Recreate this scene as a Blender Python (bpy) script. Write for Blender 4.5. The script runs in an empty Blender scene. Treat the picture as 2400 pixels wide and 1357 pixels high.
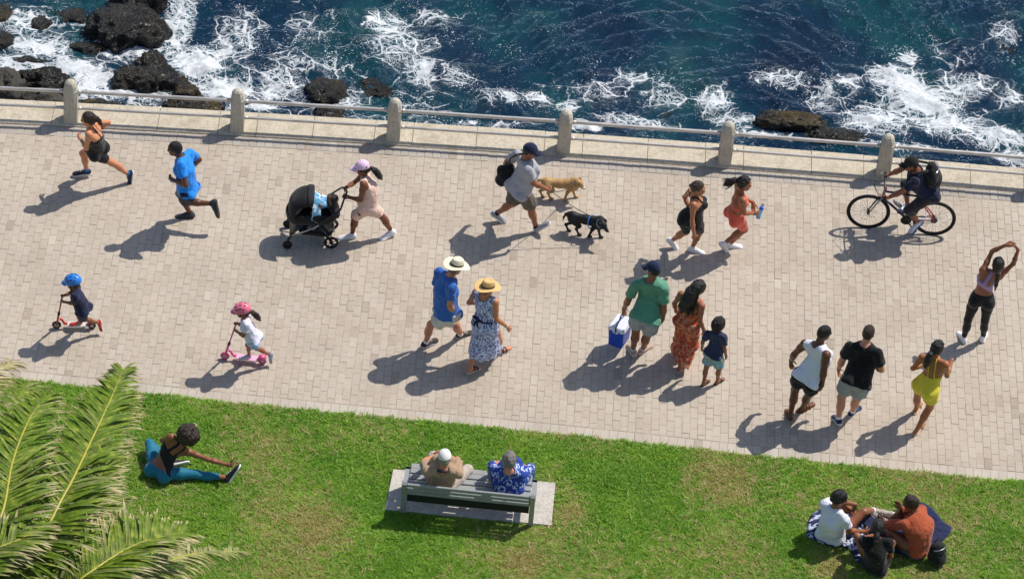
import bpy, bmesh, math, random
import numpy as np
from mathutils import Vector, Matrix
random.seed(7); np.random.seed(7)
S = bpy.context.scene
COL = S.collection
PI = math.pi
# ------------------------------------------------------------------ camera
TH = math.radians(42.0); FPX = 8200.0; DIST = 52.5; ROLL = math.radians(4.7); PW, PH = 2400, 1357
_f = np.array([0, math.cos(TH), -math.sin(TH)]); _r = np.array([1., 0, 0]); _u = np.cross(_r, _f)
CR = _r*math.cos(ROLL)+_u*math.sin(ROLL); CU = -_r*math.sin(ROLL)+_u*math.cos(ROLL); CF = _f; CC = -_f*DIST
def at(px, py, z=0.0):
    """world point at height z that the photograph shows at pixel (px, py)"""
    d = CF*FPX+CR*(px-PW/2)-CU*(py-PH/2)
    return CC+d*((z-CC[2])/d[2])
def topx(p):
    q = np.asarray(p, float)-CC
    w = q@CF
    return PW/2+FPX*(q@CR)/w, PH/2-FPX*(q@CU)/w
cam = bpy.data.cameras.new('camera'); camo = bpy.data.objects.new('camera', cam); COL.objects.link(camo)
M3 = Matrix((CR, CU, -CF)).transposed()
camo.matrix_world = Matrix.Translation(Vector(CC)) @ M3.to_4x4()
cam.sensor_fit = 'HORIZONTAL'; cam.sensor_width = 36; cam.lens = 36*FPX/PW
cam.clip_start = 0.5; cam.clip_end = 20000
S.camera = camo
S.render.resolution_x = 1024; S.render.resolution_y = 578
# ------------------------------------------------------------------ sun and sky
SH = np.array([-.57, -.40, -1.0])          # direction the light travels (shadow of a 1 m pole)
SUN_EL = math.atan2(1.0, math.hypot(SH[0], SH[1])); SUN_AZ = math.atan2(-SH[0], -SH[1])   # azimuth from +Y towards +X
w = bpy.data.worlds.new('World'); S.world = w; w.use_nodes = True
nt = w.node_tree; nt.nodes.clear()
sky = nt.nodes.new('ShaderNodeTexSky'); sky.sky_type = 'NISHITA'; sky.sun_disc = False
sky.sun_elevation = SUN_EL; sky.sun_rotation = SUN_AZ; sky.altitude = 40; sky.air_density = 1.0; sky.dust_density = 1.2; sky.ozone_density = 1.0
bgn = nt.nodes.new('ShaderNodeBackground'); bgn.inputs['Strength'].default_value = 0.12
wo = nt.nodes.new('ShaderNodeOutputWorld')
nt.links.new(sky.outputs[0], bgn.inputs[0]); nt.links.new(bgn.outputs[0], wo.inputs[0])
sl = bpy.data.lights.new('sun', 'SUN'); sl.energy = 4.5; sl.angle = math.radians(0.53); sl.color = (1.0, .955, .88)
so = bpy.data.objects.new('sun', sl); COL.objects.link(so)
so.rotation_euler = Vector(SH).to_track_quat('-Z', 'Y').to_euler(); so.location = (12, 10, 30)
S.view_settings.view_transform = 'Standard'; S.view_settings.look = 'None'; S.view_settings.gamma = 1.0
S.view_settings.use_curve_mapping = False; S.view_settings.exposure = 0.0
S.render.engine = 'CYCLES'
try: S.cycles.use_adaptive_sampling = True; S.cycles.adaptive_threshold = .03; S.cycles.max_bounces = 5; S.cycles.transparent_max_bounces = 6; S.cycles.caustics_reflective = False; S.cycles.caustics_refractive = False
except Exception: pass
# ------------------------------------------------------------------ helpers: materials
MATS = {}
def srgb(h):
    if isinstance(h, (tuple, list)): return tuple(h)
    h = h.lstrip('#'); v = [int(h[i:i+2], 16)/255 for i in (0, 2, 4)]
    return tuple(c/12.92 if c <= .04045 else ((c+.055)/1.055)**2.4 for c in v)
class NT:
    def __init__(s, name):
        s.m = bpy.data.materials.new(name); s.m.use_nodes = True; s.t = s.m.node_tree; s.n = s.t.nodes
        s.b = s.n['Principled BSDF']; s.out = s.n['Material Output']
    def new(s, typ, **kw):
        nd = s.n.new(typ)
        for k, v in kw.items():
            if k.startswith('i_'):
                key = k[2:]; key = int(key) if key.isdigit() else key.replace('_', ' ')
                inp = nd.inputs[key]
                if hasattr(v, 'is_output'): s.t.links.new(v, inp)
                else: inp.default_value = v
            else: setattr(nd, k, v)
        return nd
    def link(s, a, b): s.t.links.new(a, b)
    def pos(s): return s.new('ShaderNodeNewGeometry').outputs['Position']
    def obc(s): return s.new('ShaderNodeTexCoord').outputs['Object']
    def noise(s, vec, scale, detail=3, rough=.55, dist=0): 
        nd = s.new('ShaderNodeTexNoise'); s.link(vec, nd.inputs['Vector'])
        nd.inputs['Scale'].default_value = scale; nd.inputs['Detail'].default_value = detail; nd.inputs['Roughness'].default_value = rough; nd.inputs['Distortion'].default_value = dist
        return nd.outputs['Fac']
    def ramp(s, fac, stops, interp='LINEAR'):
        nd = s.new('ShaderNodeValToRGB'); s.link(fac, nd.inputs[0]); cr = nd.color_ramp; cr.interpolation = interp
        while len(cr.elements) < len(stops): cr.elements.new(.5)
        for e, (p, c) in zip(cr.elements, stops):
            e.position = p; e.color = (*srgb(c), 1) if not isinstance(c, (int, float)) else (c, c, c, 1)
        return nd.outputs[0]
    def mix(s, fac, a, b, blend='MIX'):
        nd = s.new('ShaderNodeMix', data_type='RGBA', blend_type=blend)
        for sock, v in ((nd.inputs[0], fac), (nd.inputs[6], a), (nd.inputs[7], b)):
            if hasattr(v, 'is_output'): s.link(v, sock)
            elif isinstance(v, (int, float)) and sock.type != 'VALUE': sock.default_value = (v, v, v, 1)
            elif isinstance(v, (int, float)): sock.default_value = v
            else: sock.default_value = (*srgb(v), 1)
        return nd.outputs[2]
    def math(s, op, a, b=None, c=None, clamp=False):
        nd = s.new('ShaderNodeMath', operation=op, use_clamp=clamp)
        for i, v in enumerate((a, b, c)):
            if v is None: continue
            if hasattr(v, 'is_output'): s.link(v, nd.inputs[i])
            else: nd.inputs[i].default_value = v
        return nd.outputs[0]
    def scalev(s, vec, sx, sy, sz):
        nd = s.new('ShaderNodeMapping'); s.link(vec, nd.inputs[0]); nd.inputs['Scale'].default_value = (sx, sy, sz); return nd.outputs[0]
    def bump(s, h, strength=.3, dist=.01):
        nd = s.new('ShaderNodeBump'); s.link(h, nd.inputs['Height']); nd.inputs['Strength'].default_value = strength; nd.inputs['Distance'].default_value = dist
        s.link(nd.outputs[0], s.b.inputs['Normal']); return nd
    def col(s, v):
        if hasattr(v, 'is_output'): s.link(v, s.b.inputs['Base Color'])
        else: s.b.inputs['Base Color'].default_value = (*srgb(v), 1)
    def set(s, **kw):
        for k, v in kw.items():
            k = k.replace('_', ' ')
            if hasattr(v, 'is_output'): s.link(v, s.b.inputs[k])
            else: s.b.inputs[k].default_value = v
        return s
def mat_simple(name, c, rough=.5, metal=0., spec=.5, coat=0., var=.0, bump=0., bscale=60):
    key = (name, str(c), rough, metal)
    if key in MATS: return MATS[key]
    t = NT(name); t.set(Roughness=rough, Metallic=metal); t.b.inputs['Specular IOR Level'].default_value = spec
    if coat: t.b.inputs['Coat Weight'].default_value = coat
    if var:
        nz = t.noise(t.obc(), 14, 4); c3 = srgb(c)
        t.col(t.mix(nz, tuple(x*(1-var) for x in c3), tuple(min(1, x*(1+var)) for x in c3)))
    else: t.col(c)
    if bump: t.bump(t.noise(t.obc(), bscale, 3), bump, .004)
    MATS[key] = t.m; return t.m
def mat_skin(c):
    key = ('skin', c)
    if key in MATS: return MATS[key]
    t = NT('skin'); c3 = tuple(min(1, x*1.22) for x in srgb(c))
    nz = t.noise(t.obc(), 9, 4, .6)
    warm = (min(1, c3[0]*1.12), c3[1]*.96, c3[2]*.92)
    t.col(t.mix(nz, tuple(x*.86 for x in c3), warm)); t.set(Roughness=.42); t.b.inputs['Specular IOR Level'].default_value = .42
    t.bump(t.noise(t.obc(), 55, 3), .12, .004)
    MATS[key] = t.m; return t.m
def mat_cloth(c, rough=.85, sheen=.15, fold=.6, var=.12):
    key = ('cloth', str(c), rough, fold)
    if key in MATS: return MATS[key]
    t = NT('fabric'); c3 = srgb(c); o = t.obc()
    big = t.math('ADD', t.noise(t.scalev(o, 1, 1, .45), 10, 3, .5, 1.2), t.math('MULTIPLY', t.noise(t.scalev(o, 1, 1, 2.2), 17, 2, .5, .8), .35))
    fine = t.noise(o, 260, 2, .6)
    t.col(t.mix(t.noise(o, 6, 5, .65), tuple(x*(1-var) for x in c3), tuple(min(1, x*(1+var)) for x in c3)))
    t.set(Roughness=rough); t.b.inputs['Sheen Weight'].default_value = sheen; t.b.inputs['Specular IOR Level'].default_value = .25
    h = t.math('ADD', t.math('MULTIPLY', big, 1.0), t.math('MULTIPLY', fine, .06))
    t.bump(h, fold, .05)
    MATS[key] = t.m; return t.m
def mat_hair(c, dense=70):
    key = ('hair', str(c), dense)
    if key in MATS: return MATS[key]
    t = NT('hair'); c3 = srgb(c); o = t.obc()
    st = t.noise(t.scalev(o, 1, 1, .18), dense, 4, .7, .3)
    t.col(t.mix(st, tuple(x*.45 for x in c3), tuple(min(1, x*1.7) for x in c3)))
    t.set(Roughness=.42); t.b.inputs['Specular IOR Level'].default_value = .45
    t.bump(st, .75, .02)
    MATS[key] = t.m; return t.m
# ------------------------------------------------------------------ helpers: objects
def mesh_obj(name, verts, faces, mat, parent=None, origin=(0, 0, 0), smooth=True, label=None, mats=None, midx=None):
    me = bpy.data.meshes.new(name)
    v = np.asarray(verts, dtype=np.float64)-np.asarray(origin, float)
    if isinstance(faces, np.ndarray):
        nf, k = faces.shape
        me.vertices.add(len(v)); me.vertices.foreach_set('co', v.astype(np.float32).ravel())
        me.loops.add(nf*k); me.loops.foreach_set('vertex_index', faces.astype(np.int32).ravel())
        me.polygons.add(nf); me.polygons.foreach_set('loop_start', np.arange(0, nf*k, k, dtype=np.int32)); me.polygons.foreach_set('loop_total', np.full(nf, k, np.int32))
        me.update(calc_edges=True)
    else:
        me.from_pydata([tuple(x) for x in v], [], faces); me.update()
    me.polygons.foreach_set('use_smooth', np.full(len(me.polygons), bool(smooth)))
    for m in (mats or ([mat] if mat else [])): me.materials.append(m)
    if midx is not None: me.polygons.foreach_set('material_index', np.asarray(midx, np.int32))
    ob = bpy.data.objects.new(name, me); COL.objects.link(ob)
    if parent is not None: ob.parent = parent
    else: ob.location = origin
    if label: ob['label'] = label
    return ob
def tag(o, label=None, cat=None, group=None, kind=None):
    if label: o['label'] = label
    if cat: o['category'] = cat
    if group: o['group'] = group
    if kind: o['kind'] = kind
    return o
def empty(name, loc, label, cat, group=None):
    o = bpy.data.objects.new(name, None); COL.objects.link(o); o.location = tuple(float(x) for x in loc); o.empty_display_size = .1
    return tag(o, label, cat, group)
def nrm(v):
    v = np.asarray(v, float); return v/(np.linalg.norm(v)+1e-12)
def orth(a, b):
    """component of a orthogonal to b, normalised"""
    b = nrm(b); return nrm(np.asarray(a, float)-b*np.dot(a, b))
class MB:
    """mesh builder in world coordinates"""
    def __init__(s): s.v = []; s.f = []
    def add(s, vs, fs):
        o = len(s.v); s.v += [tuple(map(float, x)) for x in vs]; s.f += [tuple(i+o for i in f) for f in fs]; return s
    def tube(s, pts, rad, n=8, caps=True, closed=False, flat=None):
        pts = [np.asarray(p, float) for p in pts]; m = len(pts)
        rad = [rad]*m if np.isscalar(rad) else list(rad)
        vs = []; prev = None
        for i, p in enumerate(pts):
            if closed: t = nrm(pts[(i+1) % m]-pts[i-1])
            else: t = nrm(pts[min(i+1, m-1)]-pts[max(i-1, 0)])
            if prev is None:
                a = orth((0, 0, 1) if abs(t[2]) < .9 else (1, 0, 0), t)
            else: a = orth(prev, t)
            prev = a; b = np.cross(t, a)
            for k in range(n):
                th = 2*PI*k/n; vs.append(p+(a*math.cos(th)+b*math.sin(th)*(flat or 1))*rad[i])
        fs = []
        for i in range(m if closed else m-1):
            j = (i+1) % m
            for k in range(n): fs.append((i*n+k, i*n+(k+1) % n, j*n+(k+1) % n, j*n+k))
        if caps and not closed: fs.append(tuple(range(n-1, -1, -1))); fs.append(tuple((m-1)*n+k for k in range(n)))
        return s.add(vs, fs)
    def box(s, c, ax, ay, az, hx, hy, hz, bev=0):
        c = np.asarray(c, float); ax, ay, az = nrm(ax), nrm(ay), nrm(az)
        if bev <= 0:
            vs = [c+ax*hx*i+ay*hy*j+az*hz*k for k in (-1, 1) for j in (-1, 1) for i in (-1, 1)]
            fs = [(0, 2, 3, 1), (4, 5, 7, 6), (0, 1, 5, 4), (2, 6, 7, 3), (0, 4, 6, 2), (1, 3, 7, 5)]
            return s.add(vs, fs)
        rings = []
        prof = [(-hz, bev), (-hz+bev, 0), (hz-bev, 0), (hz, bev)]
        for z, ins in prof:
            x, y = hx-ins, hy-ins; bb = bev
            r = [(x-bb, -y), (x, -y+bb), (x, y-bb), (x-bb, y), (-x+bb, y), (-x, y-bb), (-x, -y+bb), (-x+bb, -y)]
            rings.append([c+ax*p+ay*q+az*z for p, q in r])
        vs = [p for r in rings for p in r]; fs = []
        for i in range(3):
            for k in range(8): fs.append((i*8+k, i*8+(k+1) % 8, i*8+8+(k+1) % 8, i*8+8+k))
        fs.append(tuple(range(7, -1, -1))); fs.append(tuple(24+k for k in range(8)))
        return s.add(vs, fs)
    def ellip(s, c, X, Y, Z, n=10, m=7, noise=0):
        """ellipsoid with semi-axis vectors X, Y, Z"""
        c, X, Y, Z = [np.asarray(q, float) for q in (c, X, Y, Z)]
        vs = [c-Z]
        for i in range(1, m):
            ph = -PI/2+PI*i/m
            for k in range(n):
                th = 2*PI*k/n; rr = 1+noise*random.uniform(-1, 1)
                vs.append(c+(X*math.cos(th)*math.cos(ph)+Y*math.sin(th)*math.cos(ph)+Z*math.sin(ph))*rr)
        vs.append(c+Z); fs = []
        for k in range(n): fs.append((0, 1+(k+1) % n, 1+k))
        for i in range(m-2):
            for k in range(n): a = 1+i*n; fs.append((a+k, a+(k+1) % n, a+n+(k+1) % n, a+n+k))
        a = 1+(m-2)*n; t = len(vs)-1
        for k in range(n): fs.append((a+k, a+(k+1) % n, t))
        return s.add(vs, fs)
    def torus(s, c, nrmv, R, r, n=40, m=8, e1=None):
        c = np.asarray(c, float); z = nrm(nrmv); a = orth((0, 0, 1) if abs(z[2]) < .9 else (1, 0, 0), z); b = np.cross(z, a)
        return s.tube([c+(a*math.cos(2*PI*i/n)+b*math.sin(2*PI*i/n))*R for i in range(n)], r, m, closed=True)
    def disc(s, c, nv, R, t, n=20):
        z = nrm(nv); return s.tube([np.asarray(c)-z*t/2, np.asarray(c)+z*t/2], R, n)
    def lathe(s, c, ax, ay, az, prof, n=24, fn=None):
        c = np.asarray(c, float); vs = []
        for (r, z) in prof:
            for k in range(n):
                th = 2*PI*k/n; rr, zz = (r, z) if fn is None else fn(r, z, th)
                vs.append(c+nrm(ax)*rr*math.cos(th)+nrm(ay)*rr*math.sin(th)+nrm(az)*zz)
        fs = []
        for i in range(len(prof)-1):
            for k in range(n): fs.append((i*n+k, i*n+(k+1) % n, i*n+n+(k+1) % n, i*n+n+k))
        fs.append(tuple(range(n-1, -1, -1))); fs.append(tuple((len(prof)-1)*n+k for k in range(n)))
        return s.add(vs, fs)
    def sheet(s, grid, th):
        """closed thin shell from a grid of points (list of rows), thickness th along face normals"""
        G = np.asarray(grid, float); a, b = G.shape[:2]
        du = np.gradient(G, axis=0); dv = np.gradient(G, axis=1); nn = np.cross(du, dv); nn /= (np.linalg.norm(nn, axis=2, keepdims=True)+1e-9)
        T = G+nn*th/2; Bm = G-nn*th/2
        vs = list(T.reshape(-1, 3))+list(Bm.reshape(-1, 3)); N = a*b; fs = []
        for i in range(a-1):
            for j in range(b-1):
                q = (i*b+j, i*b+j+1, i*b+b+j+1, i*b+b+j); fs.append(q[::-1]); fs.append(tuple(x+N for x in q))
        rim = [j for j in range(b)]+[i*b+b-1 for i in range(1, a)]+[(a-1)*b+j for j in range(b-2, -1, -1)]+[i*b for i in range(a-2, 0, -1)]
        for p, q in zip(rim, rim[1:]+rim[:1]): fs.append((p, q, q+N, p+N))
        return s.add(vs, fs)
    def build(s, name, mat, parent=None, origin=(0, 0, 0), smooth=True, label=None):
        return mesh_obj(name, s.v, s.f, mat, parent, origin, smooth, label)
# ------------------------------------------------------------------ helpers: implicit surfaces
def rc(a, b, ra, rb, off=0, cut=None):
    return dict(t='rc', a=np.asarray(a, float), b=np.asarray(b, float), ra=ra+off, rb=rb+off, cut=cut or [])
def el(c, X, Y, Z, r, off=0, cut=None):
    return dict(t='el', c=np.asarray(c, float), R=np.array([nrm(X), nrm(Y), nrm(Z)]), r=np.asarray(r, float)+off, cut=cut or [])
def ec(a, b, l, s0, d0, s1, d1, off=0, cut=None):
    a = np.asarray(a, float); b = np.asarray(b, float); wv = nrm(b-a); sv = orth(l, wv); dv = np.cross(wv, sv)
    return dict(t='ec', a=a, b=b, w=wv, s=sv, d=dv, L=np.linalg.norm(b-a), s0=s0+off, d0=d0+off, s1=s1+off, d1=d1+off, cut=cut or [])
def pbox(p):
    if p['t'] == 'rc':
        m = max(p['ra'], p['rb']); return np.minimum(p['a'], p['b'])-m, np.maximum(p['a'], p['b'])+m
    if p['t'] == 'el': m = max(p['r']); return p['c']-m, p['c']+m
    m = max(p['s0'], p['d0'], p['s1'], p['d1']); return np.minimum(p['a'], p['b'])-m, np.maximum(p['a'], p['b'])+m
def peval(p, P):
    if p['t'] == 'rc':
        ba = p['b']-p['a']; q = P-p['a'].astype(np.float32)
        t = np.clip(q@ba.astype(np.float32)/(ba@ba+1e-12), 0, 1)
        d = np.linalg.norm(q-t[..., None]*ba.astype(np.float32), axis=-1)-(p['ra']+(p['rb']-p['ra'])*t)
    elif p['t'] == 'el':
        q = (P-p['c'].astype(np.float32))@p['R'].T.astype(np.float32)
        r = p['r'].astype(np.float32); k0 = np.linalg.norm(q/r, axis=-1); k1 = np.linalg.norm(q/(r*r), axis=-1)+1e-6
        d = k0*(k0-1)/k1
    else:
        q = P-p['a'].astype(np.float32)
        z = q@p['w'].astype(np.float32); x = q@p['s'].astype(np.float32); y = q@p['d'].astype(np.float32)
        t = np.clip(z/p['L'], 0, 1); rs = p['s0']+(p['s1']-p['s0'])*t; rd = p['d0']+(p['d1']-p['d0'])*t
        ze = z-np.clip(z, 0, p['L']); rm = (rs+rd)*.4
        k0 = np.sqrt((x/rs)**2+(y/rd)**2+(ze/rm)**2); k1 = np.sqrt((x/rs**2)**2+(y/rd**2)**2+(ze/rm**2)**2)+1e-6
        d = k0*(k0-1)/k1
    for c, n in p['cut']:
        d = np.maximum(d, (P-np.asarray(c, np.float32))@np.asarray(n, np.float32))
    return d
def wob(P, amp, freq, seed):
    rs = np.random.RandomState(seed); out = np.zeros(P.shape[:-1], np.float32)
    for i in range(6):
        v = rs.normal(size=3); v /= np.linalg.norm(v); fr = freq*(1+.35*i)
        out += np.sin(P@(v*fr*2*PI).astype(np.float32)+rs.rand()*6.28)/(1+.5*i)
    return out*amp*.5
def polygonise(f, lo, h):
    neg = f < 0
    nx, ny, nz = f.shape
    cnt = np.zeros((nx-1, ny-1, nz-1), np.int8)
    for i in (0, 1):
        for j in (0, 1):
            for k in (0, 1): cnt += neg[i:nx-1+i, j:ny-1+j, k:nz-1+k]
    act = (cnt > 0) & (cnt < 8)
    idx = np.argwhere(act)
    if len(idx) == 0: return np.zeros((0, 3)), np.zeros((0, 4), int)
    vid = np.full(act.shape, -1, np.int32); vid[act] = np.arange(len(idx))
    acc = np.zeros((len(idx), 3), np.float32); num = np.zeros(len(idx), np.float32)
    co = [(0, 0, 0), (1, 0, 0), (0, 1, 0), (1, 1, 0), (0, 0, 1), (1, 0, 1), (0, 1, 1), (1, 1, 1)]
    cv = [f[idx[:, 0]+c[0], idx[:, 1]+c[1], idx[:, 2]+c[2]] for c in co]
    for a, b in [(0, 1), (2, 3), (4, 5), (6, 7), (0, 2), (1, 3), (4, 6), (5, 7), (0, 4), (1, 5), (2, 6), (3, 7)]:
        m = (cv[a] < 0) != (cv[b] < 0)
        t = np.where(m, cv[a]/np.where(m, cv[a]-cv[b], 1), 0)
        A = np.array(co[a], np.float32); Bc = np.array(co[b], np.float32)
        acc += np.where(m[:, None], A+(Bc-A)*t[:, None], 0); num += m
    V = (idx+acc/num[:, None])*h+lo
    Q = []
    for ax in range(3):
        sl0 = [slice(None)]*3; sl1 = [slice(None)]*3; sl0[ax] = slice(0, -1); sl1[ax] = slice(1, None)
        o = [a for a in range(3) if a != ax]
        for a in o: sl0[a] = slice(1, -1); sl1[a] = slice(1, -1)
        A = neg[tuple(sl0)]; Bn = neg[tuple(sl1)]; e = np.argwhere(A != Bn)
        if len(e) == 0: continue
        flip = A[tuple(e.T)]
        g = e.copy()
        for a in o: g[:, a] += 1
        def cell(da, db):
            q = g.copy(); q[:, o[0]] -= da; q[:, o[1]] -= db; return vid[tuple(q.T)]
        quad = np.stack([cell(0, 0), cell(1, 0), cell(1, 1), cell(0, 1)], 1)
        if ax == 1: quad = quad[:, ::-1]
        quad = np.where(flip[:, None], quad, quad[:, ::-1])
        Q.append(quad)
    return V, np.concatenate(Q)
def implicit(prims, h=.012, k=.03, subs=(), cuts=(), wobble=None, slabs=None, pad=None, custom=None):
    lo = np.min([pbox(p)[0] for p in prims], 0); hi = np.max([pbox(p)[1] for p in prims], 0)
    m = 3*h+(wobble[0]*2 if wobble else 0)
    lo = lo-m; hi = hi+m
    n = np.ceil((hi-lo)/h).astype(int)+1
    ax = [(lo[i]+np.arange(n[i])*h).astype(np.float32) for i in range(3)]
    f = np.full(tuple(n), .5, np.float32)
    def local(p, ex):
        a, b = pbox(p); i0 = np.maximum(0, np.floor((a-ex-lo)/h).astype(int)); i1 = np.minimum(n, np.ceil((b+ex-lo)/h).astype(int)+1)
        i1 = np.maximum(i1, i0)
        s = tuple(slice(x, y) for x, y in zip(i0, i1))
        G = np.stack(np.meshgrid(*[ax[i][s[i]] for i in range(3)], indexing='ij'), -1)
        return s, G
    for p in prims:
        kk = p.get('k', k)
        s, G = local(p, kk+2*h)
        if G.size == 0: continue
        d = peval(p, G); c = f[s]
        hh = np.maximum(kk-np.abs(c-d), 0)/kk
        f[s] = np.minimum(c, d)-hh*hh*kk*.25
    for p in subs:
        s, G = local(p, 2*h)
        if G.size: f[s] = np.maximum(f[s], -peval(p, G))
    if cuts or wobble or custom:
        G = np.stack(np.meshgrid(*ax, indexing='ij'), -1)
        if wobble: f = f+wob(G-lo.astype(np.float32), *wobble)
        for c, nn in cuts: f = np.maximum(f, (G-np.asarray(c, np.float32))@np.asarray(nn, np.float32))
        if custom: f = custom(f, G)
    # close the border
    f[0] = f[-1] = .1; f[:, 0] = f[:, -1] = .1; f[:, :, 0] = f[:, :, -1] = .1
    return polygonise(f, lo, h)
# ------------------------------------------------------------------ lines of the place
POSTS_PX = [(168, 283), (557, 303), (922, 326), (1320, 352), (1697, 381), (2068, 408)]
PP = [at(*q) for q in POSTS_PX]
_kc = np.polyfit([q[0] for q in PP], [q[1] for q in PP], 2)
def ky(x):
    xc = np.clip(x, -9.5, 8); d = np.polyval(np.polyder(_kc), xc); return np.polyval(_kc, xc)+d*(x-xc)
def yl(x): return -3.02-.027*x+.03*np.sin(x*.7+1.0)*np.exp(-(x/9)**2)*.6
SEA_Z = -1.6
# ------------------------------------------------------------------ materials of the setting
def mat_paver(name, rnd, base=('#ada08f', '#b8ac9d', '#b2a596')):
    t = NT(name); ps = t.pos()
    if rnd == 'obj': rv = t.new('ShaderNodeObjectInfo').outputs['Random']
    else: rv = t.new('ShaderNodeAttribute', attribute_name='tint').outputs['Fac']
    c = t.ramp(rv, [(0, '#978a7b'), (.03, base[0]), (.25, base[2]), (.6, base[1]), (.85, base[2]), (.97, base[0]), (1, '#beb4a6')])
    grain = t.noise(ps, 120, 4, .7); blot = t.noise(ps, 1.1, 5, .6); mid = t.noise(ps, 16, 4, .65)
    c = t.mix(t.ramp(grain, [(.3, 0), (.75, .35)]), c, '#9a8e80')
    c = t.mix(t.ramp(mid, [(.4, 0), (.8, .30)]), c, '#d2c8ba')
    c = t.mix(t.ramp(blot, [(.33, .42), (.58, 0)]), c, '#9d8f80')
    c = t.mix(t.ramp(t.noise(ps, .45, 3), [(.45, 0), (.75, .30)]), c, '#cbbfae')
    spot = t.new('ShaderNodeTexVoronoi', i_Scale=2.2); t.link(ps, spot.inputs['Vector'])
    c = t.mix(t.ramp(spot.outputs['Distance'], [(0, .55), (.028, .5), (.04, 0)]), c, '#5d544c')
    t.col(c); t.set(Roughness=.88); t.b.inputs['Specular IOR Level'].default_value = .25
    t.bump(t.math('ADD', t.math('MULTIPLY', grain, .5), mid), .25, .008); return t.m
M_PAV = mat_paver('paver_concrete', 'obj'); M_PAVJ = mat_paver('paver_concrete_field', 'att')
M_SETT = mat_paver('sett_granite', 'obj', ('#95908a', '#a6a099', '#9d968e')); M_EDGE = mat_paver('edge_paver_concrete', 'obj', ('#b0a699', '#bdb3a7', '#b6aca0'))
t = NT('joint_sand'); ps = t.pos(); t.col(t.ramp(t.noise(ps, 40, 4), [(.3, '#9b8e7e'), (.7, '#b3a694')])); t.set(Roughness=.95); M_SAND = t.m
def mat_stone(name, c1, c2, c3):
    t = NT(name); ps = t.pos(); c = t.ramp(t.noise(ps, 3.0, 6, .65), [(.3, c1), (.55, c2), (.75, c3)])
    c = t.mix(t.ramp(t.noise(t.scalev(ps, 1, 1, .4), 26, 5, .75), [(.46, 0), (.72, .6)]), c, '#80745f')
    c = t.mix(t.ramp(t.noise(ps, 7, 4, .7), [(.56, 0), (.72, .5)]), c, '#8e7f5e')
    t.col(c); t.set(Roughness=.9); t.b.inputs['Specular IOR Level'].default_value = .2
    t.bump(t.noise(ps, 45, 5, .7), .35, .012); return t.m
M_COPE = mat_stone('pale_limestone', '#b3a894', '#cbc0ac', '#bdb19c'); M_POST = mat_stone('cast_stone', '#b3ad9e', '#c3bdae', '#bab3a5'); M_WALL = mat_stone('sea_wall_stone', '#6e6656', '#837a68', '#5f584c')
t = NT('galvanised_rail'); ps = t.pos(); t.col(t.ramp(t.noise(t.scalev(ps, .6, 4, 4), 6, 4), [(.35, '#b0aaa2'), (.6, '#d3cdc6'), (.75, '#b39a82')])); t.set(Metallic=.55, Roughness=.38); t.bump(t.noise(ps, 30, 3), .1, .004); M_RAIL = t.m
M_CONC = mat_stone('pad_concrete', '#b3aca3', '#c6bfb6', '#bcb4aa')
# ------------------------------------------------------------------ promenade (base slab, pavers, edge course, setts)
xs = np.linspace(-60, 60, 121)
def strip(name, ya, yb, z, mat, parent=None, zb=None):
    v = []; f = []
    for x in xs: v += [(x, ya(x), z), (x, yb(x), z if zb is None else zb)]
    for i in range(len(xs)-1): f.append((2*i, 2*i+2, 2*i+3, 2*i+1))
    return mesh_obj(name, v, f, mat, parent, smooth=False)
prom = strip('promenade', lambda x: yl(x)-.02, lambda x: ky(x)-.1, -.0045, M_SAND); tag(prom, 'sandy bed under the paved seaside promenade', 'promenade', kind='structure')
PWD, PLN = .112, .224
def brick_geo(hx, hy, hz=.03, bev=.0035, jx=0, jy=0):
    v = []
    for (ix, z) in ((0, -hz), (0, -bev), (bev, 0)):
        v += [(-hx+ix, -hy+ix, z), (hx-ix, -hy+ix, z), (hx-ix, hy-ix, z), (-hx+ix, hy-ix, z)]
    f = [(8, 9, 10, 11)]
    for a in (0, 4):
        for k in range(4): f.append((a+k, a+(k+1) % 4, a+4+(k+1) % 4, a+4+k))
    return np.array(v), f
bricks = []
rnd = random.Random(11)
X0 = -9.6
for c in range(int(19.4/PWD)):
    x = X0+c*PWD+PWD/2; y0 = yl(x)+.212; y1 = ky(x)-.405
    st = y0-(PLN*.5 if c % 2 else 0)-rnd.uniform(0, .03); y = st; cj = rnd.gauss(0, .0022)
    while y < y1-.01:
        ln = PLN*rnd.uniform(.965, 1.03); a, b = max(y, y0), min(y+ln, y1)
        if b-a > .05: bricks.append((x+cj+rnd.gauss(0, .0012), (a+b)/2, PWD/2-.0022-rnd.random()*.0012, (b-a)/2-.0022-rnd.random()*.0012, rnd.gauss(0, .009), rnd.gauss(0, .0016), rnd.random()))
        y += ln
def inframe(x, y, m=15):
    px, py = topx((x, y, 0)); return -m < px < PW+m and -m < py < PH+m
vis = [b for b in bricks if inframe(b[0], b[1])]
full = [b for b in vis if b[3] > .10]
full.sort(key=lambda b: b[1])
single = set(id(b) for b in full[:300])
bv, bf = brick_geo(.5, .5)
shared = {}
def brick_obj(name, mat, x, y, hx, hy, rot, dz, parent, bev=.006):
    key = (name,)
    if key not in shared:
        v, f = brick_geo(hx, hy); me = bpy.data.meshes.new(name); me.from_pydata([tuple(q) for q in v], [], f); me.update(); me.materials.append(mat); shared[key] = (me, hx, hy)
    me, ax, ay = shared[key]
    o = bpy.data.objects.new(name, me); COL.objects.link(o); o.parent = parent
    o.location = (x, y, dz); o.rotation_euler = (0, 0, rot); o.scale = (hx/ax, hy/ay, 1); return o
V_, F_, T_ = [], [], []
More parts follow.
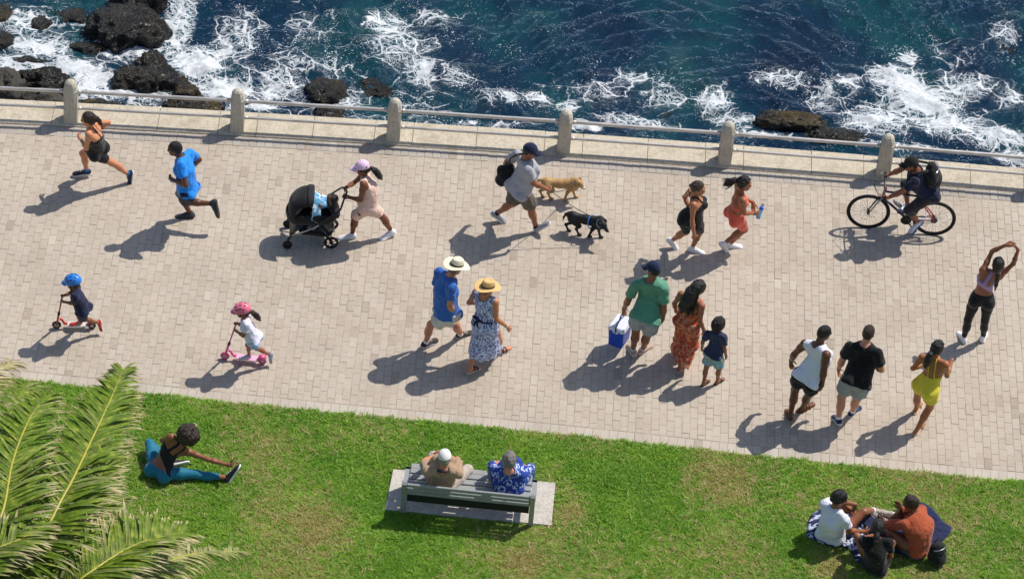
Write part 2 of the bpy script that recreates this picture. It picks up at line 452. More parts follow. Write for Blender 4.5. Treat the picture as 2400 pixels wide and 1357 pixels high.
for b in bricks:
    if id(b) in single: brick_obj('paver', M_PAV, b[0], b[1], b[2], b[3], b[4], b[5], prom)
    else:
        v, f = brick_geo(b[2], b[3]); cs, sn = math.cos(b[4]), math.sin(b[4]); o = len(V_)
        V_ += [(b[0]+q[0]*cs-q[1]*sn, b[1]+q[0]*sn+q[1]*cs, q[2]+b[5]) for q in v]; F_ += [tuple(i+o for i in q) for q in f]; T_ += [b[6]]*len(f)
fo = mesh_obj('paver_field', V_, F_, M_PAVJ, prom, smooth=False); fo['kind'] = 'stuff'
at_ = fo.data.attributes.new('tint', 'FLOAT', 'FACE'); at_.data.foreach_set('value', np.array(T_, np.float32))
for c in range(int(19.2/.122)):
    x = -9.6+c*.122; ang = -.027
    if inframe(x, yl(x)+.1, 40): brick_obj('edge_paver', M_EDGE, x, yl(x)+.105+rnd.gauss(0, .002), .0575+rnd.gauss(0, .001), .099, ang+rnd.gauss(0, .008), rnd.gauss(0, .0015), prom)
for c in range(int(19/.125)):
    x = -9.6+c*.125
    if inframe(x, ky(x)-.28, 40): brick_obj('sett', M_SETT, x, ky(x)-.285+rnd.gauss(0, .002), .0575+rnd.gauss(0, .0015), .112, .02+rnd.gauss(0, .01), rnd.gauss(.002, .002), prom)
# far continuation of the paving outside the built field
# ------------------------------------------------------------------ sea wall with coping blocks
v = []; f = []
for x in xs: v += [(x, ky(x)-.16, -.03), (x, ky(x)+.31, -.03), (x, ky(x)+.33, -4.0), (x, ky(x)-.16, -4.)]
for i in range(len(xs)-1):
    for k in range(4): f.append((i*4+k, i*4+4+k, i*4+4+(k+1) % 4, i*4+(k+1) % 4))
wall = mesh_obj('sea_wall', v, f, M_WALL, smooth=False); tag(wall, 'low stone sea wall topped with pale coping between promenade and sea', 'wall')
pxs = [q[0] for q in PP]; step = (pxs[-1]-pxs[0])/5
post_x = [pxs[0]-step]+pxs+[pxs[-1]+step*.99]
edges = []
for i, x in enumerate(post_x): edges += [x-.30, x+.30]
edges = [-9.9]+edges+[9.9]
def coping(x0, x1, dz):
    m = MB(); n = max(2, int((x1-x0)/.3)+1); prof = [(-.16, -.03), (-.16, .012), (-.148, .026), (.20, .075), (.338, .082), (.352, .070), (.352, -.05)]
    vs = []; fs = []; k = len(prof)
    for i in range(n):
        x = x0+(x1-x0)*i/(n-1)
        for a, z in prof: vs.append((x, ky(x)+a, z+dz*(z > -.02)))
    for i in range(n-1):
        for q in range(k): fs.append((i*k+q, i*k+k+q, i*k+k+(q+1) % k, i*k+(q+1) % k))
    fs.append(tuple(range(k))); fs.append(tuple((n-1)*k+q for q in range(k-1, -1, -1))); m.add(vs, fs)
    return m.build('coping_block', M_COPE, wall, smooth=False)
for a, b in zip(edges[:-1], edges[1:]):
    L = b-a
    cuts_ = [a, b] if L < .8 else [a, a+L*.52+rnd.uniform(-.1, .1), b]
    for p0, p1 in zip(cuts_[:-1], cuts_[1:]): coping(p0+.004, p1-.004, rnd.gauss(0, .002))
# ------------------------------------------------------------------ stone posts and railing
def post(x, label):
    y = ky(x); m = MB(); w = .105
    ring = [(0, w, .004), (.26, w, .004), (.31, w*.99, .034), (.60, w*.965, .036), (.605, w*1.01, .040), (.635, w*1.01, .040), (.64, w*.97, .040), (.72, w*.88, .040), (.775, w*.66, .032), (.805, w*.38, .02), (.815, w*.12, .006)]
    vs = []; fs = []
    for z, h, c in ring:
        for px_, py_ in ((h-c, -h), (h, -h+c), (h, h-c), (h-c, h), (-h+c, h), (-h, h-c), (-h, -h+c), (-h+c, -h)): vs.append((x+px_, y-.03+py_, z+.02))
    for i in range(len(ring)-1):
        for k in range(8): fs.append((i*8+k, i*8+(k+1) % 8, i*8+8+(k+1) % 8, i*8+8+k))
    fs.append(tuple((len(ring)-1)*8+k for k in range(8))); fs.append(tuple(range(7, -1, -1))); m.add(vs, fs)
    return tag(m.build('stone_post', M_POST, None, (x, y-.03, 0), smooth=False), label, 'post', 'posts along the sea wall')
lab = ['pale stone post just outside the left edge beside the boulders', 'pale stone post with faceted cap above the running woman, leftmost of the posts', 'pale stone post above the running man in blue', 'pale stone post above the woman pushing the stroller', 'pale stone post beside the navy cap of the man with dogs', 'pale stone post above the two walking women', 'pale stone post behind the cyclist', 'pale stone post at the far right casting its shadow into view']
for x, l in list(zip(post_x, lab))[1:]: post(x, l)
rail = empty('metal_railing', (0, ky(0)-.03, 0), 'two-bar galvanised pipe railing running between the stone posts', 'railing')
ro = (0, ky(0)-.03, 0)
ext = [-11.5]+post_x+[11.5]
for z, r in ((.585, .030), (.255, .024)):
    for a, b in zip(ext[:-1], ext[1:]):
        m = MB(); n = 12; m.tube([(a+(b-a)*i/n, ky(a+(b-a)*i/n)-.03, z+.02-.006*math.sin(PI*i/n)) for i in range(n+1)], r, 12); m.build('rail_pipe', M_RAIL, rail, ro)
    for x in post_x:
        for sg in (-1, 1):
            m = MB(); m.tube([(x+sg*.09, ky(x)-.03, z+.02), (x+sg*.17, ky(x+sg*.17)-.03, z+.02)], r+.005, 12); m.build('rail_sleeve', M_RAIL, rail, ro)
# ------------------------------------------------------------------ sea
def axis(lo, hi, st, far, g=1.3):
    a = list(np.arange(lo, hi, st)); s = st
    while a[-1] < far: s *= g; a.append(a[-1]+s)
    s = st; b = []
    q = lo
    return a
ax_ = axis(-10, 10, .035, 2500); neg_ = []; s_ = .035; q_ = -10
while q_ > -2500: s_ *= 1.3; q_ -= s_; neg_.append(q_)
ax_ = np.array(neg_[::-1]+ax_); ay_ = np.array(axis(3.45, 13.0, .035, 4000))
GX, GY = np.meshgrid(ax_, ay_, indexing='ij')
rs = np.random.RandomState(5)
Z = np.zeros_like(GX); wx = GX+.25*np.sin(GY*1.1+.7)+.15*np.sin(GX*1.7+GY*.6); wy = GY+.22*np.sin(GX*.9+2)+.12*np.sin(GX*2.3-GY*1.3)
for lam, amp, a in [(3.2, .060, -1.9), (2.1, .045, -1.3), (1.45, .036, -2.3), (1.05, .028, -.9), (.72, .024, -1.7), (.55, .019, -2.6), (.42, .015, -1.1), (.31, .011, -2.0), (.24, .008, -.4), (.19, .005, -2.9)]:
    a += rs.uniform(-.2, .2); k = 2*PI/lam; ph = k*(math.cos(a)*wx+math.sin(a)*wy)+rs.rand()*6.28
    mod = .6+.6*np.sin(GX*rs.uniform(.3, .9)+GY*rs.uniform(.3, .9)+rs.rand()*6)
    Z += amp*mod*(np.abs(np.sin(ph*.5))*-2+1.27)
far_ = np.clip(1-np.maximum(np.abs(GX)-12, GY-16)/60, 0, 1); Z = Z*far_
FOAM = np.zeros_like(GX); AER = np.zeros_like(GX)
def blob(px, py, rx, ry, s, arr=None):
    c = at(px, py, SEA_Z); sc = 148.
    g = np.exp(-(((GX-c[0])/(rx/sc))**2+((GY-c[1])/(ry/sc/.669))**2))
    global FOAM, AER
    FOAM = np.maximum(FOAM, (s+(.12 if px < 600 else .0))*g); AER = np.maximum(AER, s*g)
for b in [(40, 155, 120, 34, 1.0), (170, 165, 120, 34, 1.0), (60, 60, 90, 60, .62), (230, 190, 70, 40, .95), (420, 50, 45, 90, 1.05), (455, 150, 80, 60, 1.1), (520, 205, 90, 34, 1.1), (330, 120, 160, 30, .85), (250, 220, 200, 30, .85), (90, 110, 110, 40, .8), (560, 80, 90, 90, .58), (640, 190, 55, 80, .78), (620, 250, 90, 20, .72),
          (720, 70, 110, 80, .56), (730, 150, 150, 30, .62), (910, 60, 70, 50, .85), (930, 110, 120, 60, .70), (1010, 40, 110, 40, .55), (820, 230, 60, 40, .62), (985, 170, 45, 50, .85), (1070, 190, 70, 40, .62), (1150, 235, 60, 40, .62), (1195, 242, 26, 20, 1.0), (1260, 235, 50, 20, .75), (1330, 250, 30, 20, .95), (1400, 215, 130, 40, .52), (1480, 180, 120, 35, .5), (1500, 290, 130, 24, .80), (1560, 230, 90, 50, .58), (1360, 300, 60, 16, .9), (1150, 290, 160, 14, .55),
          (1680, 240, 60, 50, .85), (1720, 280, 70, 22, .9), (1840, 190, 110, 30, .66), (1760, 310, 120, 14, .8), (1930, 230, 70, 60, .6), (2130, 130, 36, 40, .78), (2100, 190, 90, 50, .95), (2160, 240, 130, 60, 1.0), (2060, 280, 110, 44, .98), (2230, 290, 130, 50, .98), (2330, 320, 90, 40, 1.0), (2260, 200, 110, 50, .72), (2360, 230, 70, 50, .66), (2240, 120, 120, 60, .45), (2350, 80, 60, 60, .6), (2100, 345, 120, 18, .8), (1990, 200, 60, 40, .66), (2380, 370, 60, 24, .9)]:
    blob(*b)
FOAM = np.maximum(FOAM, .06+.08*np.sin(GX*1.3+GY*.7)*np.sin(GY*.9-GX*.4))
nearw = np.maximum(np.exp(-((GY-ky(GX)-1.2)/1.3)**2)*(.46+.08*np.sin(GX*2.1)), np.exp(-((GY-ky(GX)-3.0)/2.2)**2)*np.clip(.42-.05*(GX+3), .16, .46)); FOAM = np.maximum(FOAM, nearw)
Z += .05*np.clip(FOAM-.6, 0, .5)
nx_, ny_ = GX.shape
sv = np.stack([GX, GY, Z+SEA_Z], -1).reshape(-1, 3)
ii = np.arange(nx_*ny_).reshape(nx_, ny_); sf = np.stack([ii[:-1, :-1], ii[1:, :-1], ii[1:, 1:], ii[:-1, 1:]], -1).reshape(-1, 4)
t = NT('sea_water'); ps = t.pos()
fa = t.new('ShaderNodeAttribute', attribute_name='foam').outputs['Fac']
wn = t.new('ShaderNodeTexNoise', i_Scale=1.7, i_Detail=4.0, i_Roughness=.6); t.link(ps, wn.inputs['Vector'])
wn2 = t.new('ShaderNodeTexNoise', i_Scale=7.0, i_Detail=3.0, i_Roughness=.6); t.link(ps, wn2.inputs['Vector'])
def vadd(a, b, k):
    nd = t.new('ShaderNodeVectorMath', operation='MULTIPLY_ADD'); t.link(b, nd.inputs[0]); nd.inputs[1].default_value = (k, k, 0); t.link(a, nd.inputs[2]); return nd.outputs[0]
wp = vadd(vadd(t.scalev(ps, 1, 1.25, 0), wn.outputs['Color'], .6), wn2.outputs['Color'], .035)
nbig = t.noise(ps, .9, 4, .6); nmid = t.noise(t.scalev(ps, 1, 1.2, 0), 2.6, 4, .65)
fe = t.math('ADD', fa, t.math('ADD', t.math('MULTIPLY', t.math('SUBTRACT', nbig, .5), .55), t.math('MULTIPLY', t.math('SUBTRACT', nmid, .5), .75)))   # foam amount broken up by noise
def net(scale, wd, soft, lo, hi):
    vo = t.new('ShaderNodeTexVoronoi', feature='DISTANCE_TO_EDGE', i_Scale=scale); t.link(wp, vo.inputs['Vector'])
    mk = t.new('ShaderNodeMapRange', i_1=lo, i_2=hi); mk.clamp = True; t.link(fe, mk.inputs[0])
    ww = t.math('MULTIPLY', wd, t.math('ADD', .35, t.math('MULTIPLY', mk.outputs[0], .65)))
    return t.math('MULTIPLY', t.math('DIVIDE', t.math('SUBTRACT', ww, vo.outputs['Distance']), soft, clamp=True), t.math('MULTIPLY', mk.outputs[0], 3., clamp=True))
def holes(scale, r0, r1, soft):
    vo = t.new('ShaderNodeTexVoronoi', feature='SMOOTH_F1', i_Scale=scale); vo.inputs['Smoothness'].default_value = .15; t.link(wp, vo.inputs['Vector'])
    return t.math('DIVIDE', t.math('SUBTRACT', vo.outputs['Distance'], t.math('ADD', r0, t.math('MULTIPLY', fe, r1))), soft, clamp=True)
tex = t.ramp(t.noise(ps, 11, 4, .7), [(.3, .55), (.6, 1)])
fo1 = t.math('MAXIMUM', t.math('MAXIMUM', net(2.1, .055, .028, .26, .70), net(5.0, .075, .045, .36, .85)), t.math('MULTIPLY', net(11., .13, .08, .36, .9), .8))
fo2 = t.math('MULTIPLY', t.math('MAXIMUM', fo1, t.math('MAXIMUM', holes(2.8, 1.28, -.84, .09), holes(6.5, 1.26, -.80, .14))), tex)
fl = t.new('ShaderNodeTexVoronoi', feature='F1', i_Scale=26.); t.link(wp, fl.inputs['Vector'])
fleck_sparkle = t.math('MULTIPLY', t.math('LESS_THAN', fl.outputs['Distance'], t.math('MULTIPLY', t.ramp(t.noise(ps, 1.3, 4, .65), [(.40, 0), (.62, 1)]), t.math('MULTIPLY', t.ramp(fa, [(.05, .13), (.5, .36)]), 1.0))), .85)  # white foam flecks that also paint sun sparkle onto the water
fo2 = t.math('MAXIMUM', fo2, fleck_sparkle)
depthc = t.ramp(t.noise(t.scalev(ps, 1, .8, 0), .55, 4, .55), [(.30, '#092343'), (.48, '#0d3550'), (.62, '#134e58'), (.75, '#0b2c4e')])
aer = t.mix(t.ramp(fa, [(.45, 0), (1.1, .6)]), depthc, '#5d8494')
body = t.new('ShaderNodeBsdfDiffuse'); t.link(aer, body.inputs[0])
tr = t.new('ShaderNodeBsdfTransparent'); tr.inputs[0].default_value = (.35, .62, .68, 1)
mb_ = t.new('ShaderNodeMixShader'); mb_.inputs[0].default_value = .42; t.link(body.outputs[0], mb_.inputs[1]); t.link(tr.outputs[0], mb_.inputs[2])
rip = t.math('ADD', t.noise(t.scalev(ps, 1, 1.3, 1), 7, 4, .6, .4), t.math('MULTIPLY', t.noise(t.scalev(ps, 1, 1.2, 1), 24, 3, .6), .35))
bn = t.new('ShaderNodeBump', i_Strength=1.0, i_Distance=.12); t.link(rip, bn.inputs['Height'])
gl = t.new('ShaderNodeBsdfGlossy', i_Roughness=.06); t.link(bn.outputs[0], gl.inputs['Normal'])
fr = t.new('ShaderNodeFresnel', i_IOR=1.34); t.link(bn.outputs[0], fr.inputs['Normal'])
m1 = t.new('ShaderNodeMixShader'); t.link(fr.outputs[0], m1.inputs[0]); t.link(mb_.outputs[0], m1.inputs[1]); t.link(gl.outputs[0], m1.inputs[2])
fd = t.new('ShaderNodeBsdfDiffuse'); fd.inputs[0].default_value = (.68, .70, .72, 1); bf_ = t.new('ShaderNodeBump', i_Strength=.5, i_Distance=.03); t.link(t.noise(ps, 22, 4, .7), bf_.inputs['Height']); t.link(bf_.outputs[0], fd.inputs['Normal'])
m2 = t.new('ShaderNodeMixShader'); t.link(fo2, m2.inputs[0]); t.link(m1.outputs[0], m2.inputs[1]); t.link(fd.outputs[0], m2.inputs[2]); t.link(m2.outputs[0], t.out.inputs['Surface'])
sea = mesh_obj('sea', sv, sf, t.m); tag(sea, 'dark teal choppy sea with white lacy foam', 'sea', kind='structure')
fa_ = sea.data.attributes.new('foam', 'FLOAT', 'POINT'); fa_.data.foreach_set('value', FOAM.astype(np.float32).ravel())
# sea bed
t = NT('sea_bed_rock'); ps = t.pos(); t.col(t.ramp(t.noise(ps, 1.2, 5, .65), [(.35, '#0b1d26'), (.55, '#18343a'), (.68, '#3a3a22'), (.8, '#14262c')])); t.set(Roughness=.9)
bv_ = []; bfc = []; nb = 60; bx = np.linspace(-14, 14, nb); by = np.linspace(3.4, 15, 40)
from mathutils import noise as mnoise
for x in bx:
    for y in by: bv_.append((x, y, -3.1+.7*mnoise.noise(Vector((x*.45, y*.45, 3)))+.35*mnoise.noise(Vector((x*1.4, y*1.4, 9)))))
for i in range(nb-1):
    for k in range(39): bfc.append((i*40+k, i*40+40+k, i*40+41+k, i*40+k+1))
sb_ = mesh_obj('sea_bed', bv_, bfc, t.m); tag(sb_, 'dark rocky sea bed below the water', 'sea bed', kind='structure')
far = mesh_obj('deep_sea_bed', [(-3000, 3.2, -5), (3000, 3.2, -5), (3000, 5000, -5), (-3000, 5000, -5)], [(0, 1, 2, 3)], mat_simple('deep', '#06141d', .9), smooth=False); tag(far, 'deep sea floor reaching the horizon', 'sea bed', kind='structure')
# ------------------------------------------------------------------ rocks
def mat_rock(name, c1, c2, moss, mossamt, rough=.3):
    t = NT(name); ps = t.pos(); n1 = t.noise(ps, 5, 6, .7); n2 = t.noise(ps, 26, 5, .7)
    c = t.ramp(n1, [(.3, c1), (.7, c2)])
    nz = t.new('ShaderNodeSeparateXYZ'); t.link(t.new('ShaderNodeNewGeometry').outputs['Normal'], nz.inputs[0])
    mm = t.math('MULTIPLY', t.ramp(t.noise(ps, 2.6, 5, .7), [(.5-mossamt*.12, 0), (.62, 1)]), t.ramp(nz.outputs[2], [(.2, .15), (.8, 1)]))
    c = t.mix(t.math('MULTIPLY', mm, mossamt), c, moss)
    c = t.mix(t.ramp(n2, [(.68, 0), (.85, .22)]), c, '#3d3a36')
    t.col(c); t.set(Roughness=t.ramp(n2, [(.3, rough*.6), (.7, min(1, rough*1.8))])); t.b.inputs['Specular IOR Level'].default_value = .5
    t.bump(t.math('ADD', n2, t.math('MULTIPLY', t.noise(ps, 70, 3), .3)), .9, .05); return t.m
M_WET = mat_rock('wet_black_rock', '#070606', '#141211', '#3a2f12', .5, .2); M_DRY = mat_rock('grey_boulder', '#33302c', '#524e48', '#4a4020', .4, .55); M_KELP = mat_rock('weedy_rock', '#090706', '#17130e', '#5c4814', .7, .24)
def rock(px, py, wpx, dpx, hz, mat, label, sink=.35, seed=0, sub=4, yaw=0):
    c = at(px, py, SEA_Z); sc = 148.; rx = wpx*.82/2/sc; ry = dpx*.82/2/sc/.669; c = np.array([c[0], c[1], SEA_Z])
    bm = bmesh.new(); bmesh.ops.create_icosphere(bm, subdivisions=sub, radius=1); V = []
    cy, sy = math.cos(yaw), math.sin(yaw)
    for vv in bm.verts:
        d = vv.co.normalized(); s3 = Vector((d.x*1.3+seed*3.1, d.y*1.3-seed*1.7, d.z*1.3+seed))
        r = 1+.38*mnoise.noise(s3)+.20*(1-2*abs(mnoise.noise(s3*2.3)))+.10*(1-2*abs(mnoise.noise(s3*5.1)))+.07*mnoise.noise(s3*11)+.045*mnoise.noise(s3*21)
        x, y, z = d.x*r*rx, d.y*r*ry, d.z*r*hz
        if z > hz*.75: z = hz*.75+(z-hz*.75)*.4
        V.append((c[0]+x*cy-y*sy, c[1]+x*sy+y*cy, c[2]+(z-hz*sink)*.85-.04))
    F = [tuple(q.index for q in p_.verts) for p_ in bm.faces]; bm.free()
    o = mesh_obj('rock', V, F, mat, None, tuple(c)); o.data.polygons.foreach_set('use_smooth', [True]*len(F)); return tag(o, label, 'rock', 'rocks in the surf')
ROCKS = [(300, 75, 210, 110, .75, M_WET, 'largest black rock at the top left surrounded by foam', .30, 5), (325, 12, 150, 70, .75, M_WET, 'black rock peak at the top edge behind the largest rock', .3, 5), (345, 190, 190, 80, .60, M_WET, 'black rock with ochre weed between the first two posts', .35, 5), (355, 165, 90, 50, .62, M_WET, 'knob of black rock rising on the weed-covered rock', .2, 4),
         (440, 232, 90, 36, .55, M_KELP, 'small dark rock in the foam above the second boulder row', .3, 4), (455, 268, 190, 50, .62, M_KELP, 'mossy black boulder against the wall left of the second post', .3, 5), (110, 205, 170, 56, .75, M_WET, 'long dark rock left of the first post', .35, 5), (20, 225, 110, 80, .95, M_DRY, 'big grey boulder at the left edge', .35, 5), (105, 255, 130, 60, .75, M_DRY, 'grey boulder against the wall beside the first post', .35, 5),
         (240, 268, 130, 44, .62, M_KELP, 'brown weed-covered boulder right of the first post', .35, 4), (330, 278, 130, 30, .5, M_KELP, 'low weedy rock strip along the wall', .35, 4), (92, 60, 62, 50, .30, M_WET, 'rounded dark rock ringed by foam at upper left', .4, 4), (68, 142, 90, 22, .22, M_WET, 'flat black rock awash in white foam', .4, 4), (10, 95, 60, 50, .3, M_WET, 'dark rock at the left edge in the upper surf', .4, 4), (8, 35, 60, 60, .35, M_KELP, 'weedy rock in the top left corner', .4, 4), (165, 35, 90, 50, .25, M_WET, 'low rock between the corner rock and the largest rock', .5, 4), (210, 110, 110, 30, .2, M_WET, 'thin dark ledge in front of the largest rock', .4, 4),
         (765, 215, 110, 80, .36, M_WET, 'black rock breaking the surface left of the third post', .42, 5), (775, 270, 90, 40, .35, M_WET, 'dark rock close to the wall left of the third post', .35, 4), (905, 195, 160, 70, .22, M_WET, 'dark ragged rock barely breaking the surface above the third post', .88, 5), (560, 120, 150, 90, .28, M_WET, 'dark rock just under the water above the second post', 1.05, 4), (1860, 288, 190, 46, .42, M_KELP, 'ochre weed-covered rock beyond the fifth post', .35, 5), (1960, 322, 170, 40, .36, M_WET, 'dark wet rock left of the sixth post', .4, 5), (1570, 270, 70, 40, .25, M_WET, 'small rock awash above the fourth and fifth posts', .85, 4), (2365, 95, 100, 90, .2, M_WET, 'rough rock awash at the upper right edge', .95, 4)]
for i, r in enumerate(ROCKS): rock(r[0], r[1], r[2], r[3], r[4], r[5], r[6], r[7], i+1, r[8])
# ------------------------------------------------------------------ lawn
lv = []; lf = []
lx_ = np.concatenate([np.linspace(-400, -12, 8), np.linspace(-10, 10, 81), np.linspace(12, 400, 8)])
ly_ = np.concatenate([np.linspace(0, 5, 40), [8, 15, 40, 120, 400]])
for x in lx_:
    for q in ly_:
        yy = yl(np.clip(x, -60, 60))-.004-q
        dz = (.02*mnoise.noise(Vector((x*.8, yy*.8, 0)))+.008) if 0.1 < q < 8 else 0
        lv.append((x, yy, -.016+dz))
n2_ = len(ly_)
for i in range(len(lx_)-1):
    for k in range(n2_-1): lf.append((i*n2_+k, i*n2_+k+1, i*n2_+n2_+k+1, i*n2_+n2_+k))
def dryness(t, ps):
    d = t.ramp(t.noise(ps, .42, 4, .6, .4), [(.42, 0), (.68, .75)])
    for (px, py, r) in [(1690, 1130, .6), (740, 1240, .6), (1220, 1320, .5), (1340, 1200, .25), (1950, 1330, .35)]:
        c = at(px, py); nd = t.new('ShaderNodeVectorMath', operation='DISTANCE'); t.link(ps, nd.inputs[0]); nd.inputs[1].default_value = tuple(c)
        b = t.ramp(t.math('ADD', t.math('DIVIDE', nd.outputs['Value'], r*1.6), t.math('MULTIPLY', t.math('SUBTRACT', t.noise(ps, 5, 3), .5), .9)), [(.25, .95), (.75, 0)])
        d = t.math('MAXIMUM', d, b)
    return d
t = NT('lawn_soil'); ps = t.pos(); dr_ = dryness(t, ps)
t.col(t.mix(dr_, t.ramp(t.noise(ps, 14, 5, .7), [(.3, '#3d5a18'), (.7, '#658a2a')]), t.ramp(t.noise(ps, 22, 4), [(.3, '#93864f'), (.7, '#b5a672')]))); t.set(Roughness=.95); t.bump(t.noise(ps, 60, 4), .6, .03)
lawn = mesh_obj('lawn', lv, lf, t.m); tag(lawn, 'green lawn ground below the promenade', 'lawn', kind='structure')
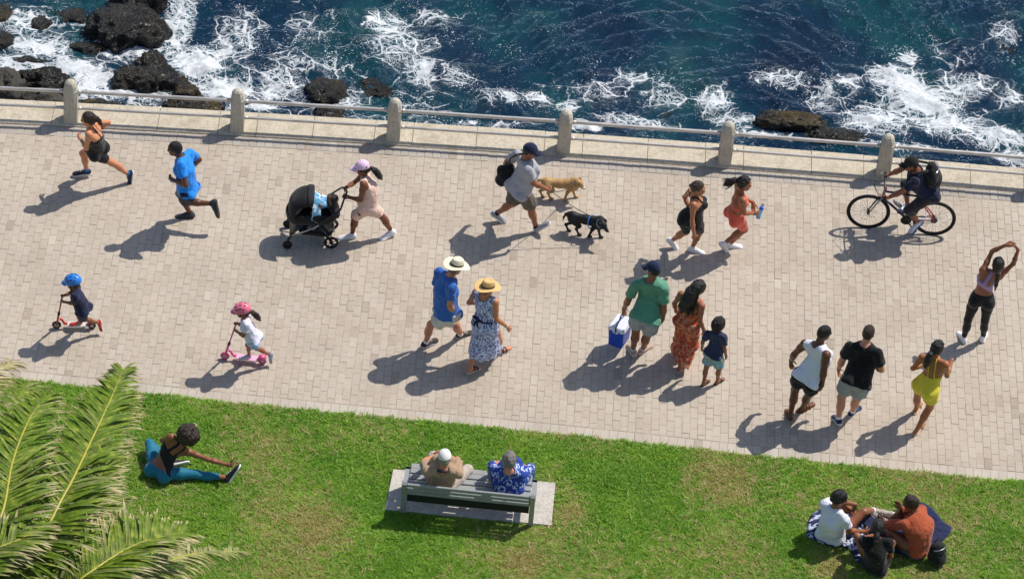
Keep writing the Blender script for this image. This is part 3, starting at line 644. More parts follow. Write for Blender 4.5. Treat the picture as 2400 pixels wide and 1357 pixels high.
# ------------------------------------------------------------------ poses: joint positions in metres
POSE = {
 'run_w': {'pel': [-6.451, 1.553, 0.769], 'che': [-6.44, 1.467, 1.052], 'nec': [-6.548, 1.512, 1.216], 'hea': [-6.569, 1.481, 1.402], 'shL': [-6.546, 1.33, 1.237], 'elL': [-6.58, 1.331, 0.95], 'wrL': [-6.712, 1.548, 0.953], 'haL': [-6.757, 1.632, 0.956], 'hiL': [-6.523, 1.493, 0.748], 'knL': [-6.24, 1.596, 0.48], 'anL': [-6.01, 1.713, 0.18], 'toL': [-5.988, 1.722, 0.015], 'shR': [-6.487, 1.682, 1.177], 'elR': [-6.321, 1.875, 1.043], 'wrR': [-6.439, 1.968, 0.84], 'haR': [-6.458, 1.908, 0.949], 'hiR': [-6.41, 1.637, 0.786], 'knR': [-6.702, 1.716, 0.519], 'anR': [-6.658, 1.778, 0.13], 'toR': [-6.812, 1.765, 0.064]},
 'run_m': {'pel': [-4.984, 0.737, 0.827], 'che': [-5.017, 0.764, 1.144], 'nec': [-5.08, 0.821, 1.356], 'hea': [-5.176, 0.806, 1.534], 'shL': [-5.061, 0.608, 1.386], 'elL': [-4.968, 0.468, 1.13], 'wrL': [-5.179, 0.621, 1.068], 'haL': [-5.251, 0.692, 1.06], 'hiL': [-4.993, 0.637, 0.826], 'knL': [-5.031, 0.845, 0.454], 'anL': [-4.616, 0.813, 0.505], 'toL': [-4.534, 0.768, 0.353], 'shR': [-4.979, 1.006, 1.302], 'elR': [-4.853, 1.149, 1.062], 'wrR': [-5.03, 0.959, 0.988], 'haR': [-5.126, 0.948, 1.02], 'hiR': [-4.954, 0.833, 0.815], 'knR': [-5.139, 1.017, 0.476], 'anR': [-4.975, 1.033, 0.09], 'toR': [-5.135, 1.021, 0.015]},
 'pram_w': {'pel': [-2.256, 0.784, 0.784], 'che': [-2.236, 0.796, 1.08], 'nec': [-2.341, 0.843, 1.255], 'hea': [-2.374, 0.825, 1.439], 'shL': [-2.339, 0.662, 1.273], 'elL': [-2.365, 0.607, 0.995], 'wrL': [-2.545, 0.753, 0.902], 'haL': [-2.605, 0.708, 0.959], 'hiL': [-2.247, 0.69, 0.777], 'knL': [-2.457, 0.836, 0.471], 'anL': [-2.483, 0.861, 0.08], 'toL': [-2.645, 0.836, 0.017], 'shR': [-2.337, 1.008, 1.173], 'elR': [-2.518, 1.02, 0.948], 'wrR': [-2.581, 0.807, 1.062], 'haR': [-2.617, 0.732, 1.106], 'hiR': [-2.298, 0.87, 0.779], 'knR': [-2.076, 0.931, 0.454], 'anR': [-1.897, 0.978, 0.11], 'toR': [-2.017, 0.905, 0.021]},
 'dog_m': {'pel': [-0.018, 1.246, 0.94], 'che': [0.098, 1.283, 1.259], 'nec': [0.034, 1.267, 1.497], 'hea': [0.106, 1.244, 1.688], 'shL': [-0.09, 1.441, 1.439], 'elL': [-0.228, 1.554, 1.182], 'wrL': [-0.269, 1.665, 0.935], 'haL': [-0.293, 1.702, 0.841], 'hiL': [-0.078, 1.335, 0.957], 'knL': [-0.086, 1.379, 0.522], 'anL': [-0.329, 1.495, 0.189], 'toL': [-0.224, 1.518, 0.043], 'shR': [0.095, 1.057, 1.464], 'elR': [0.196, 1.114, 1.173], 'wrR': [0.409, 1.179, 1.014], 'haR': [0.455, 1.238, 0.943], 'hiR': [0.058, 1.184, 0.907], 'knR': [0.188, 1.342, 0.52], 'anR': [0.283, 1.349, 0.101], 'toR': [0.433, 1.323, 0.202]},
 'walk_b': {'pel': [2.592, 1.012, 0.825], 'che': [2.68, 1.005, 1.096], 'nec': [2.599, 1.009, 1.273], 'hea': [2.651, 0.991, 1.447], 'shL': [2.554, 1.174, 1.22], 'elL': [2.483, 1.306, 0.985], 'wrL': [2.587, 1.157, 0.822], 'haL': [2.595, 1.23, 0.767], 'hiL': [2.504, 1.006, 0.847], 'knL': [2.556, 1.102, 0.475], 'anL': [2.366, 1.226, 0.169], 'toL': [2.445, 1.229, 0.028], 'shR': [2.6, 0.831, 1.247], 'elR': [2.605, 0.774, 0.975], 'wrR': [2.659, 0.738, 0.739], 'haR': [2.663, 0.764, 0.651], 'hiR': [2.676, 1.004, 0.79], 'knR': [2.775, 1.173, 0.453], 'anR': [2.686, 1.198, 0.081], 'toR': [2.831, 1.178, 0.015]},
 'walk_c': {'pel': [3.282, 1.247, 0.769], 'che': [3.296, 1.212, 1.057], 'nec': [3.292, 1.213, 1.257], 'hea': [3.344, 1.201, 1.437], 'shL': [3.264, 1.39, 1.23], 'elL': [3.299, 1.467, 0.958], 'wrL': [3.53, 1.378, 0.925], 'haL': [3.535, 1.317, 0.849], 'hiL': [3.239, 1.331, 0.773], 'knL': [3.436, 1.32, 0.426], 'anL': [3.256, 1.351, 0.08], 'toL': [3.403, 1.388, 0.015], 'shR': [3.344, 1.041, 1.233], 'elR': [3.394, 1.075, 0.954], 'wrR': [3.557, 1.227, 0.843], 'haR': [3.613, 1.28, 0.788], 'hiR': [3.317, 1.164, 0.749], 'knR': [3.452, 1.341, 0.418], 'anR': [3.164, 1.259, 0.164], 'toR': [3.213, 1.288, 0.011]},
 'cyc': {'pel': [6.208, 1.999, 0.861], 'che': [6.009, 2.017, 1.095], 'nec': [5.974, 1.997, 1.303], 'hea': [5.862, 1.952, 1.461], 'shL': [5.952, 1.793, 1.251], 'elL': [5.768, 1.801, 1.012], 'wrL': [5.598, 1.871, 0.821], 'haL': [5.539, 1.805, 0.868], 'hiL': [6.233, 1.903, 0.88], 'knL': [5.935, 1.899, 0.581], 'anL': [6.145, 2.034, 0.25], 'toL': [6.069, 2.023, 0.092], 'shR': [5.947, 2.205, 1.291], 'elR': [5.741, 2.236, 1.072], 'wrR': [5.622, 2.363, 0.872], 'haR': [5.558, 2.297, 0.91], 'hiR': [6.231, 2.097, 0.863], 'knR': [5.878, 2.301, 0.756], 'anR': [5.977, 2.294, 0.353], 'toR': [5.873, 2.152, 0.364]},
 'boy_s': {'pel': [-6.181, -1.863, 0.619], 'che': [-6.242, -1.864, 0.812], 'nec': [-6.279, -1.847, 0.953], 'hea': [-6.326, -1.797, 1.06], 'shL': [-6.257, -1.979, 0.956], 'elL': [-6.301, -1.939, 0.773], 'wrL': [-6.454, -1.878, 0.737], 'haL': [-6.494, -1.837, 0.711], 'hiL': [-6.196, -1.925, 0.609], 'knL': [-6.17, -1.816, 0.365], 'anL': [-5.984, -1.702, 0.217], 'toL': [-5.947, -1.713, 0.112], 'shR': [-6.274, -1.718, 0.912], 'elR': [-6.39, -1.711, 0.756], 'wrR': [-6.438, -1.849, 0.839], 'haR': [-6.473, -1.815, 0.798], 'hiR': [-6.147, -1.809, 0.626], 'knR': [-6.263, -1.753, 0.39], 'anR': [-6.26, -1.642, 0.15], 'toR': [-6.362, -1.675, 0.12]},
 'girl_s': {'pel': [-3.656, -2.211, 0.631], 'che': [-3.745, -2.205, 0.824], 'nec': [-3.776, -2.187, 0.985], 'hea': [-3.839, -2.125, 1.078], 'shL': [-3.75, -2.318, 0.986], 'elL': [-3.789, -2.353, 0.8], 'wrL': [-3.904, -2.233, 0.771], 'haL': [-3.94, -2.187, 0.747], 'hiL': [-3.669, -2.275, 0.621], 'knL': [-3.619, -2.149, 0.389], 'anL': [-3.434, -2.074, 0.216], 'toL': [-3.412, -2.087, 0.107], 'shR': [-3.771, -2.057, 0.932], 'elR': [-3.858, -2.069, 0.747], 'wrR': [-3.891, -2.178, 0.872], 'haR': [-3.921, -2.135, 0.835], 'hiR': [-3.624, -2.153, 0.64], 'knR': [-3.75, -2.108, 0.406], 'anR': [-3.73, -2.048, 0.15], 'toR': [-3.829, -2.091, 0.12]},
 'hat_m': {'pel': [-0.931, -1.543, 0.833], 'che': [-0.957, -1.486, 1.183], 'nec': [-0.913, -1.422, 1.43], 'hea': [-0.834, -1.422, 1.623], 'shL': [-1.071, -1.271, 1.376], 'elL': [-1.1, -1.327, 1.052], 'wrL': [-1.062, -1.289, 0.776], 'haL': [-1.041, -1.271, 0.675], 'hiL': [-0.838, -1.589, 0.846], 'knL': [-1.137, -1.5, 0.533], 'anL': [-1.196, -1.43, 0.11], 'toL': [-1.08, -1.307, 0.038], 'shR': [-0.866, -1.645, 1.435], 'elR': [-0.874, -1.686, 1.121], 'wrR': [-0.813, -1.608, 0.862], 'haR': [-0.802, -1.594, 0.759], 'hiR': [-1.01, -1.481, 0.811], 'knR': [-0.778, -1.369, 0.452], 'anR': [-0.697, -1.156, 0.082], 'toR': [-0.565, -1.052, 0.013]},
 'hat_w': {'pel': [-0.334, -1.65, 0.812], 'che': [-0.355, -1.64, 1.105], 'nec': [-0.391, -1.651, 1.304], 'hea': [-0.356, -1.677, 1.489], 'shL': [-0.515, -1.521, 1.262], 'elL': [-0.605, -1.461, 0.994], 'wrL': [-0.347, -1.44, 1.027], 'haL': [-0.247, -1.37, 1.049], 'hiL': [-0.396, -1.581, 0.797], 'knL': [-0.457, -1.644, 0.403], 'anL': [-0.513, -1.893, 0.1], 'toL': [-0.405, -1.789, 0.023], 'shR': [-0.225, -1.734, 1.301], 'elR': [-0.186, -1.796, 1.022], 'wrR': [-0.026, -1.734, 0.836], 'haR': [0.017, -1.714, 0.753], 'hiR': [-0.264, -1.714, 0.811], 'knR': [-0.132, -1.614, 0.443], 'anR': [-0.111, -1.455, 0.08], 'toR': [0.006, -1.343, 0.037]},
 'green_m': {'pel': [1.974, -1.399, 0.961], 'che': [2.058, -1.199, 1.27], 'nec': [1.98, -1.291, 1.544], 'hea': [1.999, -1.262, 1.757], 'shL': [1.773, -1.26, 1.429], 'elL': [1.698, -1.248, 1.112], 'wrL': [1.654, -1.161, 0.843], 'haL': [1.643, -1.131, 0.739], 'hiL': [1.863, -1.391, 0.995], 'knL': [1.856, -1.259, 0.555], 'anL': [1.852, -1.22, 0.109], 'toL': [1.803, -1.067, 0.021], 'shR': [2.191, -1.395, 1.507], 'elR': [2.209, -1.428, 1.182], 'wrR': [2.219, -1.376, 0.901], 'haR': [2.205, -1.342, 0.799], 'hiR': [2.074, -1.44, 0.936], 'knR': [2.036, -1.284, 0.509], 'anR': [1.995, -1.159, 0.08], 'toR': [2.101, -1.016, 0.015]},
 'orange_w': {'pel': [2.599, -1.327, 0.87], 'che': [2.625, -1.331, 1.163], 'nec': [2.616, -1.356, 1.363], 'hea': [2.684, -1.34, 1.539], 'shL': [2.447, -1.284, 1.336], 'elL': [2.373, -1.2, 1.07], 'wrL': [2.414, -1.114, 0.835], 'haL': [2.502, -1.077, 0.868], 'hiL': [2.526, -1.267, 0.868], 'knL': [2.529, -1.249, 0.465], 'anL': [2.518, -1.156, 0.08], 'toL': [2.647, -1.052, 0.052], 'shR': [2.747, -1.483, 1.325], 'elR': [2.754, -1.512, 1.038], 'wrR': [2.83, -1.431, 0.81], 'haR': [2.839, -1.403, 0.719], 'hiR': [2.673, -1.383, 0.854], 'knR': [2.683, -1.375, 0.451], 'anR': [2.549, -1.502, 0.1], 'toR': [2.626, -1.364, 0.043]},
 'boy_b': {'pel': [3.001, -1.706, 0.629], 'che': [3.054, -1.661, 0.837], 'nec': [2.999, -1.664, 0.983], 'hea': [3.022, -1.602, 1.101], 'shL': [2.88, -1.617, 0.911], 'elL': [2.828, -1.574, 0.716], 'wrL': [2.83, -1.512, 0.546], 'haL': [2.832, -1.495, 0.48], 'hiL': [2.942, -1.67, 0.626], 'knL': [2.922, -1.697, 0.34], 'anL': [2.904, -1.744, 0.061], 'toL': [2.971, -1.658, 0.014], 'shR': [3.104, -1.766, 0.993], 'elR': [3.135, -1.764, 0.789], 'wrR': [3.174, -1.729, 0.616], 'haR': [3.191, -1.721, 0.551], 'hiR': [3.057, -1.749, 0.624], 'knR': [3.109, -1.705, 0.343], 'anR': [3.101, -1.695, 0.06], 'toR': [3.174, -1.608, 0.022]},
 'tank_m': {'pel': [4.319, -2.379, 0.936], 'che': [4.473, -2.285, 1.234], 'nec': [4.405, -2.273, 1.476], 'hea': [4.481, -2.208, 1.659], 'shL': [4.234, -2.163, 1.374], 'elL': [4.112, -2.101, 1.089], 'wrL': [4.096, -1.975, 0.843], 'haL': [4.11, -1.963, 0.74], 'hiL': [4.223, -2.35, 0.978], 'knL': [4.188, -2.248, 0.547], 'anL': [4.172, -2.312, 0.119], 'toL': [4.144, -2.167, 0.021], 'shR': [4.523, -2.466, 1.474], 'elR': [4.527, -2.465, 1.158], 'wrR': [4.541, -2.439, 0.882], 'haR': [4.519, -2.466, 0.783], 'hiR': [4.399, -2.433, 0.897], 'knR': [4.397, -2.263, 0.489], 'anR': [4.353, -2.122, 0.08], 'toR': [4.48, -2.002, 0.025]},
 'black_m': {'pel': [5.019, -2.365, 0.944], 'che': [5.11, -2.196, 1.237], 'nec': [5.075, -2.212, 1.477], 'hea': [5.114, -2.128, 1.662], 'shL': [4.865, -2.183, 1.402], 'elL': [4.802, -2.15, 1.098], 'wrL': [4.786, -2.059, 0.839], 'haL': [4.799, -2.053, 0.737], 'hiL': [4.923, -2.382, 0.991], 'knL': [4.859, -2.335, 0.556], 'anL': [4.868, -2.346, 0.128], 'toL': [4.828, -2.211, 0.022], 'shR': [5.264, -2.329, 1.454], 'elR': [5.353, -2.332, 1.154], 'wrR': [5.294, -2.115, 0.997], 'haR': [5.292, -2.187, 1.098], 'hiR': [5.114, -2.376, 0.907], 'knR': [5.088, -2.271, 0.483], 'anR': [5.081, -2.12, 0.081], 'toR': [5.172, -1.978, 0.015]},
 'yel_w': {'pel': [6.069, -2.257, 0.846], 'che': [6.121, -2.214, 1.136], 'nec': [6.094, -2.208, 1.343], 'hea': [6.112, -2.185, 1.53], 'shL': [5.926, -2.152, 1.289], 'elL': [5.831, -2.113, 1.02], 'wrL': [6.05, -1.985, 1.038], 'haL': [6.138, -1.955, 1.056], 'hiL': [6.002, -2.188, 0.837], 'knL': [5.983, -2.044, 0.46], 'anL': [6.017, -1.935, 0.081], 'toL': [6.077, -1.794, 0.014], 'shR': [6.248, -2.311, 1.337], 'elR': [6.31, -2.252, 1.062], 'wrR': [6.375, -2.038, 1.179], 'haR': [6.326, -2.094, 1.119], 'hiR': [6.121, -2.339, 0.844], 'knR': [6.149, -2.283, 0.445], 'anR': [6.012, -2.391, 0.09], 'toR': [6.093, -2.25, 0.049]},
 'str_w': {'pel': [6.934, -0.314, 0.877], 'che': [6.931, -0.288, 1.17], 'nec': [7.038, -0.261, 1.34], 'hea': [7.073, -0.268, 1.526], 'shL': [6.872, -0.287, 1.418], 'elL': [6.973, -0.118, 1.633], 'wrL': [7.14, -0.171, 1.817], 'haL': [7.228, -0.188, 1.852], 'hiL': [6.84, -0.302, 0.867], 'knL': [6.778, -0.371, 0.475], 'anL': [6.779, -0.331, 0.081], 'toL': [6.732, -0.186, 0.014], 'shR': [7.153, -0.176, 1.222], 'elR': [7.312, -0.158, 1.464], 'wrR': [7.341, -0.136, 1.714], 'haR': [7.291, -0.145, 1.796], 'hiR': [7.028, -0.32, 0.87], 'knR': [7.034, -0.353, 0.468], 'anR': [7.07, -0.277, 0.08], 'toR': [7.109, -0.128, 0.015]},
 'sit_w': {'pel': [-4.698, -4.501, 0.12], 'che': [-4.596, -4.366, 0.392], 'nec': [-4.432, -4.372, 0.519], 'hea': [-4.323, -4.333, 0.675], 'shL': [-4.567, -4.362, 0.651], 'elL': [-4.717, -4.221, 0.43], 'wrL': [-4.588, -4.178, 0.197], 'haL': [-4.524, -4.164, 0.124], 'hiL': [-4.794, -4.462, 0.122], 'knL': [-4.919, -4.065, 0.193], 'anL': [-4.568, -4.279, 0.08], 'toL': [-4.402, -4.246, 0.05], 'shR': [-4.339, -4.337, 0.359], 'elR': [-4.05, -4.432, 0.334], 'wrR': [-3.768, -4.485, 0.312], 'haR': [-3.66, -4.529, 0.363], 'hiR': [-4.608, -4.553, 0.118], 'knR': [-4.196, -4.518, 0.11], 'anR': [-3.786, -4.507, 0.08], 'toR': [-3.643, -4.436, 0.209]},
 'ben_m': {'pel': [-0.742, -4.624, 0.47], 'che': [-0.751, -4.585, 0.777], 'nec': [-0.747, -4.791, 0.842], 'hea': [-0.739, -4.7, 1.015], 'shL': [-0.956, -4.778, 0.787], 'elL': [-1.028, -4.5, 0.704], 'wrL': [-0.914, -4.284, 0.608], 'haL': [-0.856, -4.204, 0.61], 'hiL': [-0.831, -4.582, 0.453], 'knL': [-0.908, -4.173, 0.495], 'anL': [-0.903, -4.237, 0.09], 'toL': [-0.915, -4.075, 0.03], 'shR': [-0.533, -4.776, 0.798], 'elR': [-0.566, -4.448, 0.753], 'wrR': [-0.616, -4.74, 0.838], 'haR': [-0.65, -4.406, 0.888], 'hiR': [-0.667, -4.69, 0.472], 'knR': [-0.412, -4.359, 0.476], 'anR': [-0.47, -4.233, 0.09], 'toR': [-0.405, -4.084, 0.03]},
 'ben_w': {'pel': [0.18, -4.587, 0.47], 'che': [0.193, -4.532, 0.749], 'nec': [0.164, -4.7, 0.847], 'hea': [0.156, -4.634, 1.017], 'shL': [-0.004, -4.68, 0.779], 'elL': [-0.09, -4.43, 0.689], 'wrL': [0.061, -4.261, 0.595], 'haL': [0.113, -4.187, 0.577], 'hiL': [0.089, -4.598, 0.468], 'knL': [-0.046, -4.233, 0.47], 'anL': [-0.013, -4.224, 0.09], 'toL': [-0.029, -4.075, 0.03], 'shR': [0.345, -4.715, 0.823], 'elR': [0.431, -4.478, 0.701], 'wrR': [0.328, -4.278, 0.601], 'haR': [0.28, -4.202, 0.58], 'hiR': [0.27, -4.573, 0.455], 'knR': [0.454, -4.231, 0.472], 'anR': [0.452, -4.24, 0.09], 'toR': [0.489, -4.095, 0.03]},
 'pic_a': {'pel': [4.726, -4.679, 0.131], 'che': [4.708, -4.754, 0.435], 'nec': [4.725, -4.695, 0.644], 'hea': [4.758, -4.671, 0.841], 'shL': [4.585, -4.548, 0.583], 'elL': [4.797, -4.358, 0.471], 'wrL': [5.047, -4.315, 0.379], 'haL': [5.017, -4.353, 0.284], 'hiL': [4.637, -4.627, 0.13], 'knL': [4.823, -4.326, 0.37], 'anL': [5.124, -4.24, 0.09], 'toL': [5.254, -4.119, 0.076], 'shR': [4.84, -4.874, 0.655], 'elR': [4.953, -4.836, 0.373], 'wrR': [5.161, -4.711, 0.258], 'haR': [5.233, -4.656, 0.213], 'hiR': [4.833, -4.69, 0.131], 'knR': [5.161, -4.435, 0.364], 'anR': [5.336, -4.114, 0.089], 'toR': [5.575, -4.231, 0.144]},
 'pic_b': {'pel': [5.337, -5.2, 0.121], 'che': [5.303, -5.235, 0.399], 'nec': [5.296, -5.134, 0.564], 'hea': [5.296, -5.076, 0.735], 'shL': [5.112, -5.18, 0.556], 'elL': [5.128, -4.973, 0.373], 'wrL': [5.294, -4.801, 0.298], 'haL': [5.335, -4.721, 0.279], 'hiL': [5.276, -5.123, 0.119], 'knL': [5.059, -4.905, 0.353], 'anL': [5.303, -4.815, 0.08], 'toL': [5.286, -4.657, 0.056], 'shR': [5.476, -5.163, 0.557], 'elR': [5.536, -5.175, 0.289], 'wrR': [5.522, -4.937, 0.246], 'haR': [5.507, -4.849, 0.227], 'hiR': [5.423, -5.24, 0.12], 'knR': [5.551, -4.971, 0.363], 'anR': [5.365, -4.804, 0.08], 'toR': [5.422, -4.657, 0.054]},
 'pic_c': {'pel': [5.926, -4.753, 0.133], 'che': [5.929, -4.761, 0.458], 'nec': [5.817, -4.66, 0.622], 'hea': [5.749, -4.625, 0.815], 'shL': [5.679, -4.832, 0.588], 'elL': [5.453, -4.703, 0.41], 'wrL': [5.391, -4.469, 0.275], 'haL': [5.401, -4.538, 0.37], 'hiL': [5.889, -4.85, 0.128], 'knL': [5.53, -4.833, 0.386], 'anL': [5.566, -4.517, 0.09], 'toL': [5.414, -4.415, 0.077], 'shR': [5.939, -4.488, 0.555], 'elR': [5.661, -4.421, 0.42], 'wrR': [5.639, -4.596, 0.634], 'haR': [5.589, -4.553, 0.715], 'hiR': [5.942, -4.651, 0.13], 'knR': [5.773, -4.387, 0.441], 'anR': [5.526, -4.324, 0.09], 'toR': [5.375, -4.22, 0.097]},
}
# ------------------------------------------------------------------ people
class Fig:
    """one person: joints (world), frames, body and clothes"""
    def __init__(s, key, label, H, fem, skin, yaw, face=None, girth=1., hs=1., bust=1., belly=0., glute=1., cat='person', pitch=-8, curl=.5, curlL=None, curlR=None, muscle=1., bare=False, group=None):
        s.j = {k: np.array(v, float) for k, v in POSE[key].items()}
        s.H = H; s.S = H/1.75; s.fem = fem; s.g = girth; s.hs = hs*(1 if H > 1.4 else 1); s.key = key
        j = s.j
        s.pel = j['pel']; s.up = nrm(j['che']-j['pel']); s.lp = orth(j['hiL']-j['hiR'], s.up); s.fp = np.cross(s.lp, s.up)
        s.uc = nrm(j['nec']-j['che']); s.lc = orth(j['shL']-j['shR'], s.uc); s.fc = np.cross(s.lc, s.uc)
        fy = math.radians(yaw if face is None else face); pt = math.radians(pitch)
        s.hf = np.array([math.cos(fy)*math.cos(pt), math.sin(fy)*math.cos(pt), math.sin(pt)]); s.hl = nrm(np.cross((0, 0, 1), s.hf)); s.hu = np.cross(s.hf, s.hl)
        s.hd = j['hea']
        base = (j['anL']+j['anR'])/2; s.org = np.array([base[0], base[1], 0.0]) if j['pel'][2] > .3 else np.array([j['pel'][0], j['pel'][1], 0.])
        s.skin = mat_skin(skin); s.skinc = skin; s.bust = bust; s.belly = belly; s.glute = glute; s.mu = muscle; s.seed = abs(hash(key)) % 999 if False else sum(map(ord, key))
        s.feet = {}
        for q in 'LR':
            an, to, kn = j['an'+q], j['to'+q], j['kn'+q]
            d0 = nrm(to-an); n0 = orth(kn-an, d0)
            if np.dot(n0, kn-an) < 0: n0 = -n0
            al = math.radians(16.5); e = math.cos(al)*d0+math.sin(al)*n0; nn = math.cos(al)*n0-math.sin(al)*d0
            s.feet[q] = (e, nn, np.cross(nn, e))
        # body
        P = s.torso()+s.arms()+s.legs()+s.head()
        for q in 'LR': P += s.hand(q)
        if bare or True: P += s.foot_prims()
        V, Q = implicit(P, .0115 if H > 1.4 else .009, .03*s.S)
        tb = MB()
        for q in 'LR': s.fingers(tb, q, {'L': curlL, 'R': curlR}[q] if {'L': curlL, 'R': curlR}[q] is not None else curl)
        n = len(V); fing = [tuple(i+n for i in f) for f in tb.f]
        allv = list(map(tuple, V))+tb.v
        allf = [tuple(q) for q in Q.tolist()]+fing
        s.ob = mesh_obj('person', allv, allf, s.skin, None, s.org)
        tag(s.ob, label, cat, group)
        s.face_parts()
    # -- body primitives
    def torso(s, off=0, hem=None, shirt=False, so=None):
        j, S, g = s.j, s.S, s.g; so = off if so is None else so
        if s.fem: hp, wa, ch, upc = (.160, .120), (.118, .090), (.135, .100), (.118, .078)
        else: hp, wa, ch, upc = (.150, .112), (.140, .105), (.160, .118), (.140, .088)
        gg = [g, g*1.04, g, .5+.5*g]
        hp, wa, ch, upc = [(a*S*q, b*S*q) for (a, b), q in zip((hp, wa, ch, upc), gg)]
        hc = (j['hiL']+j['hiR'])/2+s.up*.02*S; w = s.pel+(j['che']-s.pel)*.58; ch_c = j['che']+s.uc*.02*S; u = j['nec']-s.uc*.065*S
        P = [ec(hc-s.up*.035*S, hc+s.up*.04*S, s.lp, *hp, *hp, off=off), ec(hc+s.up*.03*S, w, s.lp, *hp, *wa, off=off), ec(w, ch_c, s.lc, *wa, *ch, off=off), ec(ch_c, u, s.lc, *ch, *upc, off=off)]
        for q, sg in (('L', 1), ('R', -1)):
            P.append(rc(j['nec']-s.uc*.02*S, j['sh'+q]-s.uc*.005, .052*S, .046*S*(.6+.4*g), off=so))
            P.append(rc(j['sh'+q]-s.uc*.03*S, j['che']+s.lc*sg*.07*S, .050*S, .06*S, off=so))
            if s.fem: P.append(el(ch_c+s.fc*(ch[1]-.015*S)+s.lc*sg*.062*S*g-s.uc*.005, s.fc, s.lc, s.uc, np.array([.055, .056, .055])*S*s.bust*(.6+.4*g), off=off))
            else: P.append(el(ch_c+s.fc*(ch[1]-.03*S)+s.lc*sg*.07*S*g+s.uc*.03*S, s.fc, s.lc, s.uc, np.array([.04, .075, .06])*S, off=off))
            P.append(el(j['hi'+q]-s.fp*.06*S*s.glute-s.up*.035*S+s.lp*sg*.012, s.fp, s.lp, s.up, np.array([.085, .085, .095])*S*s.glute*(.5+.5*g), off=off))
        if s.belly: P.append(el(s.pel+s.up*.10*S+s.fp*.05*S*s.belly, s.fp, s.lp, s.up, np.array([.11, .14, .14])*S*s.belly, off=off))
        return P
    def arms(s, off=0):
        j, S, g = s.j, s.S, (.55+.45*s.g)*s.mu*(.86 if s.fem else 1.); P = []
        for q in 'LR':
            a, b, c = j['sh'+q], j['el'+q], j['wr'+q]
            P += [rc(a, a*.6+b*.4, .056*S*g, .048*S*g, off), rc(a*.6+b*.4, b, .048*S*g, .038*S*g, off), rc(b, b*.7+c*.3, .038*S*g, .041*S*g, off), rc(b*.7+c*.3, c, .041*S*g, .027*S*(.7+.3*g), off)]
        return P
    def legs(s, off=0):
        j, S, g = s.j, s.S, s.g*(.5+.5*s.mu)*(1.03 if s.fem else 1.); P = []
        for q in 'LR':
            a, b, c = j['hi'+q], j['kn'+q], j['an'+q]; sh = nrm(c-b); th = nrm(b-a)
            e = s.feet[q][0]; back = -orth(e, sh)
            P += [rc(a, a*.55+b*.45, .085*S*g, .078*S*g, off), rc(a*.55+b*.45, b, .078*S*g, .055*S*(.6+.4*g), off), rc(b, b*.55+c*.45+back*.008, .053*S*(.6+.4*g), .050*S*(.6+.4*g), off), rc(b*.55+c*.45, c, .048*S*(.6+.4*g), .033*S*(.8+.2*g), off),
                  el(b*.68+c*.32+back*.022*S, sh, back, np.cross(sh, back), np.array([.10, .044, .05])*S*(.6+.4*g), off=off)]
        return P
    def head(s):
        c, f, l, u, h = s.hd, s.hf, s.hl, s.hu, s.hs
        nk = .048 if s.fem else .057
        P = [rc(s.j['nec']-s.uc*.02, c-u*.055*h-f*.018*h, nk*s.S*1.05, nk*h*.98), el(c+u*.012*h-f*.012*h, f, l, u, np.array([.100, .078, .104])*h), el(c+f*.025*h-u*.045*h, f, l, u, np.array([.072, .060, .082])*h), el(c+f*.055*h-u*.098*h, f, l, u, np.array([.028, .032, .024])*h)]
        nose = rc(c+f*.093*h+u*.004*h, c+f*.108*h-u*.036*h, .008*h, .0135*h); nose['k'] = .012; P.append(nose)
        for sg in (1, -1):
            e = el(c+l*sg*.079*h-f*.006*h-u*.022*h, f, l, u, np.array([.022, .011, .034])*h); e['k'] = .01; P.append(e)
            b = el(c+l*sg*.03*h+f*.086*h+u*.018*h, f, l, u, np.array([.014, .028, .011])*h); b['k'] = .02; P.append(b)
        return P
    def face_parts(s):
        c, f, l, u, h = s.hd, s.hf, s.hl, s.hu, s.hs
        for sg in (1, -1):
            m = MB(); m.ellip(c+l*sg*.032*h+f*.083*h-u*.003*h, f*.014*h, l*.016*h, u*.009*h, 8, 6)
            m.build('eye', mat_simple('eye', '#1d1512', .2), s.ob, s.org)
            m = MB(); m.tube([c+l*sg*(.014+.015*i)*h+f*(.099-.004*i*i)*h+u*(.022+.003*math.sin(i*1.5))*h for i in range(3)], [.003*h, .0045*h, .002*h], 5)
            m.build('eyebrow', mat_simple('brow', '#1a120d', .7), s.ob, s.org)
        m = MB(); m.ellip(c+f*.088*h-u*.066*h, f*.012*h, l*.024*h, u*.009*h, 8, 6)
        sk = srgb(s.skinc); m.build('mouth', mat_simple('lips', (sk[0]*.75, sk[1]*.45, sk[2]*.45), .4), s.ob, s.org)
    def handframe(s, q):
        a = nrm(s.j['ha'+q]-s.j['wr'+q]); sg = 1 if q == 'L' else -1
        n = orth(-s.lc*sg, a)   # palm faces the body
        return a, n, np.cross(a, n)
    def hand(s, q):
        a, n, b = s.handframe(q); w = s.j['wr'+q]; S = s.S
        c = w+a*.055*S
        P = [rc(w, w+a*.03*S, .026*S, .027*S), el(c, a, b, n, np.array([.05, .04, .019])*S)]
        for p in P: p['k'] = .015
        return P
    def fingers(s, mb, q, curl):
        a, n, b = s.handframe(q); S = s.S*(1.05 if s.H > 1.4 else 1.0); w = s.j['wr'+q]
        fwd = s.fc; 
        bs = 1 if np.dot(b, fwd) > 0 else -1      # thumb side looks forward
        for i, (o, ln) in enumerate(((.028, .066), (.010, .074), (-.009, .069), (-.027, .055))):
            p = w+a*.085*S+b*bs*o*S; d = a.copy(); pts = [p-a*.02*S, p]; ang = 0
            for k, seg in enumerate((.45, .32, .26)):
                ang += curl*(.5+.35*k); dd = a*math.cos(ang)+n*math.sin(ang); p = p+dd*ln*seg*S; pts.append(p)
            mb.tube(pts, [.010*S, .010*S, .009*S, .008*S, .006*S], 6)
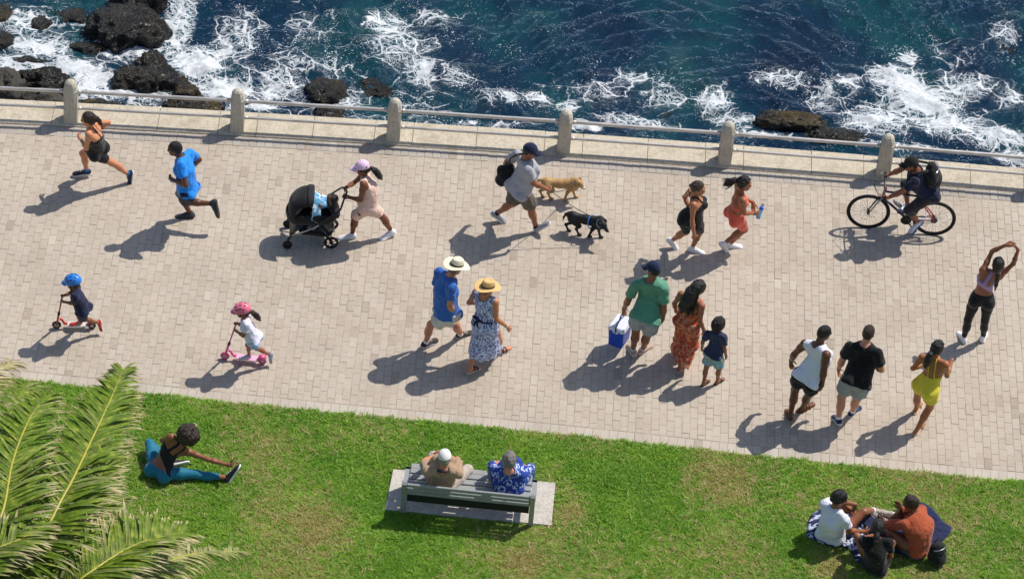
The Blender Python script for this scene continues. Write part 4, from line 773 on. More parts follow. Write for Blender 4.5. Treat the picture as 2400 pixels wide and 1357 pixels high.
        p = w+a*.03*S+b*bs*.03*S; d1 = nrm(a*.7+b*bs*.7+n*.25); d2 = nrm(a*.95+b*bs*.25+n*(.3+.5*curl))
        mb.tube([p-d1*.012, p+d1*.03*S, p+d1*.03*S+d2*.028*S, p+d1*.03*S+d2*.052*S], [.013*S, .012*S, .010*S, .007*S], 6)
    def foot_prims(s, off=0):
        P = []
        for q in 'LR':
            e, n, w = s.feet[q]; an, to, S = s.j['an'+q], s.j['to'+q], s.S
            so = to-n*.022*S
            P += [el(an-e*.025*S-n*.040*S, e, w, n, np.array([.045, .032, .035])*S, off), rc(an-n*.02*S, to-n*.002*S, .032*S, .024*S, off), el(to+e*.012*S-n*.004*S, e, w, n, np.array([.055, .040, .020])*S, off), el(to+e*.05*S-n*.006*S+w*.0, e, w, n, np.array([.028, .038, .013])*S, off)]
        for p in P: p['k'] = .02
        return P
    # -- clothes
    def put(s, name, P, mat, k=.03, h=.012, subs=(), cuts=(), wobble=None, custom=None, label=None, parent=None):
        V, Q = implicit(P, h, k, subs, cuts, wobble, custom=custom)
        if len(V) == 0: return None
        return mesh_obj(name, V, Q, mat, parent or s.ob, s.org, label=label)
    def tee(s, mat, name='tee_shirt', sleeve=.62, off=.020, hem=.06, neck=.082, loose=.02, wob_=.006, flare=.012, vneck=0):
        j, S = s.j, s.S
        hc = (j['hiL']+j['hiR'])/2; hp = hc-s.up*hem*S
        cut = [(hp, -s.up)]
        P = s.torso(off, so=max(.012, off*.55))
        st = (.150 if not s.fem else .162)*S*s.g+off; sd = (.115 if not s.fem else .125)*S*s.g+off
        P.append(ec(hc-s.up*(hem+.03)*S, j['che'], s.lp, st+flare, sd+flare+.012, st-.008, sd-.004))
        for p in P: p['cut'] = cut
        if sleeve > 0:
            for q in 'LR':
                a, b = j['sh'+q], j['el'+q]; e = a+(b-a)*sleeve; d = nrm(b-a)
                r0 = .056*S*(.55+.45*s.g)*s.mu*(.9 if s.fem else 1)
                pp = rc(a, e+d*.05, r0+.010, r0+off*.5+loose*.35, cut=[(e, d)]); pp['k'] = .02; P.append(pp)
        subs = [el(j['nec']+s.uc*.035+s.fc*.03, s.fc, s.lc, s.uc, np.array([neck+.012, neck, .06])*S)]
        s.hemtop = hem
        return s.put(name, P, mat, .03, subs=subs, wobble=(wob_, 5.5, s.seed))
    def tank(s, mat, name='tank_top', off=.014, hem=.08, strap=.085, neck=.09, wob_=.006, flare=.01):
        """sleeveless: arm holes cut out of the torso"""
        j, S = s.j, s.S; hc = (j['hiL']+j['hiR'])/2; hp = hc-s.up*hem*S
        P = s.torso(off); st = (.150 if not s.fem else .160)*S*s.g+off; sd = (.112 if not s.fem else .12)*S*s.g+off
        P.append(ec(hc-s.up*(hem+.03)*S, j['che']-s.up*.05, s.lp, st+flare, sd+flare, st-.01, sd-.004))
        for p in P: p['cut'] = [(hp, -s.up)]
        s.hemtop = hem
        subs = [el(j['nec']+s.uc*.03+s.fc*.03, s.fc, s.lc, s.uc, np.array([neck+.02, neck, .085])*S)]
        for q, sg in (('L', 1), ('R', -1)):
            d = nrm(j['sh'+q]-j['nec']); subs.append(el(j['sh'+q]+d*.045*S-s.uc*.01, s.fc, d, s.uc, np.array([.16, .065, .115])*S))
        return s.put(name, P, mat, .03, subs=subs, wobble=(wob_, 5, s.seed))
    def shorts(s, mat, name='shorts', length=.62, off=.022, waist=None, flare=.012, wob_=.007, k=.035):
        j, S = s.j, s.S; hc = (j['hiL']+j['hiR'])/2; waist = waist if waist is not None else -(getattr(s, 'hemtop', 0.)-.085); top = hc+s.up*waist*S
        P = s.torso(min(off*.5, .009))
        for p in P: p['cut'] = [(top, s.up)]
        P = [p for p in P if np.dot((p['c'] if p['t'] == 'el' else (p['a']+p['b'])/2)-top, s.up) < .16]
        gq = s.g*(.5+.5*s.mu)
        for q in 'LR':
            a, b = j['hi'+q], j['kn'+q]; e = a+(b-a)*length; d = nrm(b-a)
            P.append(rc(a-d*.02, e+d*.08, .086*S*gq+off*.5, (.088-.022*length)*S*gq+off*.8+flare, cut=[(e, d), (top, s.up)]))
        return s.put(name, P, mat, k, wobble=(wob_, 5.5, s.seed) if wob_ else None)
    def leggings(s, mat, name='leggings', upto=1.85, off=.006, waist=.10):
        """upto: 1 = knee, 2 = ankle"""
        j, S = s.j, s.S; hc = (j['hiL']+j['hiR'])/2; top = hc+s.up*waist*S
        P = s.torso(off)
        for p in P: p['cut'] = [(top, s.up)]
        P = [p for p in P if np.dot((p['c'] if p['t'] == 'el' else (p['a']+p['b'])/2)-top, s.up) < .16]
        L = s.legs(off)
        for i, q in enumerate('LR'):
            a, b, c = j['hi'+q], j['kn'+q], j['an'+q]; g = L[i*5:(i+1)*5]
            if upto <= 1:
                e = a+(b-a)*upto; d = nrm(b-a); g = g[:2]
            else:
                e = b+(c-b)*(upto-1); d = nrm(c-b)
            for n, p in enumerate(g):
                if upto <= 1 or n >= 2: p['cut'] = [(e, d)]
            P += g
        return s.put(name, P, mat, .03)
    def suit(s, mat, name, leg=.7, off=.007, top=.02, straps=((.05, .016),), back=.0, front=.03, legoff=.0):
        """close-fitting one-piece: torso below a line across the chest plus shoulder straps"""
        j, S = s.j, s.S; T = s.torso(off)
        L = s.legs(off+legoff)
        P = list(T)
        for i, q in enumerate('LR'):
            a, b = j['hi'+q], j['kn'+q]; e = a+(b-a)*leg; d = nrm(b-a)
            for p in L[i*5:i*5+2]: p['cut'] = [(e, d)]; P.append(p)
        c0 = j['che']; uc, fc, lc = [np.asarray(x, np.float32) for x in (s.uc, s.fc, s.lc)]
        def cust(f, G):
            q = G-c0.astype(np.float32); hz = q@uc; fx = q@fc; lx = np.abs(q@lc)
            lim = np.where(fx > 0, front, back).astype(np.float32)*S
            body = hz-lim
            st = np.full(f.shape, 1., np.float32)
            for o, wd in straps: st = np.minimum(st, np.abs(lx-o*S)-wd*S)
            return np.maximum(f, np.minimum(body, st))
        return s.put(name, P, mat, .03, custom=cust)
    def bra(s, mat, name='sports_top', off=.008, low=-.06, front=.05, back=.03, straps=((.06, .02),)):
        j, S = s.j, s.S; T = s.torso(off); c0 = j['che']
        uc, fc, lc = [np.asarray(x, np.float32) for x in (s.uc, s.fc, s.lc)]
        def cust(f, G):
            q = G-c0.astype(np.float32); hz = q@uc; fx = q@fc; lx = np.abs(q@lc)
            body = hz-np.where(fx > 0, front, back).astype(np.float32)*S
            st = np.full(f.shape, 1., np.float32)
            for o, wd in straps: st = np.minimum(st, np.abs(lx-o*S)-wd*S)
            return np.maximum(np.maximum(f, np.minimum(body, st)), low*S-hz)
        return s.put(name, T, mat, .03, custom=cust)
    def shoes(s, mat, sole, sock=None, sock_h=.05, name='shoe', heelmat=None):
        for q in 'LR':
            e, n, w = s.feet[q]; an, to, S = s.j['an'+q], s.j['to'+q], s.S*1.04
            bot = to-n*.030*s.S
            P = [el(an-e*.018*S-n*.036*S, e, w, n, np.array([.050, .038, .052])*S), rc(an-e*.005-n*.012*S, to-n*.004*S, .041*S, .034*S), el(to+e*.006*S-n*.006*S, e, w, n, np.array([.064, .045, .032])*S), el(to+e*.03*S-n*.012*S, e, w, n, np.array([.036, .040, .022])*S)]
            sh = s.put(name, P, mat, .02, .009, cuts=[(bot, -n)], subs=[rc(an+n*.02, an+nrm(s.j['kn'+q]-an)*.12, .033*S, .05*S)])
            P2 = [el(an-e*.018*S-n*.045*S, e, w, n, np.array([.055, .042, .05])*S), rc(an-e*.005-n*.045*S, to-n*.02*S, .044*S, .044*S), el(to+e*.006*S-n*.016*S, e, w, n, np.array([.069, .049, .03])*S), el(to+e*.03*S-n*.018*S, e, w, n, np.array([.041, .044, .025])*S)]
            s.put('sole', P2, sole, .02, .009, cuts=[(bot-n*.002, -n), (bot+n*.024*S, n)], parent=s.ob)
            m = MB()
            for t_ in (.30, .45, .60):
                c = an*(1-t_)+to*t_+n*(.040-.016*t_)*S; m.tube([c-w*.020*S-n*.004, c+n*.003, c+w*.020*S-n*.004], .0038*S, 4)
            m.build('laces', sole, sh, s.org)
            if sock:
                d = nrm(s.j['kn'+q]-an); s.put('sock', [rc(an-n*.02, an+d*.12*S, .040*S, .041*S, cut=[(an+d*sock_h*S, d)])], sock, .02, .009)
    def sandals(s, mat, sole=None, straps=2, name='sandal'):
        for q in 'LR':
            e, n, w = s.feet[q]; an, to, S = s.j['an'+q], s.j['to'+q], s.S
            bot = to-n*.030*S
            P = [el(an-e*.03*S-n*.06*S, e, w, n, np.array([.055, .042, .03])*S), rc(an-n*.06*S, to-n*.025*S, .042*S, .046*S), el(to+e*.018*S-n*.025*S, e, w, n, np.array([.055, .047, .03])*S)]
            so = s.put(name, P, sole or mat, .02, .009, cuts=[(bot, -n), (bot+n*.02*S, n)])
            if straps:
                m = MB()
                for t in ([.35, .75] if straps == 2 else [.75] if straps == 1 else [.1, .4, .75]):
                    c = an+(to-an)*t-n*.012*S*(1-t)
                    hh = .040*S*(1-t)+.022*S
                    m.tube([c+w*math.cos(a)*.045*S+n*(math.sin(a)*hh*1.15-.012*S) for a in np.linspace(-.25, PI+.25, 11)], .010*S, 6)
                m.build('strap', mat, so, s.org)
    # -- hair and headgear
    def skull(s, off, sc=1.):
        c, f, l, u, h = s.hd, s.hf, s.hl, s.hu, s.hs
        return [el(c+u*.014*h-f*.014*h, f, l, u, np.array([.100, .078, .104])*h*sc, off), el(c-u*.02*h-f*.035*h, f, l, u, np.array([.07, .07, .085])*h*sc, off)]
    def hair(s, mat, style='short', off=.012, chain=None, r=None, wob_=.004, low=-.06, front=.062):
        c, f, l, u, h = s.hd, s.hf, s.hl, s.hu, s.hs
        P = s.skull(off)
        cuts = [(c+f*front*h+u*.03*h, nrm(f*.85-u*.5)), (c+u*low*h-f*.05*h, nrm(-u*.9+f*.35))]
        for p in P: p['cut'] = cuts
        if chain is not None:
            pts = [c+f*a*h+l*b*h+u*d*h for a, b, d in chain]
            for i in range(len(pts)-1): 
                p = rc(pts[i], pts[i+1], r[i]*h, r[i+1]*h); p['k'] = .02; P.append(p)
        return s.put('hair', P, mat, .02, .0095, wobble=(wob_, 14, s.seed))
    def strands(s, mat, roots, ends, n=24, rad=.006, sag=.02, parent=None, name='hair_strand', spread=.02):
        m = MB(); rnd = random.Random(s.seed)
        for i in range(n):
            a = np.asarray(roots[i % len(roots)])+np.array([rnd.gauss(0, .012) for _ in range(3)]); b = np.asarray(ends[i % len(ends)])+np.array([rnd.gauss(0, spread) for _ in range(3)])
            mid = (a+b)/2+np.array([rnd.gauss(0, spread*.6), rnd.gauss(0, spread*.6), -sag*rnd.random()])
            m.tube([a, a*.5+mid*.5, mid, mid*.5+b*.5, b], [rad, rad, rad*.9, rad*.7, rad*.25], 5)
        return m.build('hair_strands', mat, parent or s.ob, s.org)
    def cap(s, mat, brim=None, back=False, name='cap', logo=None, yaw=0):
        c, f0, l0, u, h = s.hd, s.hf, s.hl, s.hu, s.hs
        a = math.radians(yaw); f = f0*math.cos(a)+l0*math.sin(a); l = np.cross(u, f)
        P = [el(c+u*.018*h-f*.01*h, f, l, u, np.array([.108, .088, .112])*h, .008)]
        cp = s.put(name, P, mat, .02, .009, cuts=[(c+u*.028*h, nrm(-u+f*.12))])
        g = []
        for i in range(7):
            v = i/6; row = []
            for k in range(13):
                t = (k/12*2-1); ang = t*1.15
                ro = .100*h*math.cos(ang*.98)+.0; base = f*(.106*h*math.cos(ang)-.004)+l*(.086*h*math.sin(ang))
                ext = .085*h*v*math.cos(ang*.86)**.7
                row.append(c+u*(.036-.020*v-.018*t*t*v-.01*t*t)*h+base+f*ext)
            g.append(row)
        m = MB(); m.sheet(g, .006); m.build('visor', brim or mat, cp, s.org)
        m = MB(); m.ellip(c+u*.139*h-f*.01*h, f*.010, l*.010, u*.006, 8, 5); m.build('button', mat, cp, s.org)
        if logo:
            m = MB(); o = c+u*.085*h+f*.096*h+l*0
            pts = [(.016, .02), (.0, .026), (-.014, .018), (-.008, .004), (.008, -.004), (.014, -.016), (.0, -.026), (-.016, -.02)]
            m.tube([o+l*x*1.0+u*y-f*(.35*y+.0)+f*.006 for x, y in pts], .0045, 5); m.build('logo', logo, cp, s.org)
        return cp
    def sunhat(s, mat, band, R=.19, name='sun_hat', tilt=(0., 0.)):
        c, f, l, u, h = s.hd, s.hf, s.hl, s.hu, s.hs
        u2 = nrm(u+f*tilt[0]+l*tilt[1]); f2 = orth(f, u2); l2 = np.cross(u2, f2)
        o = c+u2*.045*h
        def fn(r, z, th):
            ex = 1+.13*math.cos(2*th)
            if z > .03:
                pin = math.exp(-((math.sin(th))**2)*7)*(1 if math.cos(th) > 0 else .25)
                z = z-.022*pin*(z/.11)*(1 if r < .07 else .4)-.012*math.exp(-(r/.03)**2)
                ex = 1+.16*math.cos(2*th)-.06*max(0, math.cos(th))*(z/.1)
            elif r > .1:
                z = z+.022*(r/R)**3*math.cos(2*th+.0)*-.9+.012*math.sin(th*3+1)*(r/R)**2*.5
            return r*ex, z
        m = MB(); m.lathe(o, f2, l2, u2, [(.075, -.004), (.12, -.010), (.16, -.010), (R, -.004), (R+.002, .001), (R-.004, .004), (.16, .0), (.12, .001), (.092, .006), (.089, .03), (.085, .07), (.078, .10), (.062, .114), (.04, .112), (.015, .108)], 40, fn)
        ht = m.build(name, mat, s.ob, s.org)
        m = MB(); m.lathe(o, f2, l2, u2, [(.094, .008), (.0955, .010), (.0945, .030), (.0925, .033)], 40, lambda r, z, th: (r*(1+.13*math.cos(2*th)+(.02 if z > .03 else 0)), z)); m.build('hat_band', band, ht, s.org)
        return ht
    def helmet(s, mat, vent, strapm, visor):
        c, f, l, u, h = s.hd, s.hf, s.hl, s.hu, s.hs
        o = c+u*.03*h-f*.012*h
        hm = s.put('helmet', [el(o, f, l, u, np.array([.142, .112, .115])*h)], mat, .02, .008, cuts=[(c+u*.012*h, nrm(-u+f*.05))])
        vs = []
        for a in (-.8, -.27, .27, .8):
            for b in (-.7, 0, .7):
                d = f*math.sin(b)*math.cos(a)+l*math.sin(a)+u*math.cos(b)*math.cos(a)
                R = 1/math.sqrt((np.dot(d, f)/.142)**2+(np.dot(d, l)/.112)**2+(np.dot(d, u)/.115)**2)/1*h
                p = o+d*R*1.0; t = orth(f, d); m = MB(); m.ellip(p, t*.026*h, np.cross(d, t)*.010*h, d*.004, 10, 6); m.build('vent', vent, hm, s.org)
        g = [[o+f*(.135+.055*v*math.cos(t*1.2))*h*math.cos(t*.85)+l*.112*math.sin(t*.95)*h+u*(-.008-.016*v)*h for t in np.linspace(-1, 1, 11)] for v in np.linspace(0, 1, 5)]
        m = MB(); m.sheet(g, .007); m.build('visor', visor, hm, s.org)
        m = MB()
        for sg in (1, -1):
            m.tube([o+l*sg*.1*h+f*.03*h-u*.02*h, c+l*sg*.072*h-u*.07*h+f*.02*h, c-u*.115*h+f*.045*h], .006, 5)
        m.build('chin_strap', strapm, hm, s.org)
        return hm
    def glasses(s, col='#101010'):
        c, f, l, u, h = s.hd, s.hf, s.hl, s.hu, s.hs; mt = mat_simple('sunglass', col, .08)
        m = MB()
        for sg in (1, -1):
            m.ellip(c+f*.1*h+l*sg*.034*h-u*.002*h, f*.005, l*.026*h, u*.018*h, 10, 6)
            m.tube([c+f*.098*h+l*sg*.058*h+u*.006*h, c+f*.03*h+l*sg*.082*h+u*.002*h, c-f*.01*h+l*sg*.086*h-u*.004*h], .003, 5)
        m.tube([c+f*.106*h+l*.012*h, c+f*.106*h-l*.012*h], .003, 5)
        return m.build('sunglasses', mt, s.ob, s.org)
    def watch(s, q, col='#15171c', name='wristwatch'):
        a = nrm(s.j['wr'+q]-s.j['el'+q]); c = s.j['wr'+q]-a*.02; m = MB(); m.torus(c, a, .029*s.S, .007, 16, 6); return m.build(name, mat_simple('watch', col, .4), s.ob, s.org)
# ------------------------------------------------------------------ the cast
H_BLK = mat_hair('#14100f'); H_BRN = mat_hair('#2a1a12'); H_CAP = mat_simple('x', '#101010')
WHITE_SOLE = mat_simple('rubber_sole', '#d9d9d6', .6); BLK_SOLE = mat_simple('rubber_sole_dark', '#2a2a2c', .6); SOCKW = mat_cloth('#e8e6e2', fold=.1)
BLK = mat_cloth('#0e0e11', .8); NAVY = mat_cloth('#171c33'); 
def pony(base=(-.10, 0, .045), swing=(-.6, 0, -.8), n=5, L=.24, r=(.022, .03, .034, .026, .01)):
    sw = np.array(swing)/np.linalg.norm(swing); p = np.array(base, float); out = [tuple(p)]
    for i in range(n-1): 
        d = sw*(.75+.25*i/(n-1))+np.array((-.6, 0, .15))*max(0, 1-i*.8)*.7; d /= np.linalg.norm(d); p = p+d*L/(n-1); out.append(tuple(p))
    return out, list(r)
# 1 woman running in black
p = Fig('run_w', 'woman with a ponytail in a black sleeveless one-piece running past the first post', 1.68, 1, '#b8805c', 180, pitch=-8, curl=1.2, glute=1.05)
p.suit(mat_cloth('#101116', .6, fold=.15), 'one_piece', leg=.72, front=.06, back=-.0, straps=((.045, .014),))
ch, r = pony(swing=(-.2, -.1, -1)); p.hair(H_BRN, chain=ch, r=r); p.glasses()
p.shoes(mat_cloth('#20223a', .6), WHITE_SOLE, mat_cloth('#2f6fa8', fold=.1), .05); p.watch('R')
# 2 man running in blue
p = Fig('run_m', 'man in a bright blue tee shirt and navy shorts running left', 1.78, 0, '#5a3a29', 180, face=184, curl=1.2)
p.tee(mat_cloth('#1787e6', .7), sleeve=.62, hem=.04, off=.02); p.shorts(mat_cloth('#12162a'), length=.72, off=.022)
p.hair(mat_hair('#0c0a0a', 140), off=.005, wob_=.001); p.shoes(mat_cloth('#3a3d42', .6), BLK_SOLE, mat_cloth('#26262a', fold=.1), .03); p.watch('L', '#1c4fa0')
# 3 woman pushing the stroller
p = Fig('pram_w', 'woman in pale pink top, shorts and pink cap pushing a black stroller', 1.66, 1, '#6e452e', 180, pitch=-14, curlL=1.5, curlR=1.5, girth=1.12, glute=1.12)
PINK = mat_cloth('#e3bfae', .75)
p.tank(PINK, off=.012, hem=.02, strap=.06); p.shorts(mat_cloth('#e6c2b2', .75), length=.92, off=.014, flare=.004, wob_=.004)
ch, r = pony(base=(-.12, 0, -.02), swing=(-.35, 0, -1), L=.27, r=(.026, .042, .05, .044, .02)); p.hair(H_BLK, chain=ch, r=r, wob_=.007)
p.cap(mat_cloth('#e9c2dd', fold=.1)); p.shoes(mat_cloth('#e9e7ea', .6, fold=.15), WHITE_SOLE, SOCKW, .04)
# 4 man walking the dogs
p = Fig('dog_m', 'man in grey tee shirt, olive shorts and navy cap walking two dogs', 1.82, 0, '#8a5a40', 0, face=-8, pitch=-12, girth=1.08, curlR=1.4)
dogm = p
p.tee(mat_cloth('#a6a6ab'), sleeve=.62, hem=.075, off=.022); p.shorts(mat_cloth('#5d5347'), length=.85, off=.03, flare=.02)
p.hair(mat_hair('#1b1412', 120), off=.006); p.cap(mat_cloth('#1a2440', fold=.1), logo=mat_simple('logo_white', '#e8e8e8', .6))
p.shoes(mat_cloth('#9da0a8', .6), WHITE_SOLE, mat_cloth('#17171b', fold=.1), .045)
# 5 woman walking, black
p = Fig('walk_b', 'woman with tied-back hair in a black tank one-piece walking right', 1.62, 1, '#9a6a4a', 0, face=-15, girth=1.14, glute=1.02, curl=.6)
p.suit(mat_cloth('#111218', .7, fold=.2), 'one_piece', leg=.95, front=.07, back=.02, straps=((.075, .018),), off=.009)
p.hair(mat_hair('#3a2a1e', 120), off=.006, front=.045, chain=[(-.1, 0, .0), (-.125, 0, -.01)], r=[.03, .026]); p.shoes(mat_cloth('#e6e4e6', .6, fold=.15), WHITE_SOLE, SOCKW, .05)
# 6 woman walking, coral
p = Fig('walk_c', 'woman in coral shorts and strappy top with a flying ponytail carrying a bottle', 1.66, 1, '#8d5a3f', 5, face=-5, glute=1.0, girth=1.02, curlR=1.1)
coral = p; CORAL = mat_cloth('#e2644f', .7, fold=.15)
p.leggings(CORAL, 'bike_shorts', upto=.92, waist=.13); p.bra(CORAL, low=-.10, front=.06, back=-.05, straps=((.05, .008),))
ch, r = pony(base=(-.10, 0, .03), swing=(-.8, .1, -.95), L=.27, r=(.02, .042, .052, .042, .012)); hb = p.hair(H_BLK, chain=ch, r=r, wob_=.008, front=.045)
e_ = [p.hd+p.hf*a+p.hl*b+p.hu*c for a, b, c in ((-.30, .02, -.12), (-.27, -.03, -.17), (-.33, .04, -.08), (-.25, .05, -.2))]; p.strands(H_BLK, [p.hd-p.hf*.13+p.hu*.03], e_, 26, .007, .01, spread=.03)
p.shoes(mat_cloth('#e8e6e8', .6, fold=.15), WHITE_SOLE, SOCKW, .045); p.watch('R')
# 7 cyclist
p = Fig('cyc', 'cyclist in navy tee shirt and black cap riding the bicycle with a backpack', 1.76, 0, '#7a4c36', 180, face=190, pitch=-14, curlL=1.6, curlR=1.6)
cyc = p
p.tee(mat_cloth('#161d38'), sleeve=.6, hem=.06, off=.02); p.leggings(mat_cloth('#26252c', .7), 'knee_shorts', upto=1.25, off=.014, waist=.02)
p.hair(mat_hair('#15100e', 120), off=.006); p.cap(mat_cloth('#1c1b1c', fold=.1), logo=mat_simple('logo_white', '#e8e8e8', .6)); p.shoes(mat_cloth('#dcdfe8', .6), mat_simple('blue_sole', '#3d63b4', .5), SOCKW, .02)
# 8 boy on scooter, 9 girl on scooter
p = Fig('boy_s', 'small boy in navy tee shirt and blue helmet riding the red kick scooter', 1.12, 0, '#7b4f36', 180, pitch=-12, hs=.93, curlL=1.6, curlR=1.6)
boys = p
p.tee(mat_cloth('#1b2140'), sleeve=.62, hem=.06, off=.018); p.shorts(mat_cloth('#1a2038'), length=.9, off=.02)
p.hair(mat_hair('#15100e', 120), off=.006); p.helmet(mat_simple('helmet_blue', '#2478d4', .3, coat=.4), mat_simple('vent', '#0c1a33', .6), BLK, mat_simple('helmet_blue', '#2478d4', .3))
p.shoes(mat_cloth('#b5372a', .6), WHITE_SOLE, mat_cloth('#c86a4c', fold=.1), .04)
p = Fig('girl_s', 'small girl in white tee shirt and pink helmet riding the pink kick scooter', 1.12, 0, '#8a5b41', 180, pitch=-14, hs=.93, curlL=1.6, curlR=1.6)
girls = p
p.tee(mat_cloth('#dcd8ec'), sleeve=.6, hem=.025, off=.02, flare=.02); p.shorts(mat_cloth('#8fb6e0'), length=.62, off=.022)
ch, r = pony(base=(-.12, 0, -.03), swing=(-.4, 0, -1), L=.24, r=(.025, .04, .045, .04, .015)); p.hair(H_BRN, chain=ch, r=r, wob_=.008)
p.helmet(mat_simple('helmet_pink', '#e0708a', .3, coat=.4), mat_simple('vent_dark', '#3a1420', .6), BLK, mat_simple('helmet_pink2', '#e8649c', .3))
p.shoes(mat_cloth('#a9a0b8', .6), WHITE_SOLE, mat_cloth('#c86a8c', fold=.1), .03)
# 10 man in straw hat, 11 woman in straw hat
p = Fig('hat_m', 'heavy man in blue polo shirt, beige shorts and cream straw hat walking away', 1.84, 0, '#b27a5e', 38, face=30, pitch=-14, girth=1.04, belly=.6)
p.tee(mat_cloth('#3566b4'), 'polo_shirt', sleeve=.66, hem=.05, off=.024, flare=.008); p.shorts(mat_cloth('#d8cfc0'), length=.72, off=.032, flare=.025)
p.hair(mat_hair('#6b5f56', 120), off=.006); p.sunhat(mat_cloth('#e3d7bd', .8, fold=.1), mat_simple('hat_band', '#2a2320', .7), .185, tilt=(.05, 0))
p.shoes(mat_cloth('#3a332e', .7), WHITE_SOLE, SOCKW, .05)
t = NT('blue_white_print'); o_ = t.obc(); nz = t.noise(t.scalev(o_, 1, 1, .8), 6.0, 2, .55, 3.6); n2 = t.noise(o_, 16, 2, .5, 1.5)
t.col(t.mix(t.math('MULTIPLY', t.ramp(nz, [(0, 0), (.46, 0), (.5, 1), (.55, 1), (.6, 0), (.66, .0), (.69, 1), (.75, 1), (.8, 0)]), t.ramp(n2, [(0, .55), (.40, .6), (.5, 1)])), '#ccd2e8', '#1a2a7a')); t.set(Roughness=.85); t.bump(t.noise(t.scalev(o_, 1, 1, .25), 12, 3), .4, .05); PRINT = t.m
p = Fig('hat_w', 'woman in blue and white printed long dress and golden straw hat walking away', 1.68, 1, '#b07a58', 35, face=28, pitch=-12, girth=1.2, glute=1.1)
j = p.j; hc = (j['hiL']+j['hiR'])/2; ft = (j['anL']+j['anR'])/2; hem = np.array([ft[0], ft[1], .26])
P_ = p.torso(.012)
for q in P_: q['cut'] = []
P_ += [ec(p.pel+p.up*.10, hc-np.array([0, 0, .12]), p.lp, .16, .14, .205, .185), ec(hc-np.array([0, 0, .1]), hem-np.array([0, 0, .1]), p.fp, .19, .205, .30, .20, cut=[(hem, (0.0, 0, -1.))])]
def fold_(f, G, c=hem):
    q = G-c.astype(np.float32); th = np.arctan2(q[..., 1], q[..., 0]); return f+.010*np.sin(th*11+q[..., 2]*3)*np.clip((.75-G[..., 2])/.5, 0, 1)
sb = [el(j['nec']+p.uc*.03+p.fc*.0, p.fc, p.lc, p.uc, np.array([.10, .085, .10]))]
for q in 'LR':
    d = nrm(j['sh'+q]-j['nec']); sb.append(el(j['sh'+q]+d*.05, p.fc, d, p.uc, np.array([.16, .07, .10])))
dr = p.put('long_dress', P_, PRINT, .04, subs=sb, custom=fold_, wobble=(.006, 5, 3))
m = MB(); cwa = p.pel+p.up*.115; m.tube([cwa+p.lp*math.cos(a)*.168+p.fp*math.sin(a)*.148 for a in np.linspace(0, 2*PI, 25)[:-1]], .016, 6, closed=True); m.build('belt', mat_cloth('#1b2240'), dr, p.org)
m = MB(); bw = cwa-p.fp*.15-p.lp*-.03
for sg in (1, -1): m.ellip(bw+p.lp*sg*.05+p.up*.01, p.lp*.05, p.up*.03, p.fp*.02); m.tube([bw, bw-p.up*.08+p.lp*sg*.03-p.fp*.02, bw-p.up*.17+p.lp*sg*.04], [.012, .016, .02], 6)
m.build('bow', mat_cloth('#1b2240'), dr, p.org)
p.hair(mat_hair('#7d5a3a', 120), off=.008); p.sunhat(mat_cloth('#d6b075', .8, fold=.1), mat_simple('hat_band', '#2a2320', .7), .18, tilt=(-.05, 0))
p.sandals(mat_cloth('#2a2d40'), mat_simple('cream_sole', '#cfc4b2', .7)); p.watch('R', '#d8d4cf', 'bracelet')
# 12 man in green, 13 woman in orange, 14 boy
p = Fig('green_m', 'broad man in green tee shirt and navy cap carrying the cool box', 1.9, 0, '#7d523b', 62, face=150, pitch=-10, girth=1.1, curlL=1.7, belly=.7)
green = p
p.tee(mat_cloth('#5b9277'), sleeve=.7, hem=.06, off=.024, flare=.008); p.shorts(mat_cloth('#9a9ca0'), length=.66, off=.03, flare=.02)
p.hair(mat_hair('#14100f', 120), off=.007, low=-.07); p.cap(mat_cloth('#1b2545', fold=.1)); p.shoes(mat_cloth('#b39b8a', .7), WHITE_SOLE, SOCKW, .03); p.watch('L')
t = NT('orange_print'); o_ = t.obc(); v_ = t.new('ShaderNodeTexVoronoi', feature='DISTANCE_TO_EDGE'); t.link(t.mix(.12, o_, t.new('ShaderNodeTexNoise', i_Scale=9.0, i_Detail=3.0).outputs['Color']), v_.inputs['Vector']); v_.inputs['Scale'].default_value = 46
t.col(t.mix(t.math('MULTIPLY', t.ramp(v_.outputs[0], [(0, 1), (.09, 1), (.16, 0)]), t.ramp(t.noise(o_, 18, 3), [(0, 0), (.46, 0), (.55, .8)])), '#b04526', '#cfae8c')); t.set(Roughness=.85); t.bump(t.noise(t.scalev(o_, 1, 1, .25), 13, 3), .4, .05); ORPR = t.m
p = Fig('orange_w', 'woman with long black hair in a strappy orange patterned wide-leg jumpsuit', 1.68, 1, '#87583e', 55, face=40, pitch=-14, girth=1.12, glute=1.15)
j = p.j; P_ = p.torso(.010)
for i, q in enumerate('LR'):
    a, b, c = j['hi'+q], j['kn'+q], j['an'+q]; e = b+(c-b)*.88; d = nrm(c-b)
    P_ += [rc(a, b, .105, .100), rc(b, e+d*.1, .100, .135, cut=[(e, d)])]
c0 = j['che']
def cu_(f, G):
    q = G-c0.astype(np.float32); hz = q@p.uc.astype(np.float32); lx = np.abs(q@p.lc.astype(np.float32)); fx = q@p.fc.astype(np.float32)
    return np.maximum(f, np.minimum(hz-np.where(fx > 0, .06, -.03), np.abs(lx-.06)-.014))
p.put('jumpsuit', P_, ORPR, .045, custom=cu_, wobble=(.012, 5, 9))
hb = p.hair(H_BLK, off=.02, wob_=.007, chain=[(-.06, 0, .02), (-.10, .01, -.08), (-.13, .01, -.20), (-.15, .02, -.32), (-.15, .03, -.42)], r=[.09, .10, .105, .085, .03])
rts = [p.hd-p.hf*.06+p.hl*a+p.hu*.02 for a in np.linspace(-.07, .07, 8)]; eds = [p.hd-p.hf*.19+p.hl*a*1.5-np.array([0, 0, .42+.06*math.cos(a*30)]) for a in np.linspace(-.07, .09, 8)]
